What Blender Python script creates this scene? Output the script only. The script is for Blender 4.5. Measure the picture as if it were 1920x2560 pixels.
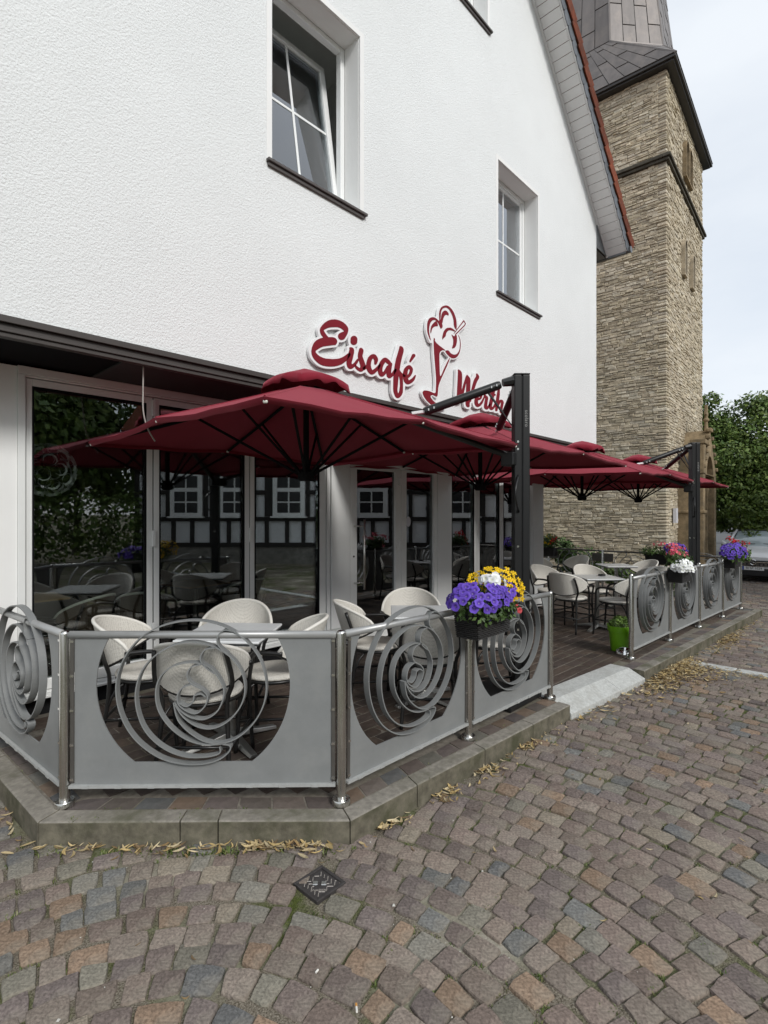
import bpy, bmesh, math, random
import numpy as np
from math import sin, cos, pi, radians, sqrt, atan2, exp, log, hypot
from mathutils import Vector, Matrix
from mathutils.geometry import tessellate_polygon

for o in list(bpy.data.objects):
    bpy.data.objects.remove(o)
random.seed(7)
rng = np.random.default_rng(7)
SC = bpy.context.scene
COL = SC.collection

# ------------------------------------------------------------------ camera, sky, sun, exposure
cam = bpy.data.cameras.new('camera')
cam.sensor_width = 36.0
cam.lens = 18.5625
cam.clip_start = 0.05
cam.clip_end = 2000
camo = bpy.data.objects.new('camera', cam)
COL.objects.link(camo)
camo.location = (0, 0, 1.65)
camo.rotation_euler = (radians(90), 0, radians(-46.8))
SC.camera = camo

SUN_EL, SUN_AZ = radians(36), radians(-102)      # azimuth measured from +X, counter-clockwise
wd = bpy.data.worlds.new('World')
SC.world = wd
wd.use_nodes = True
nt = wd.node_tree
for n in list(nt.nodes):
    nt.nodes.remove(n)
n_out = nt.nodes.new('ShaderNodeOutputWorld')
n_bg = nt.nodes.new('ShaderNodeBackground')
n_sky = nt.nodes.new('ShaderNodeTexSky')
n_sky.sky_type = 'NISHITA'
n_sky.sun_disc = False
n_sky.sun_elevation = SUN_EL
n_sky.sun_rotation = pi / 2 - SUN_AZ
n_sky.air_density = 1.0
n_sky.dust_density = 1.5
n_tc = nt.nodes.new('ShaderNodeTexCoord')
n_map = nt.nodes.new('ShaderNodeMapping')
n_map.inputs['Scale'].default_value = (1.0, 1.0, 2.6)
n_ns = nt.nodes.new('ShaderNodeTexNoise')
n_ns.inputs['Scale'].default_value = 1.7
n_ns.inputs['Detail'].default_value = 6
n_ns.inputs['Roughness'].default_value = 0.55
n_rmp = nt.nodes.new('ShaderNodeValToRGB')
n_rmp.color_ramp.elements[0].position = 0.30
n_rmp.color_ramp.elements[0].color = (0.80, 0.80, 0.80, 1)
n_rmp.color_ramp.elements[1].position = 0.62
n_rmp.color_ramp.elements[1].color = (0.96, 0.96, 0.96, 1)
n_cl = nt.nodes.new('ShaderNodeMixRGB')
n_cl.inputs[1].default_value = (4.65, 5.0, 5.4, 1)
n_cl.inputs[2].default_value = (5.45, 5.68, 5.95, 1)
n_mix = nt.nodes.new('ShaderNodeMixRGB')
nt.links.new(n_tc.outputs['Generated'], n_map.inputs['Vector'])
nt.links.new(n_map.outputs['Vector'], n_ns.inputs['Vector'])
nt.links.new(n_ns.outputs['Fac'], n_rmp.inputs['Fac'])
nt.links.new(n_ns.outputs['Fac'], n_cl.inputs[0])
nt.links.new(n_rmp.outputs['Color'], n_mix.inputs[0])
nt.links.new(n_sky.outputs['Color'], n_mix.inputs[1])
nt.links.new(n_cl.outputs['Color'], n_mix.inputs[2])
nt.links.new(n_mix.outputs['Color'], n_bg.inputs['Color'])
n_bg.inputs['Strength'].default_value = 0.10
nt.links.new(n_bg.outputs['Background'], n_out.inputs['Surface'])

sun = bpy.data.lights.new('sun', 'SUN')
sun.energy = 1.3
sun.angle = radians(14)
sun.color = (1.0, 0.975, 0.94)
suno = bpy.data.objects.new('sun', sun)
COL.objects.link(suno)
sdir = Vector((cos(SUN_EL) * cos(SUN_AZ), cos(SUN_EL) * sin(SUN_AZ), sin(SUN_EL)))
suno.rotation_euler = sdir.to_track_quat('Z', 'Y').to_euler()
suno.location = (0, -20, 30)

SC.render.engine = 'CYCLES'
SC.cycles.use_denoising = True
SC.cycles.max_bounces = 8
SC.cycles.transparent_max_bounces = 12
SC.view_settings.view_transform = 'Standard'
SC.view_settings.look = 'None'
SC.view_settings.exposure = 0.82
SC.view_settings.gamma = 1.0
SC.view_settings.use_curve_mapping = False

# ------------------------------------------------------------------ helpers
T = 0.115                      # terrace height above the street
SL = 0.022                     # the street falls away along the facade


def G(x):
    x = min(x, 24.0)
    if x > 6:
        return -SL * (x - 1.85)
    return -SL * log(1 + exp((x - 1.85) * 4)) / 4


def link(o, parent=None):
    COL.objects.link(o)
    if parent is not None:
        o.parent = parent
    return o


def thing(name, label, cat, loc=(0, 0, 0), rz=0.0, group=None):
    o = bpy.data.objects.new(name, None)
    o.empty_display_size = 0.1
    COL.objects.link(o)
    o.location = loc
    o.rotation_euler = (0, 0, rz)
    o['label'] = label
    o['category'] = cat
    if group:
        o['group'] = group
    return o


def copy_tree(o, parent=None):
    c = o.copy()
    COL.objects.link(c)
    if parent is not None:
        c.parent = parent
    for ch in list(o.children):
        copy_tree(ch, c)
    return c


class MB:
    """Collects vertices and faces, then links them as one mesh object."""
    def __init__(s):
        s.v = []
        s.f = []
        s.c = []

    def add(s, v, f, c=None):
        k = len(s.v)
        s.v += [tuple(p) for p in v]
        s.f += [tuple(i + k for i in q) for q in f]
        if c is not None:
            s.c += [c] * len(v)
        return s

    def box(s, x0, x1, y0, y1, z0, z1, M=None, c=None):
        v = [(x0, y0, z0), (x1, y0, z0), (x1, y1, z0), (x0, y1, z0), (x0, y0, z1), (x1, y0, z1), (x1, y1, z1), (x0, y1, z1)]
        if M is not None:
            v = [tuple(M @ Vector(p)) for p in v]
        return s.add(v, [(0, 3, 2, 1), (4, 5, 6, 7), (0, 1, 5, 4), (1, 2, 6, 5), (2, 3, 7, 6), (3, 0, 4, 7)], c)

    def tube(s, pts, r, n=8, closed=False, cap=True, flat=None):
        """round tube along a path; r a number or one per point"""
        P = [Vector(p) for p in pts]
        N = len(P)
        R = r if isinstance(r, (list, tuple)) else [r] * N
        rings = []
        up = None
        for i in range(N):
            if closed:
                t = (P[(i + 1) % N] - P[i - 1])
            else:
                t = P[min(i + 1, N - 1)] - P[max(i - 1, 0)]
            t.normalize()
            if up is None:
                a = Vector((0, 0, 1)) if abs(t.z) < 0.9 else Vector((1, 0, 0))
                up = (a - t * a.dot(t)).normalized()
            else:
                up = (up - t * up.dot(t)).normalized()
            b = t.cross(up)
            ring = []
            for k in range(n):
                a = 2 * pi * k / n
                ring.append(P[i] + (up * cos(a) + b * sin(a)) * R[i])
            rings.append(ring)
        v = [p for ring in rings for p in ring]
        f = []
        for i in range(N if closed else N - 1):
            j = (i + 1) % N
            for k in range(n):
                l = (k + 1) % n
                f.append((i * n + k, i * n + l, j * n + l, j * n + k))
        if cap and not closed:
            f.append(tuple(range(n - 1, -1, -1)))
            f.append(tuple((N - 1) * n + k for k in range(n)))
        return s.add(v, f)

    def lathe(s, prof, n=20, c=(0, 0, 0), capb=True, capt=True):
        v = []
        for r, z in prof:
            for k in range(n):
                a = 2 * pi * k / n
                v.append((c[0] + r * cos(a), c[1] + r * sin(a), c[2] + z))
        f = []
        m = len(prof)
        for i in range(m - 1):
            for k in range(n):
                l = (k + 1) % n
                f.append((i * n + k, i * n + l, (i + 1) * n + l, (i + 1) * n + k))
        if capb:
            f.append(tuple(range(n - 1, -1, -1)))
        if capt:
            f.append(tuple((m - 1) * n + k for k in range(n)))
        return s.add(v, f)

    def build(s, name, mat, parent=None, smooth=False, loc=None):
        me = bpy.data.meshes.new(name)
        me.from_pydata(s.v, [], s.f)
        if s.c and len(s.c) == len(s.v):
            at = me.color_attributes.new('Col', 'FLOAT_COLOR', 'POINT')
            at.data.foreach_set('color', np.array([(c[0], c[1], c[2], 1.0) for c in s.c], dtype=np.float32).ravel())
        if mat is not None:
            me.materials.append(mat)
        if smooth:
            me.shade_smooth()
        me.update()
        o = bpy.data.objects.new(name, me)
        if loc:
            o.location = loc
        return link(o, parent)


def smooth_by_angle(o, deg=35):
    me = o.data
    bm = bmesh.new()
    bm.from_mesh(me)
    for e in bm.edges:
        if len(e.link_faces) == 2:
            e.smooth = e.calc_face_angle(0) < radians(deg)
    for f in bm.faces:
        f.smooth = True
    bm.to_mesh(me)
    bm.free()
    return o


def bevel(o, w=0.004, seg=2, angle=30):
    m = o.modifiers.new('bevel', 'BEVEL')
    m.width = w
    m.segments = seg
    m.limit_method = 'ANGLE'
    m.angle_limit = radians(angle)
    return o


def plate(loops, fn0, fn1):
    """solid plate with holes; loops[0] is the outline, 2D; fn0 / fn1 map 2D to the front and back 3D"""
    mb = MB()
    flat = [p for L in loops for p in L]
    tris = tessellate_polygon([[Vector((p[0], p[1], 0)) for p in L] for L in loops])
    n = len(flat)
    v = [fn0(*p) for p in flat] + [fn1(*p) for p in flat]
    f = []
    for a, b, c in tris:
        f.append((a, b, c))
        f.append((c + n, b + n, a + n))
    k = 0
    for L in loops:
        m = len(L)
        for i in range(m):
            j = (i + 1) % m
            f.append((k + i, k + j, k + j + n, k + i + n))
        k += m
    mb.add(v, f)
    return mb


def fix_normals(o):
    bm = bmesh.new()
    bm.from_mesh(o.data)
    bmesh.ops.recalc_face_normals(bm, faces=bm.faces)
    bm.to_mesh(o.data)
    bm.free()
    return o


def cr(pts, n=6, closed=False):
    P = [Vector(p) for p in pts]
    N = len(P)
    out = []
    for i in (range(N) if closed else range(N - 1)):
        p0 = P[(i - 1) % N] if closed or i > 0 else P[0]
        p1 = P[i]
        p2 = P[(i + 1) % N]
        p3 = P[(i + 2) % N] if closed or i + 2 < N else P[-1]
        for k in range(n):
            t = k / n
            out.append(0.5 * ((2 * p1) + (p2 - p0) * t + (2 * p0 - 5 * p1 + 4 * p2 - p3) * t * t + (3 * p1 - p0 - 3 * p2 + p3) * t ** 3))
    if not closed:
        out.append(P[-1])
    return out


def in_poly(x, y, P):
    c = False
    n = len(P)
    for i in range(n):
        x0, y0 = P[i]
        x1, y1 = P[(i + 1) % n]
        if (y0 > y) != (y1 > y) and x < (x1 - x0) * (y - y0) / (y1 - y0) + x0:
            c = not c
    return c


def big_mesh(name, V, F, mat, parent=None, cols=None, kind=None, smooth=False):
    """V (n,3) floats, F (m,k) ints with one k; for tens of thousands of faces"""
    V = np.asarray(V, dtype=np.float32)
    F = np.asarray(F, dtype=np.int32)
    me = bpy.data.meshes.new(name)
    me.vertices.add(len(V))
    me.vertices.foreach_set('co', V.ravel())
    k = F.shape[1]
    me.loops.add(F.size)
    me.loops.foreach_set('vertex_index', F.ravel())
    me.polygons.add(len(F))
    me.polygons.foreach_set('loop_start', np.arange(len(F), dtype=np.int32) * k)
    me.polygons.foreach_set('loop_total', np.full(len(F), k, dtype=np.int32))
    if smooth:
        me.polygons.foreach_set('use_smooth', np.ones(len(F), dtype=bool))
    me.update(calc_edges=True)
    if cols is not None:
        at = me.color_attributes.new('Col', 'FLOAT_COLOR', 'POINT')
        c4 = np.ones((len(V), 4), dtype=np.float32)
        c4[:, :3] = cols
        at.data.foreach_set('color', c4.ravel())
    me.materials.append(mat)
    me.validate()
    o = bpy.data.objects.new(name, me)
    if kind:
        o['kind'] = kind
    return link(o, parent)


# ------------------------------------------------------------------ materials
def mat(name, base=(0.5, 0.5, 0.5), rough=0.6, metal=0.0, var=0.0, vscale=6.0, bump=0.0, bscale=60.0, bdist=0.01,
        attr=False, spec=0.5, dirt=None, dscale=2.0, damt=0.0, detail=5, aniso=None, objrand=0.0, rvar=0.0):
    """principled material: base colour x noise variation, optional colour attribute, dirt colour by noise, bump"""
    m = bpy.data.materials.new(name)
    m.use_nodes = True
    t = m.node_tree
    b = t.nodes['Principled BSDF']
    b.inputs['Roughness'].default_value = rough
    b.inputs['Metallic'].default_value = metal
    b.inputs['Specular IOR Level'].default_value = spec
    tc = t.nodes.new('ShaderNodeTexCoord')
    src = tc.outputs['Object']
    if aniso:
        mp = t.nodes.new('ShaderNodeMapping')
        mp.inputs['Scale'].default_value = aniso
        t.links.new(src, mp.inputs['Vector'])
        src = mp.outputs['Vector']
    rgb = t.nodes.new('ShaderNodeRGB')
    rgb.outputs[0].default_value = (*base, 1)
    col = rgb.outputs[0]
    if attr:
        a = t.nodes.new('ShaderNodeVertexColor')
        a.layer_name = 'Col'
        col = a.outputs['Color']
    if var:
        ns = t.nodes.new('ShaderNodeTexNoise')
        ns.inputs['Scale'].default_value = vscale
        ns.inputs['Detail'].default_value = detail
        ns.inputs['Roughness'].default_value = 0.6
        t.links.new(src, ns.inputs['Vector'])
        mr = t.nodes.new('ShaderNodeMapRange')
        mr.inputs['From Min'].default_value = 0.3
        mr.inputs['From Max'].default_value = 0.7
        mr.inputs['To Min'].default_value = 1 - var
        mr.inputs['To Max'].default_value = 1 + var
        t.links.new(ns.outputs['Fac'], mr.inputs['Value'])
        mx = t.nodes.new('ShaderNodeVectorMath')
        mx.operation = 'SCALE'
        t.links.new(col, mx.inputs[0])
        t.links.new(mr.outputs['Result'], mx.inputs['Scale'])
        col = mx.outputs['Vector']
        if rvar:
            m2 = t.nodes.new('ShaderNodeMapRange')
            m2.inputs['From Min'].default_value = 0.3
            m2.inputs['From Max'].default_value = 0.7
            m2.inputs['To Min'].default_value = max(rough - rvar, 0.02)
            m2.inputs['To Max'].default_value = min(rough + rvar, 1)
            t.links.new(ns.outputs['Fac'], m2.inputs['Value'])
            t.links.new(m2.outputs['Result'], b.inputs['Roughness'])
    if objrand:
        oi = t.nodes.new('ShaderNodeObjectInfo')
        mr = t.nodes.new('ShaderNodeMapRange')
        mr.inputs['To Min'].default_value = 1 - objrand
        mr.inputs['To Max'].default_value = 1 + objrand
        t.links.new(oi.outputs['Random'], mr.inputs['Value'])
        mx = t.nodes.new('ShaderNodeVectorMath')
        mx.operation = 'SCALE'
        t.links.new(col, mx.inputs[0])
        t.links.new(mr.outputs['Result'], mx.inputs['Scale'])
        col = mx.outputs['Vector']
    if dirt:
        ns = t.nodes.new('ShaderNodeTexNoise')
        ns.inputs['Scale'].default_value = dscale
        ns.inputs['Detail'].default_value = 7
        ns.inputs['Roughness'].default_value = 0.65
        t.links.new(tc.outputs['Object'], ns.inputs['Vector'])
        mr = t.nodes.new('ShaderNodeMapRange')
        mr.inputs['From Min'].default_value = 0.48
        mr.inputs['From Max'].default_value = 0.66
        mr.inputs['To Max'].default_value = damt
        t.links.new(ns.outputs['Fac'], mr.inputs['Value'])
        mx = t.nodes.new('ShaderNodeMixRGB')
        mx.inputs[2].default_value = (*dirt, 1)
        t.links.new(mr.outputs['Result'], mx.inputs[0])
        t.links.new(col, mx.inputs[1])
        col = mx.outputs['Color']
    t.links.new(col, b.inputs['Base Color'])
    if bump:
        ns = t.nodes.new('ShaderNodeTexNoise')
        ns.inputs['Scale'].default_value = bscale
        ns.inputs['Detail'].default_value = detail
        ns.inputs['Roughness'].default_value = 0.6
        t.links.new(src, ns.inputs['Vector'])
        bp = t.nodes.new('ShaderNodeBump')
        bp.inputs['Strength'].default_value = bump
        bp.inputs['Distance'].default_value = bdist
        t.links.new(ns.outputs['Fac'], bp.inputs['Height'])
        t.links.new(bp.outputs['Normal'], b.inputs['Normal'])
    return m


def glass_mat(name, tint=(0.82, 0.86, 0.84), boost=1.6):
    """window pane: Fresnel mix of clear see-through and mirror (double glazing reflects a bit more than one surface)"""
    m = bpy.data.materials.new(name)
    m.use_nodes = True
    t = m.node_tree
    for n in list(t.nodes):
        t.nodes.remove(n)
    out = t.nodes.new('ShaderNodeOutputMaterial')
    tr = t.nodes.new('ShaderNodeBsdfTransparent')
    tr.inputs['Color'].default_value = (*tint, 1)
    gl = t.nodes.new('ShaderNodeBsdfGlossy')
    gl.inputs['Roughness'].default_value = 0.003
    gl.inputs['Color'].default_value = (0.95, 0.97, 1.0, 1)
    fr = t.nodes.new('ShaderNodeFresnel')
    fr.inputs['IOR'].default_value = 1.5
    mu = t.nodes.new('ShaderNodeMath')
    mu.operation = 'MULTIPLY'
    mu.use_clamp = True
    mu.inputs[1].default_value = boost
    mx = t.nodes.new('ShaderNodeMixShader')
    t.links.new(fr.outputs[0], mu.inputs[0])
    t.links.new(mu.outputs[0], mx.inputs[0])
    t.links.new(tr.outputs[0], mx.inputs[1])
    t.links.new(gl.outputs[0], mx.inputs[2])
    t.links.new(mx.outputs[0], out.inputs[0])
    return m


M = {}
M['render'] = mat('white_render', (0.765, 0.782, 0.778), 0.9, var=0.03, vscale=0.9, bump=0.7, bscale=74, bdist=0.014, detail=3, spec=0.2)
M['smooth_white'] = mat('smooth_white_plaster', (0.80, 0.80, 0.785), 0.8, var=0.02, vscale=3, bump=0.05, bscale=150, spec=0.25)
M['pvc'] = mat('white_frame', (0.80, 0.81, 0.80), 0.35, var=0.02, vscale=4)
M['alu'] = mat('pale_grey_frame', (0.74, 0.75, 0.735), 0.42, var=0.03, vscale=3)
M['panel_white'] = mat('pale_grey_cladding', (0.70, 0.71, 0.70), 0.5, var=0.02, vscale=3)
M['dark_metal'] = mat('dark_brown_metal', (0.052, 0.045, 0.041), 0.5, var=0.1, vscale=5, spec=0.4)
M['soffit_dark'] = mat('anthracite_soffit', (0.045, 0.046, 0.045), 0.75, var=0.08, vscale=3, spec=0.2)
M['black'] = mat('black_rubber', (0.012, 0.012, 0.013), 0.6, var=0.1)
M['plinth'] = mat('black_plinth', (0.010, 0.010, 0.011), 0.75, spec=0.2, var=0.2, vscale=12)
M['sill'] = mat('dark_stone_sill', (0.075, 0.066, 0.062), 0.6, var=0.2, vscale=30, bump=0.1, bscale=120)
M['glass'] = glass_mat('window_glass', boost=3.3)
M['glass_up'] = glass_mat('upper_window_glass', (0.85, 0.88, 0.87), 3.8)
M['gap'] = mat('dark_joint', (0.008, 0.008, 0.009), 0.9, spec=0.1)
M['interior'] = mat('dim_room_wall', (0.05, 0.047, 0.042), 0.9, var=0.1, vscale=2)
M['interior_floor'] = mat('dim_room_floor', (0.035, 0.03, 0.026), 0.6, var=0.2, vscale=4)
M['curtain'] = mat('grey_curtain', (0.42, 0.43, 0.42), 0.9, var=0.05)
M['room'] = mat('upper_room_wall', (0.66, 0.66, 0.64), 0.9, var=0.05)
M['board'] = mat('white_soffit_board', (0.70, 0.70, 0.69), 0.55, var=0.03, vscale=5, aniso=(1, 1, 1))
M['slate'] = mat('blue_grey_slate', (0.105, 0.115, 0.128), 0.6, var=0.22, vscale=9, bump=0.25, bscale=40, objrand=0.18)
M['tile'] = mat('terracotta_roof_tile', (0.170, 0.048, 0.024), 0.8, spec=0.15, var=0.3, vscale=14, bump=0.2, bscale=60, objrand=0.38, dirt=(0.07, 0.05, 0.04), dscale=9, damt=0.5)
M['zinc'] = mat('zinc_gutter', (0.16, 0.17, 0.18), 0.45, metal=0.6, var=0.15)
M['stainless'] = mat('brushed_stainless_steel', (0.62, 0.61, 0.58), 0.24, metal=1.0, var=0.06, vscale=60, aniso=(1, 1, 0.03), rvar=0.08)
M['fence'] = mat('grey_powder_coat', (0.205, 0.213, 0.212), 0.46, var=0.06, vscale=7, bump=0.04, bscale=90, spec=0.45, dirt=(0.32, 0.32, 0.30), dscale=5, damt=0.18)
M['rail'] = mat('grey_satin_rail', (0.36, 0.365, 0.36), 0.38, metal=0.35, var=0.05, vscale=10, spec=0.5)
M['flange'] = mat('galvanised_flange', (0.42, 0.43, 0.42), 0.45, metal=0.2, var=0.1, vscale=25)
M['strip'] = mat('dark_steel_strip', (0.135, 0.128, 0.118), 0.4, metal=0.6, var=0.1, vscale=15)
M['mast'] = mat('black_aluminium', (0.014, 0.0145, 0.015), 0.38, metal=0.0, var=0.08, vscale=10, spec=0.45)
M['mast_grey'] = mat('dark_grey_aluminium', (0.0125, 0.013, 0.0135), 0.42, var=0.08, vscale=10, spec=0.35)
M['bolt'] = mat('bright_bolt', (0.7, 0.7, 0.68), 0.25, metal=1.0)
M['chair_frame'] = mat('black_bamboo_look_tube', (0.014, 0.0135, 0.013), 0.35, var=0.2, vscale=25, spec=0.5)
M['table_top'] = mat('pale_grey_laminate', (0.76, 0.78, 0.78), 0.2, var=0.03, vscale=20, spec=0.6)
M['table_edge'] = mat('dark_table_edge', (0.045, 0.048, 0.05), 0.4)
M['cast_alu'] = mat('cast_aluminium_foot', (0.50, 0.50, 0.48), 0.28, metal=0.9, var=0.1, vscale=20)
M['wood'] = mat('pale_wood_table', (0.36, 0.22, 0.085), 0.45, var=0.2, vscale=12, aniso=(1, 12, 1))
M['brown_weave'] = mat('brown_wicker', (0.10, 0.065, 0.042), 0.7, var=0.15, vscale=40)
M['kerb'] = mat('grey_kerb_stone', (0.225, 0.208, 0.178), 0.85, var=0.26, vscale=28, bump=0.35, bscale=120, bdist=0.004, dirt=(0.085, 0.085, 0.050), dscale=2.4, damt=0.85, spec=0.3)
M['kerb_face'] = mat('shaded_algae_kerb_stone', (0.140, 0.128, 0.096), 0.9, var=0.35, vscale=16, bump=0.4, bscale=90, bdist=0.004, dirt=(0.062, 0.064, 0.036), dscale=3.5, damt=0.85, spec=0.2)  # kerb sides: shade of the upright face painted into the colour, plus algae stains
M['granite'] = mat('pale_granite', (0.47, 0.48, 0.46), 0.8, var=0.18, vscale=45, bump=0.25, bscale=120, bdist=0.003, dirt=(0.28, 0.27, 0.24), dscale=6, damt=0.4, spec=0.3)
M['sett'] = mat('porphyry_sett', attr=True, rough=0.85, var=0.5, vscale=80, bump=0.6, bscale=95, bdist=0.008, spec=0.25, dirt=(0.26, 0.235, 0.19), dscale=5, damt=0.5, detail=8)
M['paver'] = mat('dark_brown_paver', attr=True, rough=0.72, var=0.2, vscale=22, bump=0.3, bscale=80, bdist=0.004, spec=0.3, dirt=(0.10, 0.085, 0.07), dscale=2.2, damt=0.4)
M['stone'] = mat('limestone_rubble', attr=True, rough=0.92, var=0.26, vscale=9, bump=0.7, bscale=20, bdist=0.02, spec=0.12, dirt=(0.34, 0.29, 0.22), dscale=0.9, damt=0.5)
M['mortar'] = mat('tower_mortar', (0.38, 0.345, 0.28), 0.95, var=0.25, vscale=10, bump=0.5, bscale=22, bdist=0.03, spec=0.1)
M['sandstone'] = mat('brown_sandstone', (0.27, 0.205, 0.125), 0.9, var=0.3, vscale=6, bump=0.4, bscale=30, bdist=0.01, spec=0.15, dirt=(0.10, 0.085, 0.06), dscale=2.5, damt=0.7)
M['lancet'] = mat('pale_dressed_stone', (0.40, 0.34, 0.25), 0.9, var=0.25, vscale=8, bump=0.3, bscale=30, spec=0.15)
M['dark_stone'] = mat('weathered_dark_stone', (0.085, 0.078, 0.062), 0.9, var=0.3, vscale=8, bump=0.3, bscale=30, spec=0.15)
M['lead'] = mat('weathered_metal_sheet', (0.145, 0.13, 0.122), 0.5, metal=0.25, var=0.16, vscale=5, objrand=0.16, dirt=(0.24, 0.205, 0.18), dscale=2.2, damt=0.4, aniso=(1, 1, 0.25))
M['lead_dark'] = mat('dark_metal_edge', (0.05, 0.047, 0.045), 0.55, metal=0.3, var=0.1)
M['red_plate'] = mat('wine_red_sign_face', (0.185, 0.006, 0.015), 0.6, var=0.05, vscale=8, spec=0.25)
M['sign_white'] = mat('white_sign_body', (0.80, 0.80, 0.80), 0.4, var=0.015)
M['leaf_dark'] = mat('dense_tree_leaf', attr=True, rough=0.55, spec=0.35)
M['plant_leaf'] = mat('flower_box_leaf', attr=True, rough=0.5, spec=0.35)
M['bark'] = mat('tree_bark', (0.06, 0.048, 0.036), 0.9, var=0.3, vscale=12, bump=0.5, bscale=25)
M['planter'] = mat('dark_wicker_planter', (0.022, 0.021, 0.020), 0.55, var=0.2, vscale=30)
M['petal'] = mat('petal', attr=True, rough=0.6, spec=0.2)
M['green_plastic'] = mat('lime_green_plastic', (0.16, 0.40, 0.012), 0.35, var=0.05)
M['chrome'] = mat('chrome', (0.8, 0.8, 0.8), 0.08, metal=1.0)
M['dry_leaf'] = mat('dry_leaf', attr=True, rough=0.8, spec=0.15)
M['iron'] = mat('cast_iron', (0.042, 0.038, 0.037), 0.6, var=0.2, vscale=40, bump=0.2, bscale=90, spec=0.4)
M['worn_iron'] = mat('worn_iron_rib', (0.36, 0.33, 0.30), 0.5, metal=0.2, var=0.3, vscale=90)
M['pebble'] = mat('pale_pebble', (0.5, 0.49, 0.45), 0.8, var=0.2, vscale=30)
M['car_paint'] = mat('silver_white_car_paint', (0.76, 0.77, 0.79), 0.2, var=0.02, spec=0.6)
M['car_black'] = mat('black_car_plastic', (0.012, 0.012, 0.013), 0.45)
M['car_glass'] = mat('car_glass', (0.35, 0.42, 0.44), 0.06, spec=0.9)
M['tyre'] = mat('tyre_rubber', (0.016, 0.016, 0.016), 0.8)
M['plate_white'] = mat('plate_white', (0.75, 0.76, 0.76), 0.4)
M['plate_blue'] = mat('plate_blue', (0.02, 0.06, 0.32), 0.4)
M['print_black'] = mat('black_print', (0.015, 0.015, 0.015), 0.6)
M['print_grey'] = mat('grey_print', (0.30, 0.30, 0.29), 0.5)
M['paper'] = mat('note_paper', (0.40, 0.44, 0.37), 0.8, var=0.03)
M['paper_white'] = mat('white_sticker', (0.62, 0.62, 0.66), 0.6)
M['timber_dark'] = mat('dark_timber', (0.022, 0.019, 0.017), 0.8, var=0.2, vscale=10)
M['infill'] = mat('white_plaster_infill', (0.74, 0.75, 0.76), 0.85, var=0.03, vscale=2)
M['base_stone'] = mat('grey_base_stone', (0.20, 0.19, 0.17), 0.9, var=0.35, vscale=6, bump=0.6, bscale=12, bdist=0.03)
M['asphalt'] = mat('asphalt', (0.075, 0.077, 0.078), 0.85, var=0.15, vscale=30, bump=0.2, bscale=150)
M['line_white'] = mat('white_road_stone', (0.62, 0.62, 0.58), 0.8, var=0.1)
M['cigarette'] = mat('cigarette_paper', (0.75, 0.73, 0.68), 0.8)
M['filter'] = mat('cigarette_filter', (0.55, 0.26, 0.06), 0.8)
M['blue_board'] = mat('blue_board', (0.035, 0.045, 0.13), 0.5, var=0.1)
M['grey_post'] = mat('grey_post', (0.22, 0.22, 0.21), 0.6)
M['cable'] = mat('pale_cable', (0.42, 0.41, 0.38), 0.5)


def fabric_mat(name, base, scale, rough=0.85, bump=0.25, dist=0.002, gap=None):
    """woven cloth: two crossed waves in object space give the thread relief"""
    m = mat(name, base, rough, var=0.06, vscale=5, spec=0.2)
    t = m.node_tree
    b = t.nodes['Principled BSDF']
    tc = t.nodes.new('ShaderNodeTexCoord')
    ck = t.nodes.new('ShaderNodeTexVoronoi')
    ck.inputs['Scale'].default_value = scale
    ck.inputs['Randomness'].default_value = 0.25
    t.links.new(tc.outputs['Object'], ck.inputs['Vector'])
    bp = t.nodes.new('ShaderNodeBump')
    bp.inputs['Strength'].default_value = bump
    bp.inputs['Distance'].default_value = dist
    t.links.new(ck.outputs['Distance'], bp.inputs['Height'])
    if gap:
        mr = t.nodes.new('ShaderNodeMapRange')
        mr.inputs['From Min'].default_value = 0.42
        mr.inputs['From Max'].default_value = 0.75
        t.links.new(ck.outputs['Distance'], mr.inputs['Value'])
        mx = t.nodes.new('ShaderNodeMixRGB')
        mx.inputs[2].default_value = (*gap, 1)
        t.links.new(mr.outputs['Result'], mx.inputs[0])
        t.links.new(b.inputs['Base Color'].links[0].from_socket, mx.inputs[1])
        t.links.new(mx.outputs['Color'], b.inputs['Base Color'])
    t.links.new(bp.outputs['Normal'], b.inputs['Normal'])
    return m


M['weave'] = fabric_mat('cream_woven_seat', (0.70, 0.675, 0.615), 115, 0.75, 0.9, 0.004, gap=(0.50, 0.48, 0.43))
M['piping'] = mat('pale_edge_piping', (0.74, 0.72, 0.66), 0.6)
M['canopy'] = fabric_mat('wine_red_canopy', (0.195, 0.017, 0.030), 700, 0.9, 0.12, 0.001)
M['canopy'].node_tree.nodes['Principled BSDF'].inputs['Sheen Weight'].default_value = 0.36
M['canopy'].node_tree.nodes['Principled BSDF'].inputs['Sheen Tint'].default_value = (1.0, 0.36, 0.42, 1)
M['rib'] = mat('matt_black_rib', (0.008, 0.008, 0.008), 0.8, spec=0.1)
M['canopy'].node_tree.nodes['Principled BSDF'].inputs['Specular IOR Level'].default_value = 0.06
M['canopy_dark'] = M['canopy']

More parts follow.
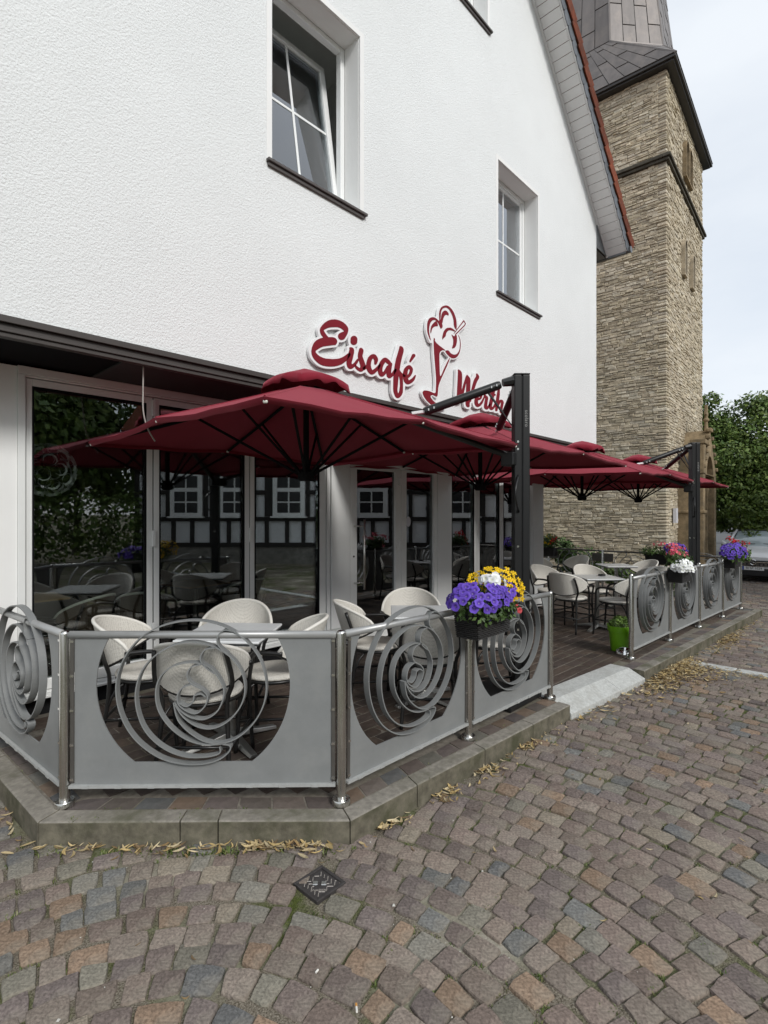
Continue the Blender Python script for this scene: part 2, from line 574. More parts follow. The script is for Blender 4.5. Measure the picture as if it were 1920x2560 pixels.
# pavement joints: soil, sand and moss
def joint_mat():
    m = bpy.data.materials.new('joint_sand_and_moss')
    m.use_nodes = True
    t = m.node_tree
    b = t.nodes['Principled BSDF']
    b.inputs['Roughness'].default_value = 0.95
    b.inputs['Specular IOR Level'].default_value = 0.1
    tc = t.nodes.new('ShaderNodeTexCoord')

    def noise(s, d=6):
        n = t.nodes.new('ShaderNodeTexNoise')
        n.inputs['Scale'].default_value = s
        n.inputs['Detail'].default_value = d
        n.inputs['Roughness'].default_value = 0.65
        t.links.new(tc.outputs['Object'], n.inputs['Vector'])
        return n.outputs['Fac']

    def ramp(src, a, c, v0=0.0, v1=1.0):
        r = t.nodes.new('ShaderNodeMapRange')
        r.inputs['From Min'].default_value = a
        r.inputs['From Max'].default_value = c
        r.inputs['To Min'].default_value = v0
        r.inputs['To Max'].default_value = v1
        t.links.new(src, r.inputs['Value'])
        return r.outputs['Result']

    def mixc(f, c1, c2):
        x = t.nodes.new('ShaderNodeMixRGB')
        t.links.new(f, x.inputs[0])
        for k, c in ((1, c1), (2, c2)):
            if isinstance(c, tuple):
                x.inputs[k].default_value = (*c, 1)
            else:
                t.links.new(c, x.inputs[k])
        return x.outputs['Color']
    fine = ramp(noise(160, 3), 0.35, 0.65)
    sand = mixc(fine, (0.075, 0.062, 0.045), (0.28, 0.25, 0.20))
    moss = mixc(fine, (0.035, 0.048, 0.012), (0.105, 0.125, 0.035))
    c = mixc(ramp(noise(2.6), 0.47, 0.60), sand, moss)
    c = mixc(ramp(noise(1.3), 0.53, 0.66), c, (0.36, 0.33, 0.275))
    t.links.new(c, b.inputs['Base Color'])
    bp = t.nodes.new('ShaderNodeBump')
    bp.inputs['Strength'].default_value = 0.8
    bp.inputs['Distance'].default_value = 0.01
    t.links.new(noise(90, 4), bp.inputs['Height'])
    t.links.new(bp.outputs['Normal'], b.inputs['Normal'])
    return m


M['joint'] = joint_mat()
M['terrace_joint'] = mat('paver_joint_sand', (0.19, 0.172, 0.145), 0.95, var=0.25, vscale=30, spec=0.1, dirt=(0.07, 0.075, 0.035), dscale=1.5, damt=0.6)

# outlines of the wall signs, metres along and up the wall
SIGN={'cafe_letters':[[[(3.338,3.492),(3.379,3.505),(3.408,3.51),(3.453,3.512),(3.491,3.507),(3.527,3.494),(3.553,3.475),(3.561,3.46),(3.56,3.437),(3.548,3.405),(3.52,3.362),(3.507,3.346),(3.499,3.34),(3.487,3.333),(3.472,3.328),(3.453,3.327),(3.44,3.331),(3.429,3.34),(3.425,3.35),(3.428,3.368),(3.442,3.385),(3.465,3.4),(3.499,3.418),(3.504,3.423),(3.487,3.432),(3.461,3.44),(3.442,3.442),(3.419,3.44),(3.382,3.431),(3.342,3.42),(3.313,3.409),(3.291,3.398),(3.262,3.381),(3.248,3.37),(3.245,3.367),(3.246,3.361),(3.26,3.346),(3.278,3.331),(3.302,3.315),(3.345,3.326),(3.367,3.329),(3.386,3.328),(3.398,3.324),(3.407,3.318),(3.413,3.308),(3.415,3.297),(3.408,3.278),(3.396,3.265),(3.39,3.26),(3.367,3.255),(3.237,3.211),(3.2,3.19),(3.16,3.161),(3.148,3.151),(3.145,3.145),(3.147,3.137),(3.166,3.122),(3.197,3.11),(3.237,3.104),(3.273,3.105),(3.313,3.111),(3.356,3.118),(3.408,3.131),(3.446,3.144),(3.487,3.166),(3.51,3.181),(3.561,3.22),(3.572,3.224),(3.584,3.222),(3.591,3.215),(3.591,3.207),(3.549,3.152),(3.521,3.126),(3.49,3.103),(3.468,3.089),(3.427,3.069),(3.382,3.053),(3.356,3.046),(3.309,3.036),(3.28,3.033),(3.234,3.031),(3.205,3.034),(3.183,3.04),(3.161,3.049),(3.131,3.067),(3.117,3.08),(3.102,3.103),(3.098,3.116),(3.096,3.139),(3.102,3.17),(3.118,3.206),(3.129,3.222),(3.14,3.235),(3.16,3.254),(3.192,3.275),(3.239,3.297),(3.215,3.313),(3.202,3.331),(3.197,3.355),(3.2,3.369),(3.206,3.381),(3.23,3.414),(3.259,3.443),(3.291,3.467),(3.313,3.48)]],[[(3.619,3.403),(3.636,3.41),(3.655,3.412),(3.671,3.408),(3.682,3.398),(3.685,3.387),(3.682,3.351),(3.671,3.335),(3.655,3.324),(3.636,3.317),(3.617,3.316),(3.602,3.321),(3.593,3.33),(3.591,3.339),(3.592,3.373),(3.6,3.387)],[(3.581,3.282),(3.588,3.285),(3.608,3.288),(3.624,3.286),(3.632,3.281),(3.64,3.266),(3.638,3.237),(3.621,3.178),(3.607,3.141),(3.607,3.121),(3.608,3.12),(3.624,3.128),(3.642,3.142),(3.68,3.186),(3.688,3.192),(3.696,3.194),(3.703,3.193),(3.709,3.185),(3.688,3.149),(3.675,3.132),(3.652,3.107),(3.624,3.084),(3.608,3.075),(3.588,3.069),(3.576,3.068),(3.561,3.072),(3.547,3.083),(3.537,3.106),(3.537,3.135),(3.552,3.187),(3.575,3.252),(3.577,3.261),(3.574,3.272)]],[[(3.722,3.308),(3.732,3.312),(3.744,3.313),(3.76,3.308),(3.769,3.298),(3.771,3.284),(3.756,3.233),(3.763,3.217),(3.797,3.16),(3.802,3.146),(3.801,3.131),(3.794,3.115),(3.784,3.101),(3.769,3.087),(3.753,3.076),(3.732,3.069),(3.716,3.068),(3.684,3.076),(3.661,3.088),(3.651,3.101),(3.646,3.111),(3.651,3.12),(3.663,3.124),(3.688,3.112),(3.712,3.106),(3.72,3.105),(3.726,3.113),(3.727,3.122),(3.725,3.133),(3.695,3.2),(3.691,3.216),(3.695,3.247),(3.712,3.297)]],[[(3.893,3.281),(3.921,3.29),(3.947,3.287),(3.96,3.28),(3.971,3.271),(3.98,3.26),(3.985,3.246),(3.984,3.234),(3.979,3.221),(3.964,3.194),(3.955,3.186),(3.947,3.183),(3.934,3.183),(3.928,3.189),(3.927,3.225),(3.912,3.243),(3.893,3.224),(3.881,3.195),(3.877,3.164),(3.882,3.141),(3.89,3.128),(3.899,3.119),(3.904,3.12),(3.915,3.127),(3.947,3.15),(3.999,3.199),(4.008,3.203),(4.016,3.204),(4.025,3.2),(4.026,3.194),(4.002,3.156),(3.978,3.127),(3.938,3.092),(3.921,3.081),(3.904,3.074),(3.891,3.071),(3.874,3.07),(3.853,3.076),(3.83,3.092),(3.814,3.116),(3.811,3.117),(3.794,3.102),(3.786,3.097),(3.773,3.095),(3.761,3.099),(3.757,3.107),(3.761,3.117),(3.811,3.156),(3.814,3.178),(3.823,3.206),(3.839,3.236),(3.865,3.263)]],[[(4.08,3.285),(4.097,3.29),(4.124,3.289),(4.156,3.277),(4.178,3.265),(4.184,3.257),(4.197,3.254),(4.203,3.249),(4.205,3.24),(4.19,3.174),(4.187,3.14),(4.203,3.152),(4.243,3.2),(4.253,3.204),(4.262,3.205),(4.274,3.2),(4.276,3.195),(4.274,3.188),(4.243,3.142),(4.222,3.118),(4.202,3.102),(4.174,3.085),(4.156,3.081),(4.141,3.082),(4.122,3.093),(4.117,3.105),(4.113,3.123),(4.11,3.125),(4.075,3.091),(4.061,3.082),(4.047,3.078),(4.03,3.075),(4.016,3.077),(4.003,3.084),(3.991,3.096),(3.982,3.119),(3.979,3.136),(3.983,3.164),(3.996,3.197),(4.016,3.229),(4.041,3.258),(4.061,3.275)],[(4.097,3.241),(4.085,3.227),(4.067,3.203),(4.057,3.182),(4.051,3.159),(4.051,3.144),(4.057,3.13),(4.061,3.129),(4.079,3.146),(4.119,3.204),(4.128,3.212),(4.142,3.218),(4.145,3.224),(4.143,3.227)]],[[(4.326,3.464),(4.338,3.469),(4.367,3.468),(4.383,3.461),(4.393,3.441),(4.392,3.425),(4.386,3.404),(4.365,3.349),(4.344,3.284),(4.325,3.204),(4.357,3.18),(4.42,3.163),(4.425,3.156),(4.42,3.147),(4.41,3.142),(4.375,3.141),(4.382,3.072),(4.381,2.995),(4.377,2.966),(4.369,2.949),(4.357,2.931),(4.334,2.908),(4.314,2.896),(4.29,2.89),(4.281,2.89),(4.267,2.894),(4.249,2.907),(4.234,2.93),(4.226,2.947),(4.221,2.978),(4.223,3.094),(4.232,3.164),(4.245,3.235),(4.267,3.312),(4.317,3.433)],[(4.314,3.134),(4.309,3.132),(4.309,3.128),(4.29,2.986),(4.291,2.964),(4.299,2.944),(4.302,2.944),(4.314,2.959),(4.321,2.976),(4.331,3.031),(4.328,3.091)]],[[(4.548,3.427),(4.569,3.433),(4.585,3.432),(4.594,3.424),(4.594,3.414),(4.589,3.406),(4.523,3.337),(4.514,3.328),(4.504,3.324),(4.494,3.324),(4.49,3.327),(4.488,3.333),(4.535,3.414)],[(4.467,3.283),(4.494,3.291),(4.518,3.287),(4.541,3.272),(4.549,3.261),(4.552,3.249),(4.543,3.218),(4.524,3.187),(4.499,3.161),(4.466,3.138),(4.476,3.121),(4.479,3.119),(4.489,3.123),(4.529,3.146),(4.547,3.16),(4.585,3.196),(4.59,3.199),(4.6,3.199),(4.605,3.194),(4.59,3.161),(4.58,3.143),(4.563,3.124),(4.534,3.101),(4.494,3.08),(4.469,3.071),(4.445,3.069),(4.425,3.074),(4.402,3.088),(4.388,3.108),(4.381,3.132),(4.379,3.161),(4.384,3.19),(4.395,3.218),(4.406,3.236),(4.435,3.264)],[(4.484,3.249),(4.468,3.229),(4.461,3.211),(4.457,3.179),(4.459,3.175),(4.464,3.178),(4.481,3.196),(4.493,3.221),(4.496,3.238)]]],'cafe_back':[[(3.33,3.51),(3.379,3.526),(3.416,3.532),(3.463,3.534),(3.513,3.528),(3.549,3.514),(3.579,3.491),(3.588,3.476),(3.591,3.458),(3.585,3.428),(3.565,3.387),(3.545,3.358),(3.525,3.333),(3.506,3.32),(3.487,3.311),(3.468,3.306),(3.444,3.304),(3.434,3.275),(3.42,3.259),(3.406,3.247),(3.388,3.238),(3.369,3.234),(3.247,3.194),(3.22,3.18),(3.175,3.147),(3.191,3.137),(3.212,3.13),(3.238,3.126),(3.26,3.125),(3.296,3.129),(3.36,3.14),(3.397,3.149),(3.43,3.159),(3.463,3.175),(3.487,3.189),(3.539,3.232),(3.547,3.251),(3.545,3.265),(3.548,3.276),(3.557,3.289),(3.576,3.304),(3.566,3.316),(3.562,3.333),(3.562,3.365),(3.573,3.389),(3.584,3.403),(3.603,3.417),(3.623,3.427),(3.647,3.434),(3.672,3.434),(3.691,3.429),(3.706,3.418),(3.714,3.402),(3.715,3.365),(3.706,3.342),(3.686,3.319),(3.656,3.301),(3.667,3.285),(3.672,3.264),(3.685,3.3),(3.693,3.312),(3.703,3.321),(3.718,3.329),(3.733,3.335),(3.754,3.336),(3.769,3.334),(3.789,3.324),(3.8,3.308),(3.801,3.286),(3.787,3.242),(3.795,3.226),(3.8,3.223),(3.826,3.258),(3.858,3.285),(3.89,3.303),(3.922,3.312),(3.954,3.312),(3.98,3.303),(4.0,3.288),(4.014,3.267),(4.042,3.289),(4.065,3.302),(4.086,3.311),(4.109,3.314),(4.137,3.314),(4.161,3.307),(4.218,3.278),(4.224,3.283),(4.294,3.467),(4.309,3.481),(4.33,3.491),(4.348,3.495),(4.384,3.494),(4.408,3.485),(4.419,3.475),(4.429,3.457),(4.429,3.433),(4.384,3.303),(4.368,3.24),(4.372,3.238),(4.392,3.261),(4.419,3.283),(4.459,3.307),(4.452,3.317),(4.453,3.334),(4.503,3.421),(4.512,3.431),(4.532,3.445),(4.557,3.455),(4.582,3.459),(4.608,3.456),(4.621,3.45),(4.63,3.441),(4.633,3.425),(4.629,3.412),(4.609,3.387),(4.539,3.315),(4.572,3.293),(4.585,3.276),(4.59,3.256),(4.581,3.222),(4.608,3.225),(4.627,3.222),(4.642,3.209),(4.642,3.192),(4.61,3.133),(4.593,3.114),(4.557,3.086),(4.513,3.062),(4.482,3.05),(4.451,3.045),(4.42,3.045),(4.413,2.969),(4.405,2.948),(4.393,2.93),(4.366,2.9),(4.342,2.883),(4.324,2.874),(4.294,2.866),(4.264,2.866),(4.235,2.877),(4.219,2.891),(4.2,2.919),(4.192,2.937),(4.186,2.967),(4.187,3.06),(4.183,3.064),(4.154,3.058),(4.132,3.057),(4.115,3.061),(4.092,3.074),(4.059,3.058),(4.031,3.052),(4.014,3.052),(3.983,3.061),(3.96,3.079),(3.933,3.062),(3.906,3.051),(3.89,3.048),(3.863,3.047),(3.831,3.055),(3.8,3.078),(3.797,3.078),(3.764,3.058),(3.743,3.05),(3.728,3.046),(3.703,3.046),(3.684,3.049),(3.637,3.068),(3.618,3.057),(3.598,3.05),(3.569,3.046),(3.549,3.049),(3.534,3.056),(3.519,3.071),(3.51,3.09),(3.482,3.073),(3.434,3.051),(3.383,3.032),(3.333,3.02),(3.278,3.012),(3.247,3.01),(3.198,3.013),(3.172,3.019),(3.146,3.029),(3.125,3.041),(3.099,3.06),(3.085,3.077),(3.077,3.092),(3.07,3.121),(3.07,3.138),(3.077,3.169),(3.096,3.21),(3.109,3.23),(3.123,3.247),(3.149,3.27),(3.192,3.297),(3.177,3.32),(3.171,3.349),(3.176,3.371),(3.194,3.403),(3.224,3.437),(3.256,3.467),(3.296,3.493)],[(3.351,3.402),(3.31,3.386),(3.283,3.371),(3.279,3.366),(3.292,3.354),(3.314,3.339),(3.351,3.348),(3.388,3.351),(3.397,3.35),(3.404,3.373),(3.42,3.394),(3.454,3.417),(3.438,3.42),(3.42,3.419)]],'name_letters':[[[(5.426,3.425),(5.436,3.427),(5.461,3.424),(5.478,3.419),(5.498,3.405),(5.508,3.385),(5.511,3.357),(5.511,3.318),(5.499,3.172),(5.535,3.254),(5.591,3.369),(5.596,3.375),(5.607,3.382),(5.608,3.389),(5.618,3.396),(5.629,3.396),(5.675,3.372),(5.687,3.362),(5.695,3.349),(5.697,3.332),(5.688,3.175),(5.691,3.169),(5.746,3.299),(5.771,3.35),(5.787,3.373),(5.825,3.413),(5.829,3.449),(5.838,3.455),(5.852,3.456),(5.882,3.441),(5.894,3.431),(5.898,3.419),(5.893,3.4),(5.847,3.349),(5.806,3.277),(5.76,3.184),(5.71,3.072),(5.7,3.063),(5.68,3.055),(5.677,3.022),(5.679,3.005),(5.674,2.997),(5.659,2.99),(5.644,2.986),(5.622,2.987),(5.602,2.994),(5.588,3.014),(5.586,3.036),(5.596,3.142),(5.602,3.286),(5.6,3.292),(5.523,3.084),(5.511,3.074),(5.487,3.067),(5.483,3.051),(5.474,3.043),(5.465,3.038),(5.453,3.033),(5.44,3.031),(5.428,3.031),(5.416,3.034),(5.407,3.04),(5.403,3.046),(5.399,3.108),(5.421,3.385),(5.42,3.419)]],[[(5.899,3.197),(5.911,3.199),(5.929,3.2),(5.949,3.197),(5.968,3.188),(5.971,3.175),(5.96,3.153),(5.94,3.135),(5.92,3.125),(5.874,3.109),(5.87,3.106),(5.869,3.083),(5.879,3.066),(5.904,3.076),(5.938,3.101),(5.96,3.123),(6.003,3.176),(6.013,3.179),(6.022,3.18),(6.033,3.175),(6.033,3.17),(6.015,3.139),(5.991,3.102),(5.97,3.078),(5.945,3.057),(5.919,3.04),(5.888,3.027),(5.861,3.021),(5.838,3.021),(5.815,3.028),(5.794,3.044),(5.783,3.068),(5.785,3.096),(5.797,3.125),(5.809,3.142),(5.838,3.167),(5.874,3.188)],[(5.911,3.172),(5.887,3.147),(5.887,3.144),(5.892,3.145),(5.906,3.151),(5.915,3.159),(5.92,3.17)]],[[(6.026,3.207),(6.046,3.211),(6.06,3.21),(6.095,3.198),(6.105,3.192),(6.115,3.18),(6.116,3.165),(6.1,3.116),(6.09,3.06),(6.093,3.059),(6.102,3.067),(6.145,3.107),(6.155,3.111),(6.17,3.111),(6.177,3.104),(6.155,3.072),(6.133,3.046),(6.119,3.033),(6.093,3.021),(6.074,3.018),(6.049,3.018),(6.031,3.023),(6.018,3.034),(6.013,3.049),(6.014,3.067),(6.026,3.112),(6.044,3.161),(6.036,3.168),(6.013,3.177),(6.006,3.183),(6.008,3.194)]],[[(6.246,3.316),(6.257,3.32),(6.272,3.321),(6.283,3.32),(6.29,3.316),(6.293,3.306),(6.276,3.263),(6.292,3.262),(6.302,3.26),(6.307,3.25),(6.302,3.243),(6.292,3.237),(6.282,3.234),(6.267,3.232),(6.265,3.23),(6.249,3.175),(6.214,3.104),(6.211,3.093),(6.211,3.073),(6.213,3.069),(6.218,3.072),(6.246,3.091),(6.263,3.112),(6.287,3.152),(6.297,3.158),(6.307,3.16),(6.318,3.159),(6.324,3.152),(6.309,3.11),(6.302,3.096),(6.288,3.079),(6.262,3.056),(6.241,3.043),(6.218,3.032),(6.189,3.026),(6.174,3.027),(6.155,3.033),(6.142,3.044),(6.13,3.069),(6.129,3.084),(6.132,3.103),(6.188,3.233),(6.117,3.235),(6.105,3.241),(6.104,3.248),(6.112,3.256),(6.126,3.262),(6.204,3.263),(6.232,3.306)]],[[(6.382,3.371),(6.392,3.374),(6.403,3.375),(6.412,3.371),(6.415,3.366),(6.414,3.273),(6.395,3.19),(6.397,3.188),(6.405,3.194),(6.428,3.205),(6.464,3.211),(6.484,3.209),(6.501,3.203),(6.517,3.187),(6.518,3.171),(6.494,3.108),(6.482,3.066),(6.481,3.053),(6.484,3.05),(6.491,3.051),(6.551,3.094),(6.567,3.096),(6.577,3.09),(6.576,3.085),(6.529,3.038),(6.51,3.025),(6.493,3.019),(6.469,3.015),(6.443,3.016),(6.423,3.023),(6.41,3.037),(6.41,3.061),(6.445,3.163),(6.443,3.173),(6.416,3.148),(6.368,3.09),(6.355,3.048),(6.349,3.04),(6.332,3.031),(6.312,3.029),(6.297,3.033),(6.291,3.042),(6.308,3.158),(6.327,3.24),(6.358,3.33),(6.37,3.361)]]],'name_back':[[(5.41,3.442),(5.432,3.45),(5.453,3.452),(5.489,3.446),(5.51,3.439),(5.526,3.429),(5.541,3.411),(5.553,3.369),(5.577,3.399),(5.595,3.412),(5.622,3.42),(5.638,3.422),(5.652,3.42),(5.711,3.391),(5.725,3.378),(5.736,3.359),(5.752,3.38),(5.783,3.411),(5.787,3.446),(5.795,3.457),(5.809,3.467),(5.837,3.478),(5.865,3.481),(5.886,3.477),(5.918,3.461),(5.933,3.448),(5.941,3.431),(5.941,3.418),(5.936,3.404),(5.927,3.39),(5.893,3.356),(5.875,3.327),(5.814,3.213),(5.795,3.172),(5.798,3.171),(5.837,3.197),(5.86,3.208),(5.888,3.218),(5.917,3.224),(5.94,3.225),(5.968,3.222),(5.986,3.218),(6.021,3.231),(6.056,3.237),(6.065,3.255),(6.086,3.272),(6.104,3.28),(6.128,3.286),(6.176,3.288),(6.196,3.315),(6.224,3.334),(6.249,3.343),(6.273,3.347),(6.298,3.347),(6.317,3.343),(6.333,3.372),(6.36,3.39),(6.399,3.4),(6.418,3.401),(6.437,3.399),(6.456,3.39),(6.463,3.378),(6.464,3.301),(6.455,3.239),(6.456,3.237),(6.482,3.237),(6.514,3.234),(6.549,3.22),(6.563,3.205),(6.567,3.196),(6.568,3.179),(6.56,3.154),(6.547,3.122),(6.586,3.123),(6.612,3.117),(6.626,3.103),(6.625,3.086),(6.585,3.043),(6.546,3.013),(6.507,2.997),(6.469,2.99),(6.443,2.989),(6.411,2.993),(6.386,3.002),(6.367,3.017),(6.342,3.008),(6.311,3.003),(6.28,3.005),(6.249,3.017),(6.224,3.008),(6.188,3.001),(6.161,3.001),(6.128,3.008),(6.11,3.001),(6.08,2.994),(6.062,2.992),(6.033,2.993),(6.015,2.997),(5.991,3.006),(5.976,3.02),(5.968,3.039),(5.927,3.016),(5.894,3.004),(5.86,2.997),(5.82,2.997),(5.787,3.005),(5.766,3.018),(5.751,3.034),(5.742,3.057),(5.736,3.055),(5.722,3.046),(5.72,3.005),(5.715,2.995),(5.703,2.985),(5.687,2.975),(5.66,2.966),(5.633,2.962),(5.611,2.962),(5.574,2.973),(5.563,2.98),(5.551,2.996),(5.545,3.025),(5.547,3.067),(5.522,3.052),(5.511,3.038),(5.5,3.029),(5.474,3.016),(5.453,3.01),(5.432,3.007),(5.412,3.007),(5.396,3.01),(5.376,3.021),(5.366,3.034),(5.36,3.102),(5.372,3.226),(5.382,3.383),(5.381,3.413),(5.388,3.426)]],'cup_red':[[(5.149,4.143),(5.169,4.15),(5.191,4.155),(5.228,4.156),(5.251,4.152),(5.288,4.139),(5.32,4.12),(5.337,4.106),(5.373,4.059),(5.388,4.019),(5.394,3.954),(5.389,3.915),(5.394,3.915),(5.547,4.075),(5.594,4.039),(5.576,4.011),(5.371,3.84),(5.388,3.844),(5.395,3.836),(5.399,3.81),(5.399,3.776),(5.393,3.745),(5.383,3.719),(5.371,3.7),(5.354,3.682),(5.337,3.672),(5.32,3.665),(5.309,3.662),(5.297,3.662),(5.299,3.673),(5.32,3.714),(5.323,3.758),(5.32,3.774),(5.312,3.789),(5.287,3.823),(5.292,3.827),(5.32,3.819),(5.337,3.817),(5.354,3.826),(5.365,3.852),(5.564,4.018),(5.576,4.038),(5.547,4.054),(5.348,3.857),(5.331,3.846),(5.33,3.847),(5.361,3.881),(5.269,3.875),(5.241,3.868),(5.225,3.861),(5.202,3.845),(5.18,3.82),(5.172,3.805),(5.164,3.777),(5.153,3.766),(5.126,3.744),(5.104,3.723),(5.099,3.722),(5.098,3.741),(5.101,3.761),(5.117,3.804),(5.128,3.823),(5.148,3.848),(5.162,3.861),(5.18,3.875),(5.191,3.882),(5.213,3.891),(5.247,3.901),(5.269,3.905),(5.309,3.904),(5.348,3.896),(5.365,3.889),(5.371,3.89),(5.392,3.913),(5.388,3.915),(5.383,3.91),(5.36,3.921),(5.345,3.934),(5.335,3.952),(5.326,4.016),(5.312,4.046),(5.292,4.074),(5.252,4.109),(5.236,4.118),(5.22,4.123),(5.191,4.127),(5.175,4.125),(5.158,4.121),(5.126,4.106),(5.106,4.092),(5.093,4.079),(5.077,4.054),(5.072,4.037),(5.061,3.962),(5.061,3.953),(5.067,3.942),(5.078,3.996),(5.088,4.025),(5.105,4.052),(5.126,4.072),(5.137,4.078),(5.153,4.084),(5.175,4.087),(5.191,4.086),(5.211,4.078),(5.225,4.065),(5.227,4.056),(5.223,4.045),(5.219,4.041),(5.213,4.04),(5.191,4.042),(5.18,4.04),(5.158,4.03),(5.137,4.012),(5.116,3.974),(5.1,3.92),(5.092,3.909),(5.102,3.892),(5.104,3.879),(5.098,3.865),(5.081,3.847),(5.072,3.843),(5.065,3.846),(5.021,3.893),(5.009,3.903),(4.992,3.912),(4.989,3.908),(4.999,3.897),(5.01,3.875),(5.011,3.865),(5.008,3.858),(4.998,3.853),(4.971,3.847),(4.956,3.841),(4.93,3.826),(4.916,3.815),(4.904,3.802),(4.896,3.788),(4.878,3.739),(4.873,3.741),(4.87,3.746),(4.868,3.768),(4.873,3.795),(4.883,3.823),(4.903,3.85),(4.935,3.881),(4.966,3.905),(4.977,3.909),(4.982,3.91),(4.987,3.913),(4.961,3.917),(4.945,3.915),(4.935,3.912),(4.907,3.899),(4.884,3.88),(4.873,3.867),(4.858,3.841),(4.848,3.81),(4.842,3.774),(4.845,3.743),(4.853,3.714),(4.876,3.662),(4.876,3.659),(4.872,3.658),(4.852,3.675),(4.825,3.713),(4.812,3.741),(4.809,3.756),(4.807,3.787),(4.809,3.832),(4.817,3.862),(4.825,3.877),(4.839,3.897),(4.853,3.91),(4.883,3.928),(4.914,3.939),(4.945,3.944),(4.977,3.943),(5.024,3.927),(5.035,3.928),(5.04,3.94),(5.035,4.01),(5.043,4.045),(5.052,4.067),(5.072,4.095),(5.088,4.109),(5.115,4.127)],[(5.423,3.86),(5.432,3.855),(5.446,3.842),(5.469,3.81),(5.477,3.778),(5.48,3.745),(5.476,3.706),(5.466,3.667),(5.45,3.632),(5.429,3.604),(5.402,3.578),(5.371,3.558),(5.337,3.545),(5.309,3.539),(5.292,3.538),(5.252,3.544),(5.213,3.558),(5.186,3.571),(5.164,3.586),(5.158,3.595),(5.169,3.604),(5.186,3.61),(5.202,3.614),(5.219,3.616),(5.234,3.612),(5.269,3.593),(5.303,3.589),(5.337,3.591),(5.371,3.601),(5.389,3.609),(5.406,3.619),(5.433,3.646),(5.452,3.677),(5.459,3.695),(5.466,3.755),(5.462,3.788),(5.452,3.819)],[(4.934,3.698),(4.935,3.7),(4.944,3.698),(4.956,3.688),(4.95,3.677),(4.956,3.668),(4.987,3.65),(5.04,3.634),(5.142,3.61),(5.158,3.605),(5.153,3.601),(5.115,3.597),(5.099,3.593),(5.088,3.587),(5.061,3.567),(5.051,3.555),(5.045,3.544),(5.041,3.52),(5.04,3.475),(5.048,3.305),(5.051,3.286),(5.056,3.276),(5.061,3.275),(5.067,3.277),(5.076,3.284),(5.141,3.388),(5.202,3.476),(5.238,3.523),(5.247,3.532),(5.251,3.526),(5.23,3.485),(5.185,3.41),(5.079,3.249),(5.04,3.184),(5.026,3.152),(5.017,3.122),(5.007,3.043),(4.998,3.022),(4.982,3.017),(4.977,3.017),(4.914,3.026),(4.899,3.023),(4.879,3.012),(4.871,3.005),(4.87,2.998),(4.878,2.987),(4.917,2.961),(4.956,2.945),(4.979,2.939),(5.029,2.93),(5.077,2.926),(5.142,2.925),(5.158,2.923),(5.163,2.92),(5.158,2.915),(5.148,2.91),(5.093,2.888),(5.067,2.881),(5.04,2.877),(5.013,2.878),(4.956,2.888),(4.868,2.912),(4.822,2.931),(4.802,2.941),(4.782,2.953),(4.752,2.976),(4.733,2.998),(4.726,3.013),(4.724,3.022),(4.729,3.032),(4.735,3.039),(4.747,3.047),(4.762,3.053),(4.802,3.058),(4.853,3.059),(4.935,3.051),(4.956,3.054),(4.966,3.062),(4.971,3.075),(4.978,3.17),(4.977,3.243),(4.938,3.527),(4.93,3.633),(4.929,3.668)]],'cup_back':[[(5.137,4.153),(5.169,4.165),(5.197,4.171),(5.241,4.172),(5.287,4.162),(5.327,4.144),(5.362,4.116),(5.398,4.069),(5.414,4.026),(5.419,3.974),(5.423,3.97),(5.527,4.08),(5.541,4.088),(5.552,4.091),(5.566,4.09),(5.618,4.052),(5.621,4.046),(5.596,4.005),(5.471,3.902),(5.449,3.879),(5.494,3.819),(5.506,3.767),(5.505,3.73),(5.497,3.687),(5.483,3.65),(5.465,3.619),(5.423,3.574),(5.383,3.547),(5.331,3.529),(5.309,3.524),(5.275,3.523),(5.272,3.52),(5.207,3.408),(5.1,3.247),(5.061,3.181),(5.04,3.126),(5.03,3.043),(5.018,3.019),(5.008,3.011),(4.982,3.002),(4.966,3.002),(4.914,3.011),(4.899,3.007),(4.894,3.002),(4.93,2.976),(4.971,2.958),(5.013,2.948),(5.088,2.941),(5.148,2.94),(5.175,2.936),(5.188,2.924),(5.186,2.917),(5.175,2.906),(5.104,2.877),(5.067,2.866),(5.035,2.862),(5.003,2.863),(4.971,2.868),(4.914,2.881),(4.858,2.898),(4.783,2.931),(4.748,2.954),(4.722,2.978),(4.705,3.003),(4.703,3.018),(4.708,3.032),(4.719,3.046),(4.737,3.058),(4.762,3.067),(4.807,3.072),(4.858,3.073),(4.94,3.065),(4.947,3.068),(4.949,3.075),(4.955,3.166),(4.954,3.239),(4.915,3.519),(4.907,3.631),(4.904,3.633),(4.888,3.629),(4.869,3.629),(4.858,3.633),(4.839,3.65),(4.797,3.716),(4.785,3.75),(4.783,3.769),(4.788,3.83),(4.796,3.86),(4.812,3.889),(4.827,3.906),(4.842,3.919),(4.873,3.938),(4.909,3.951),(4.935,3.957),(4.966,3.959),(5.013,3.958),(5.011,4.004),(5.015,4.024),(5.029,4.064),(5.04,4.083),(5.054,4.1),(5.072,4.115),(5.104,4.136)],[(5.11,3.581),(5.088,3.57),(5.072,3.553),(5.065,3.535),(5.063,3.506),(5.072,3.316),(5.103,3.364),(5.18,3.478),(5.224,3.533),(5.16,3.562),(5.136,3.583)]]}
# ------------------------------------------------------------------ the ground
CA, SA = cos(radians(43.2)), sin(radians(43.2))


def depth_of(x, y):
    return x * CA + y * SA


def side_of(x, y):
    return x * SA - y * CA


KERB = [(0.655, 4.70), (0.731, 3.033), (1.803, 1.923), (4.213, 1.855), (5.73, 1.746), (11.55, 1.535), (11.70, 8.5)]


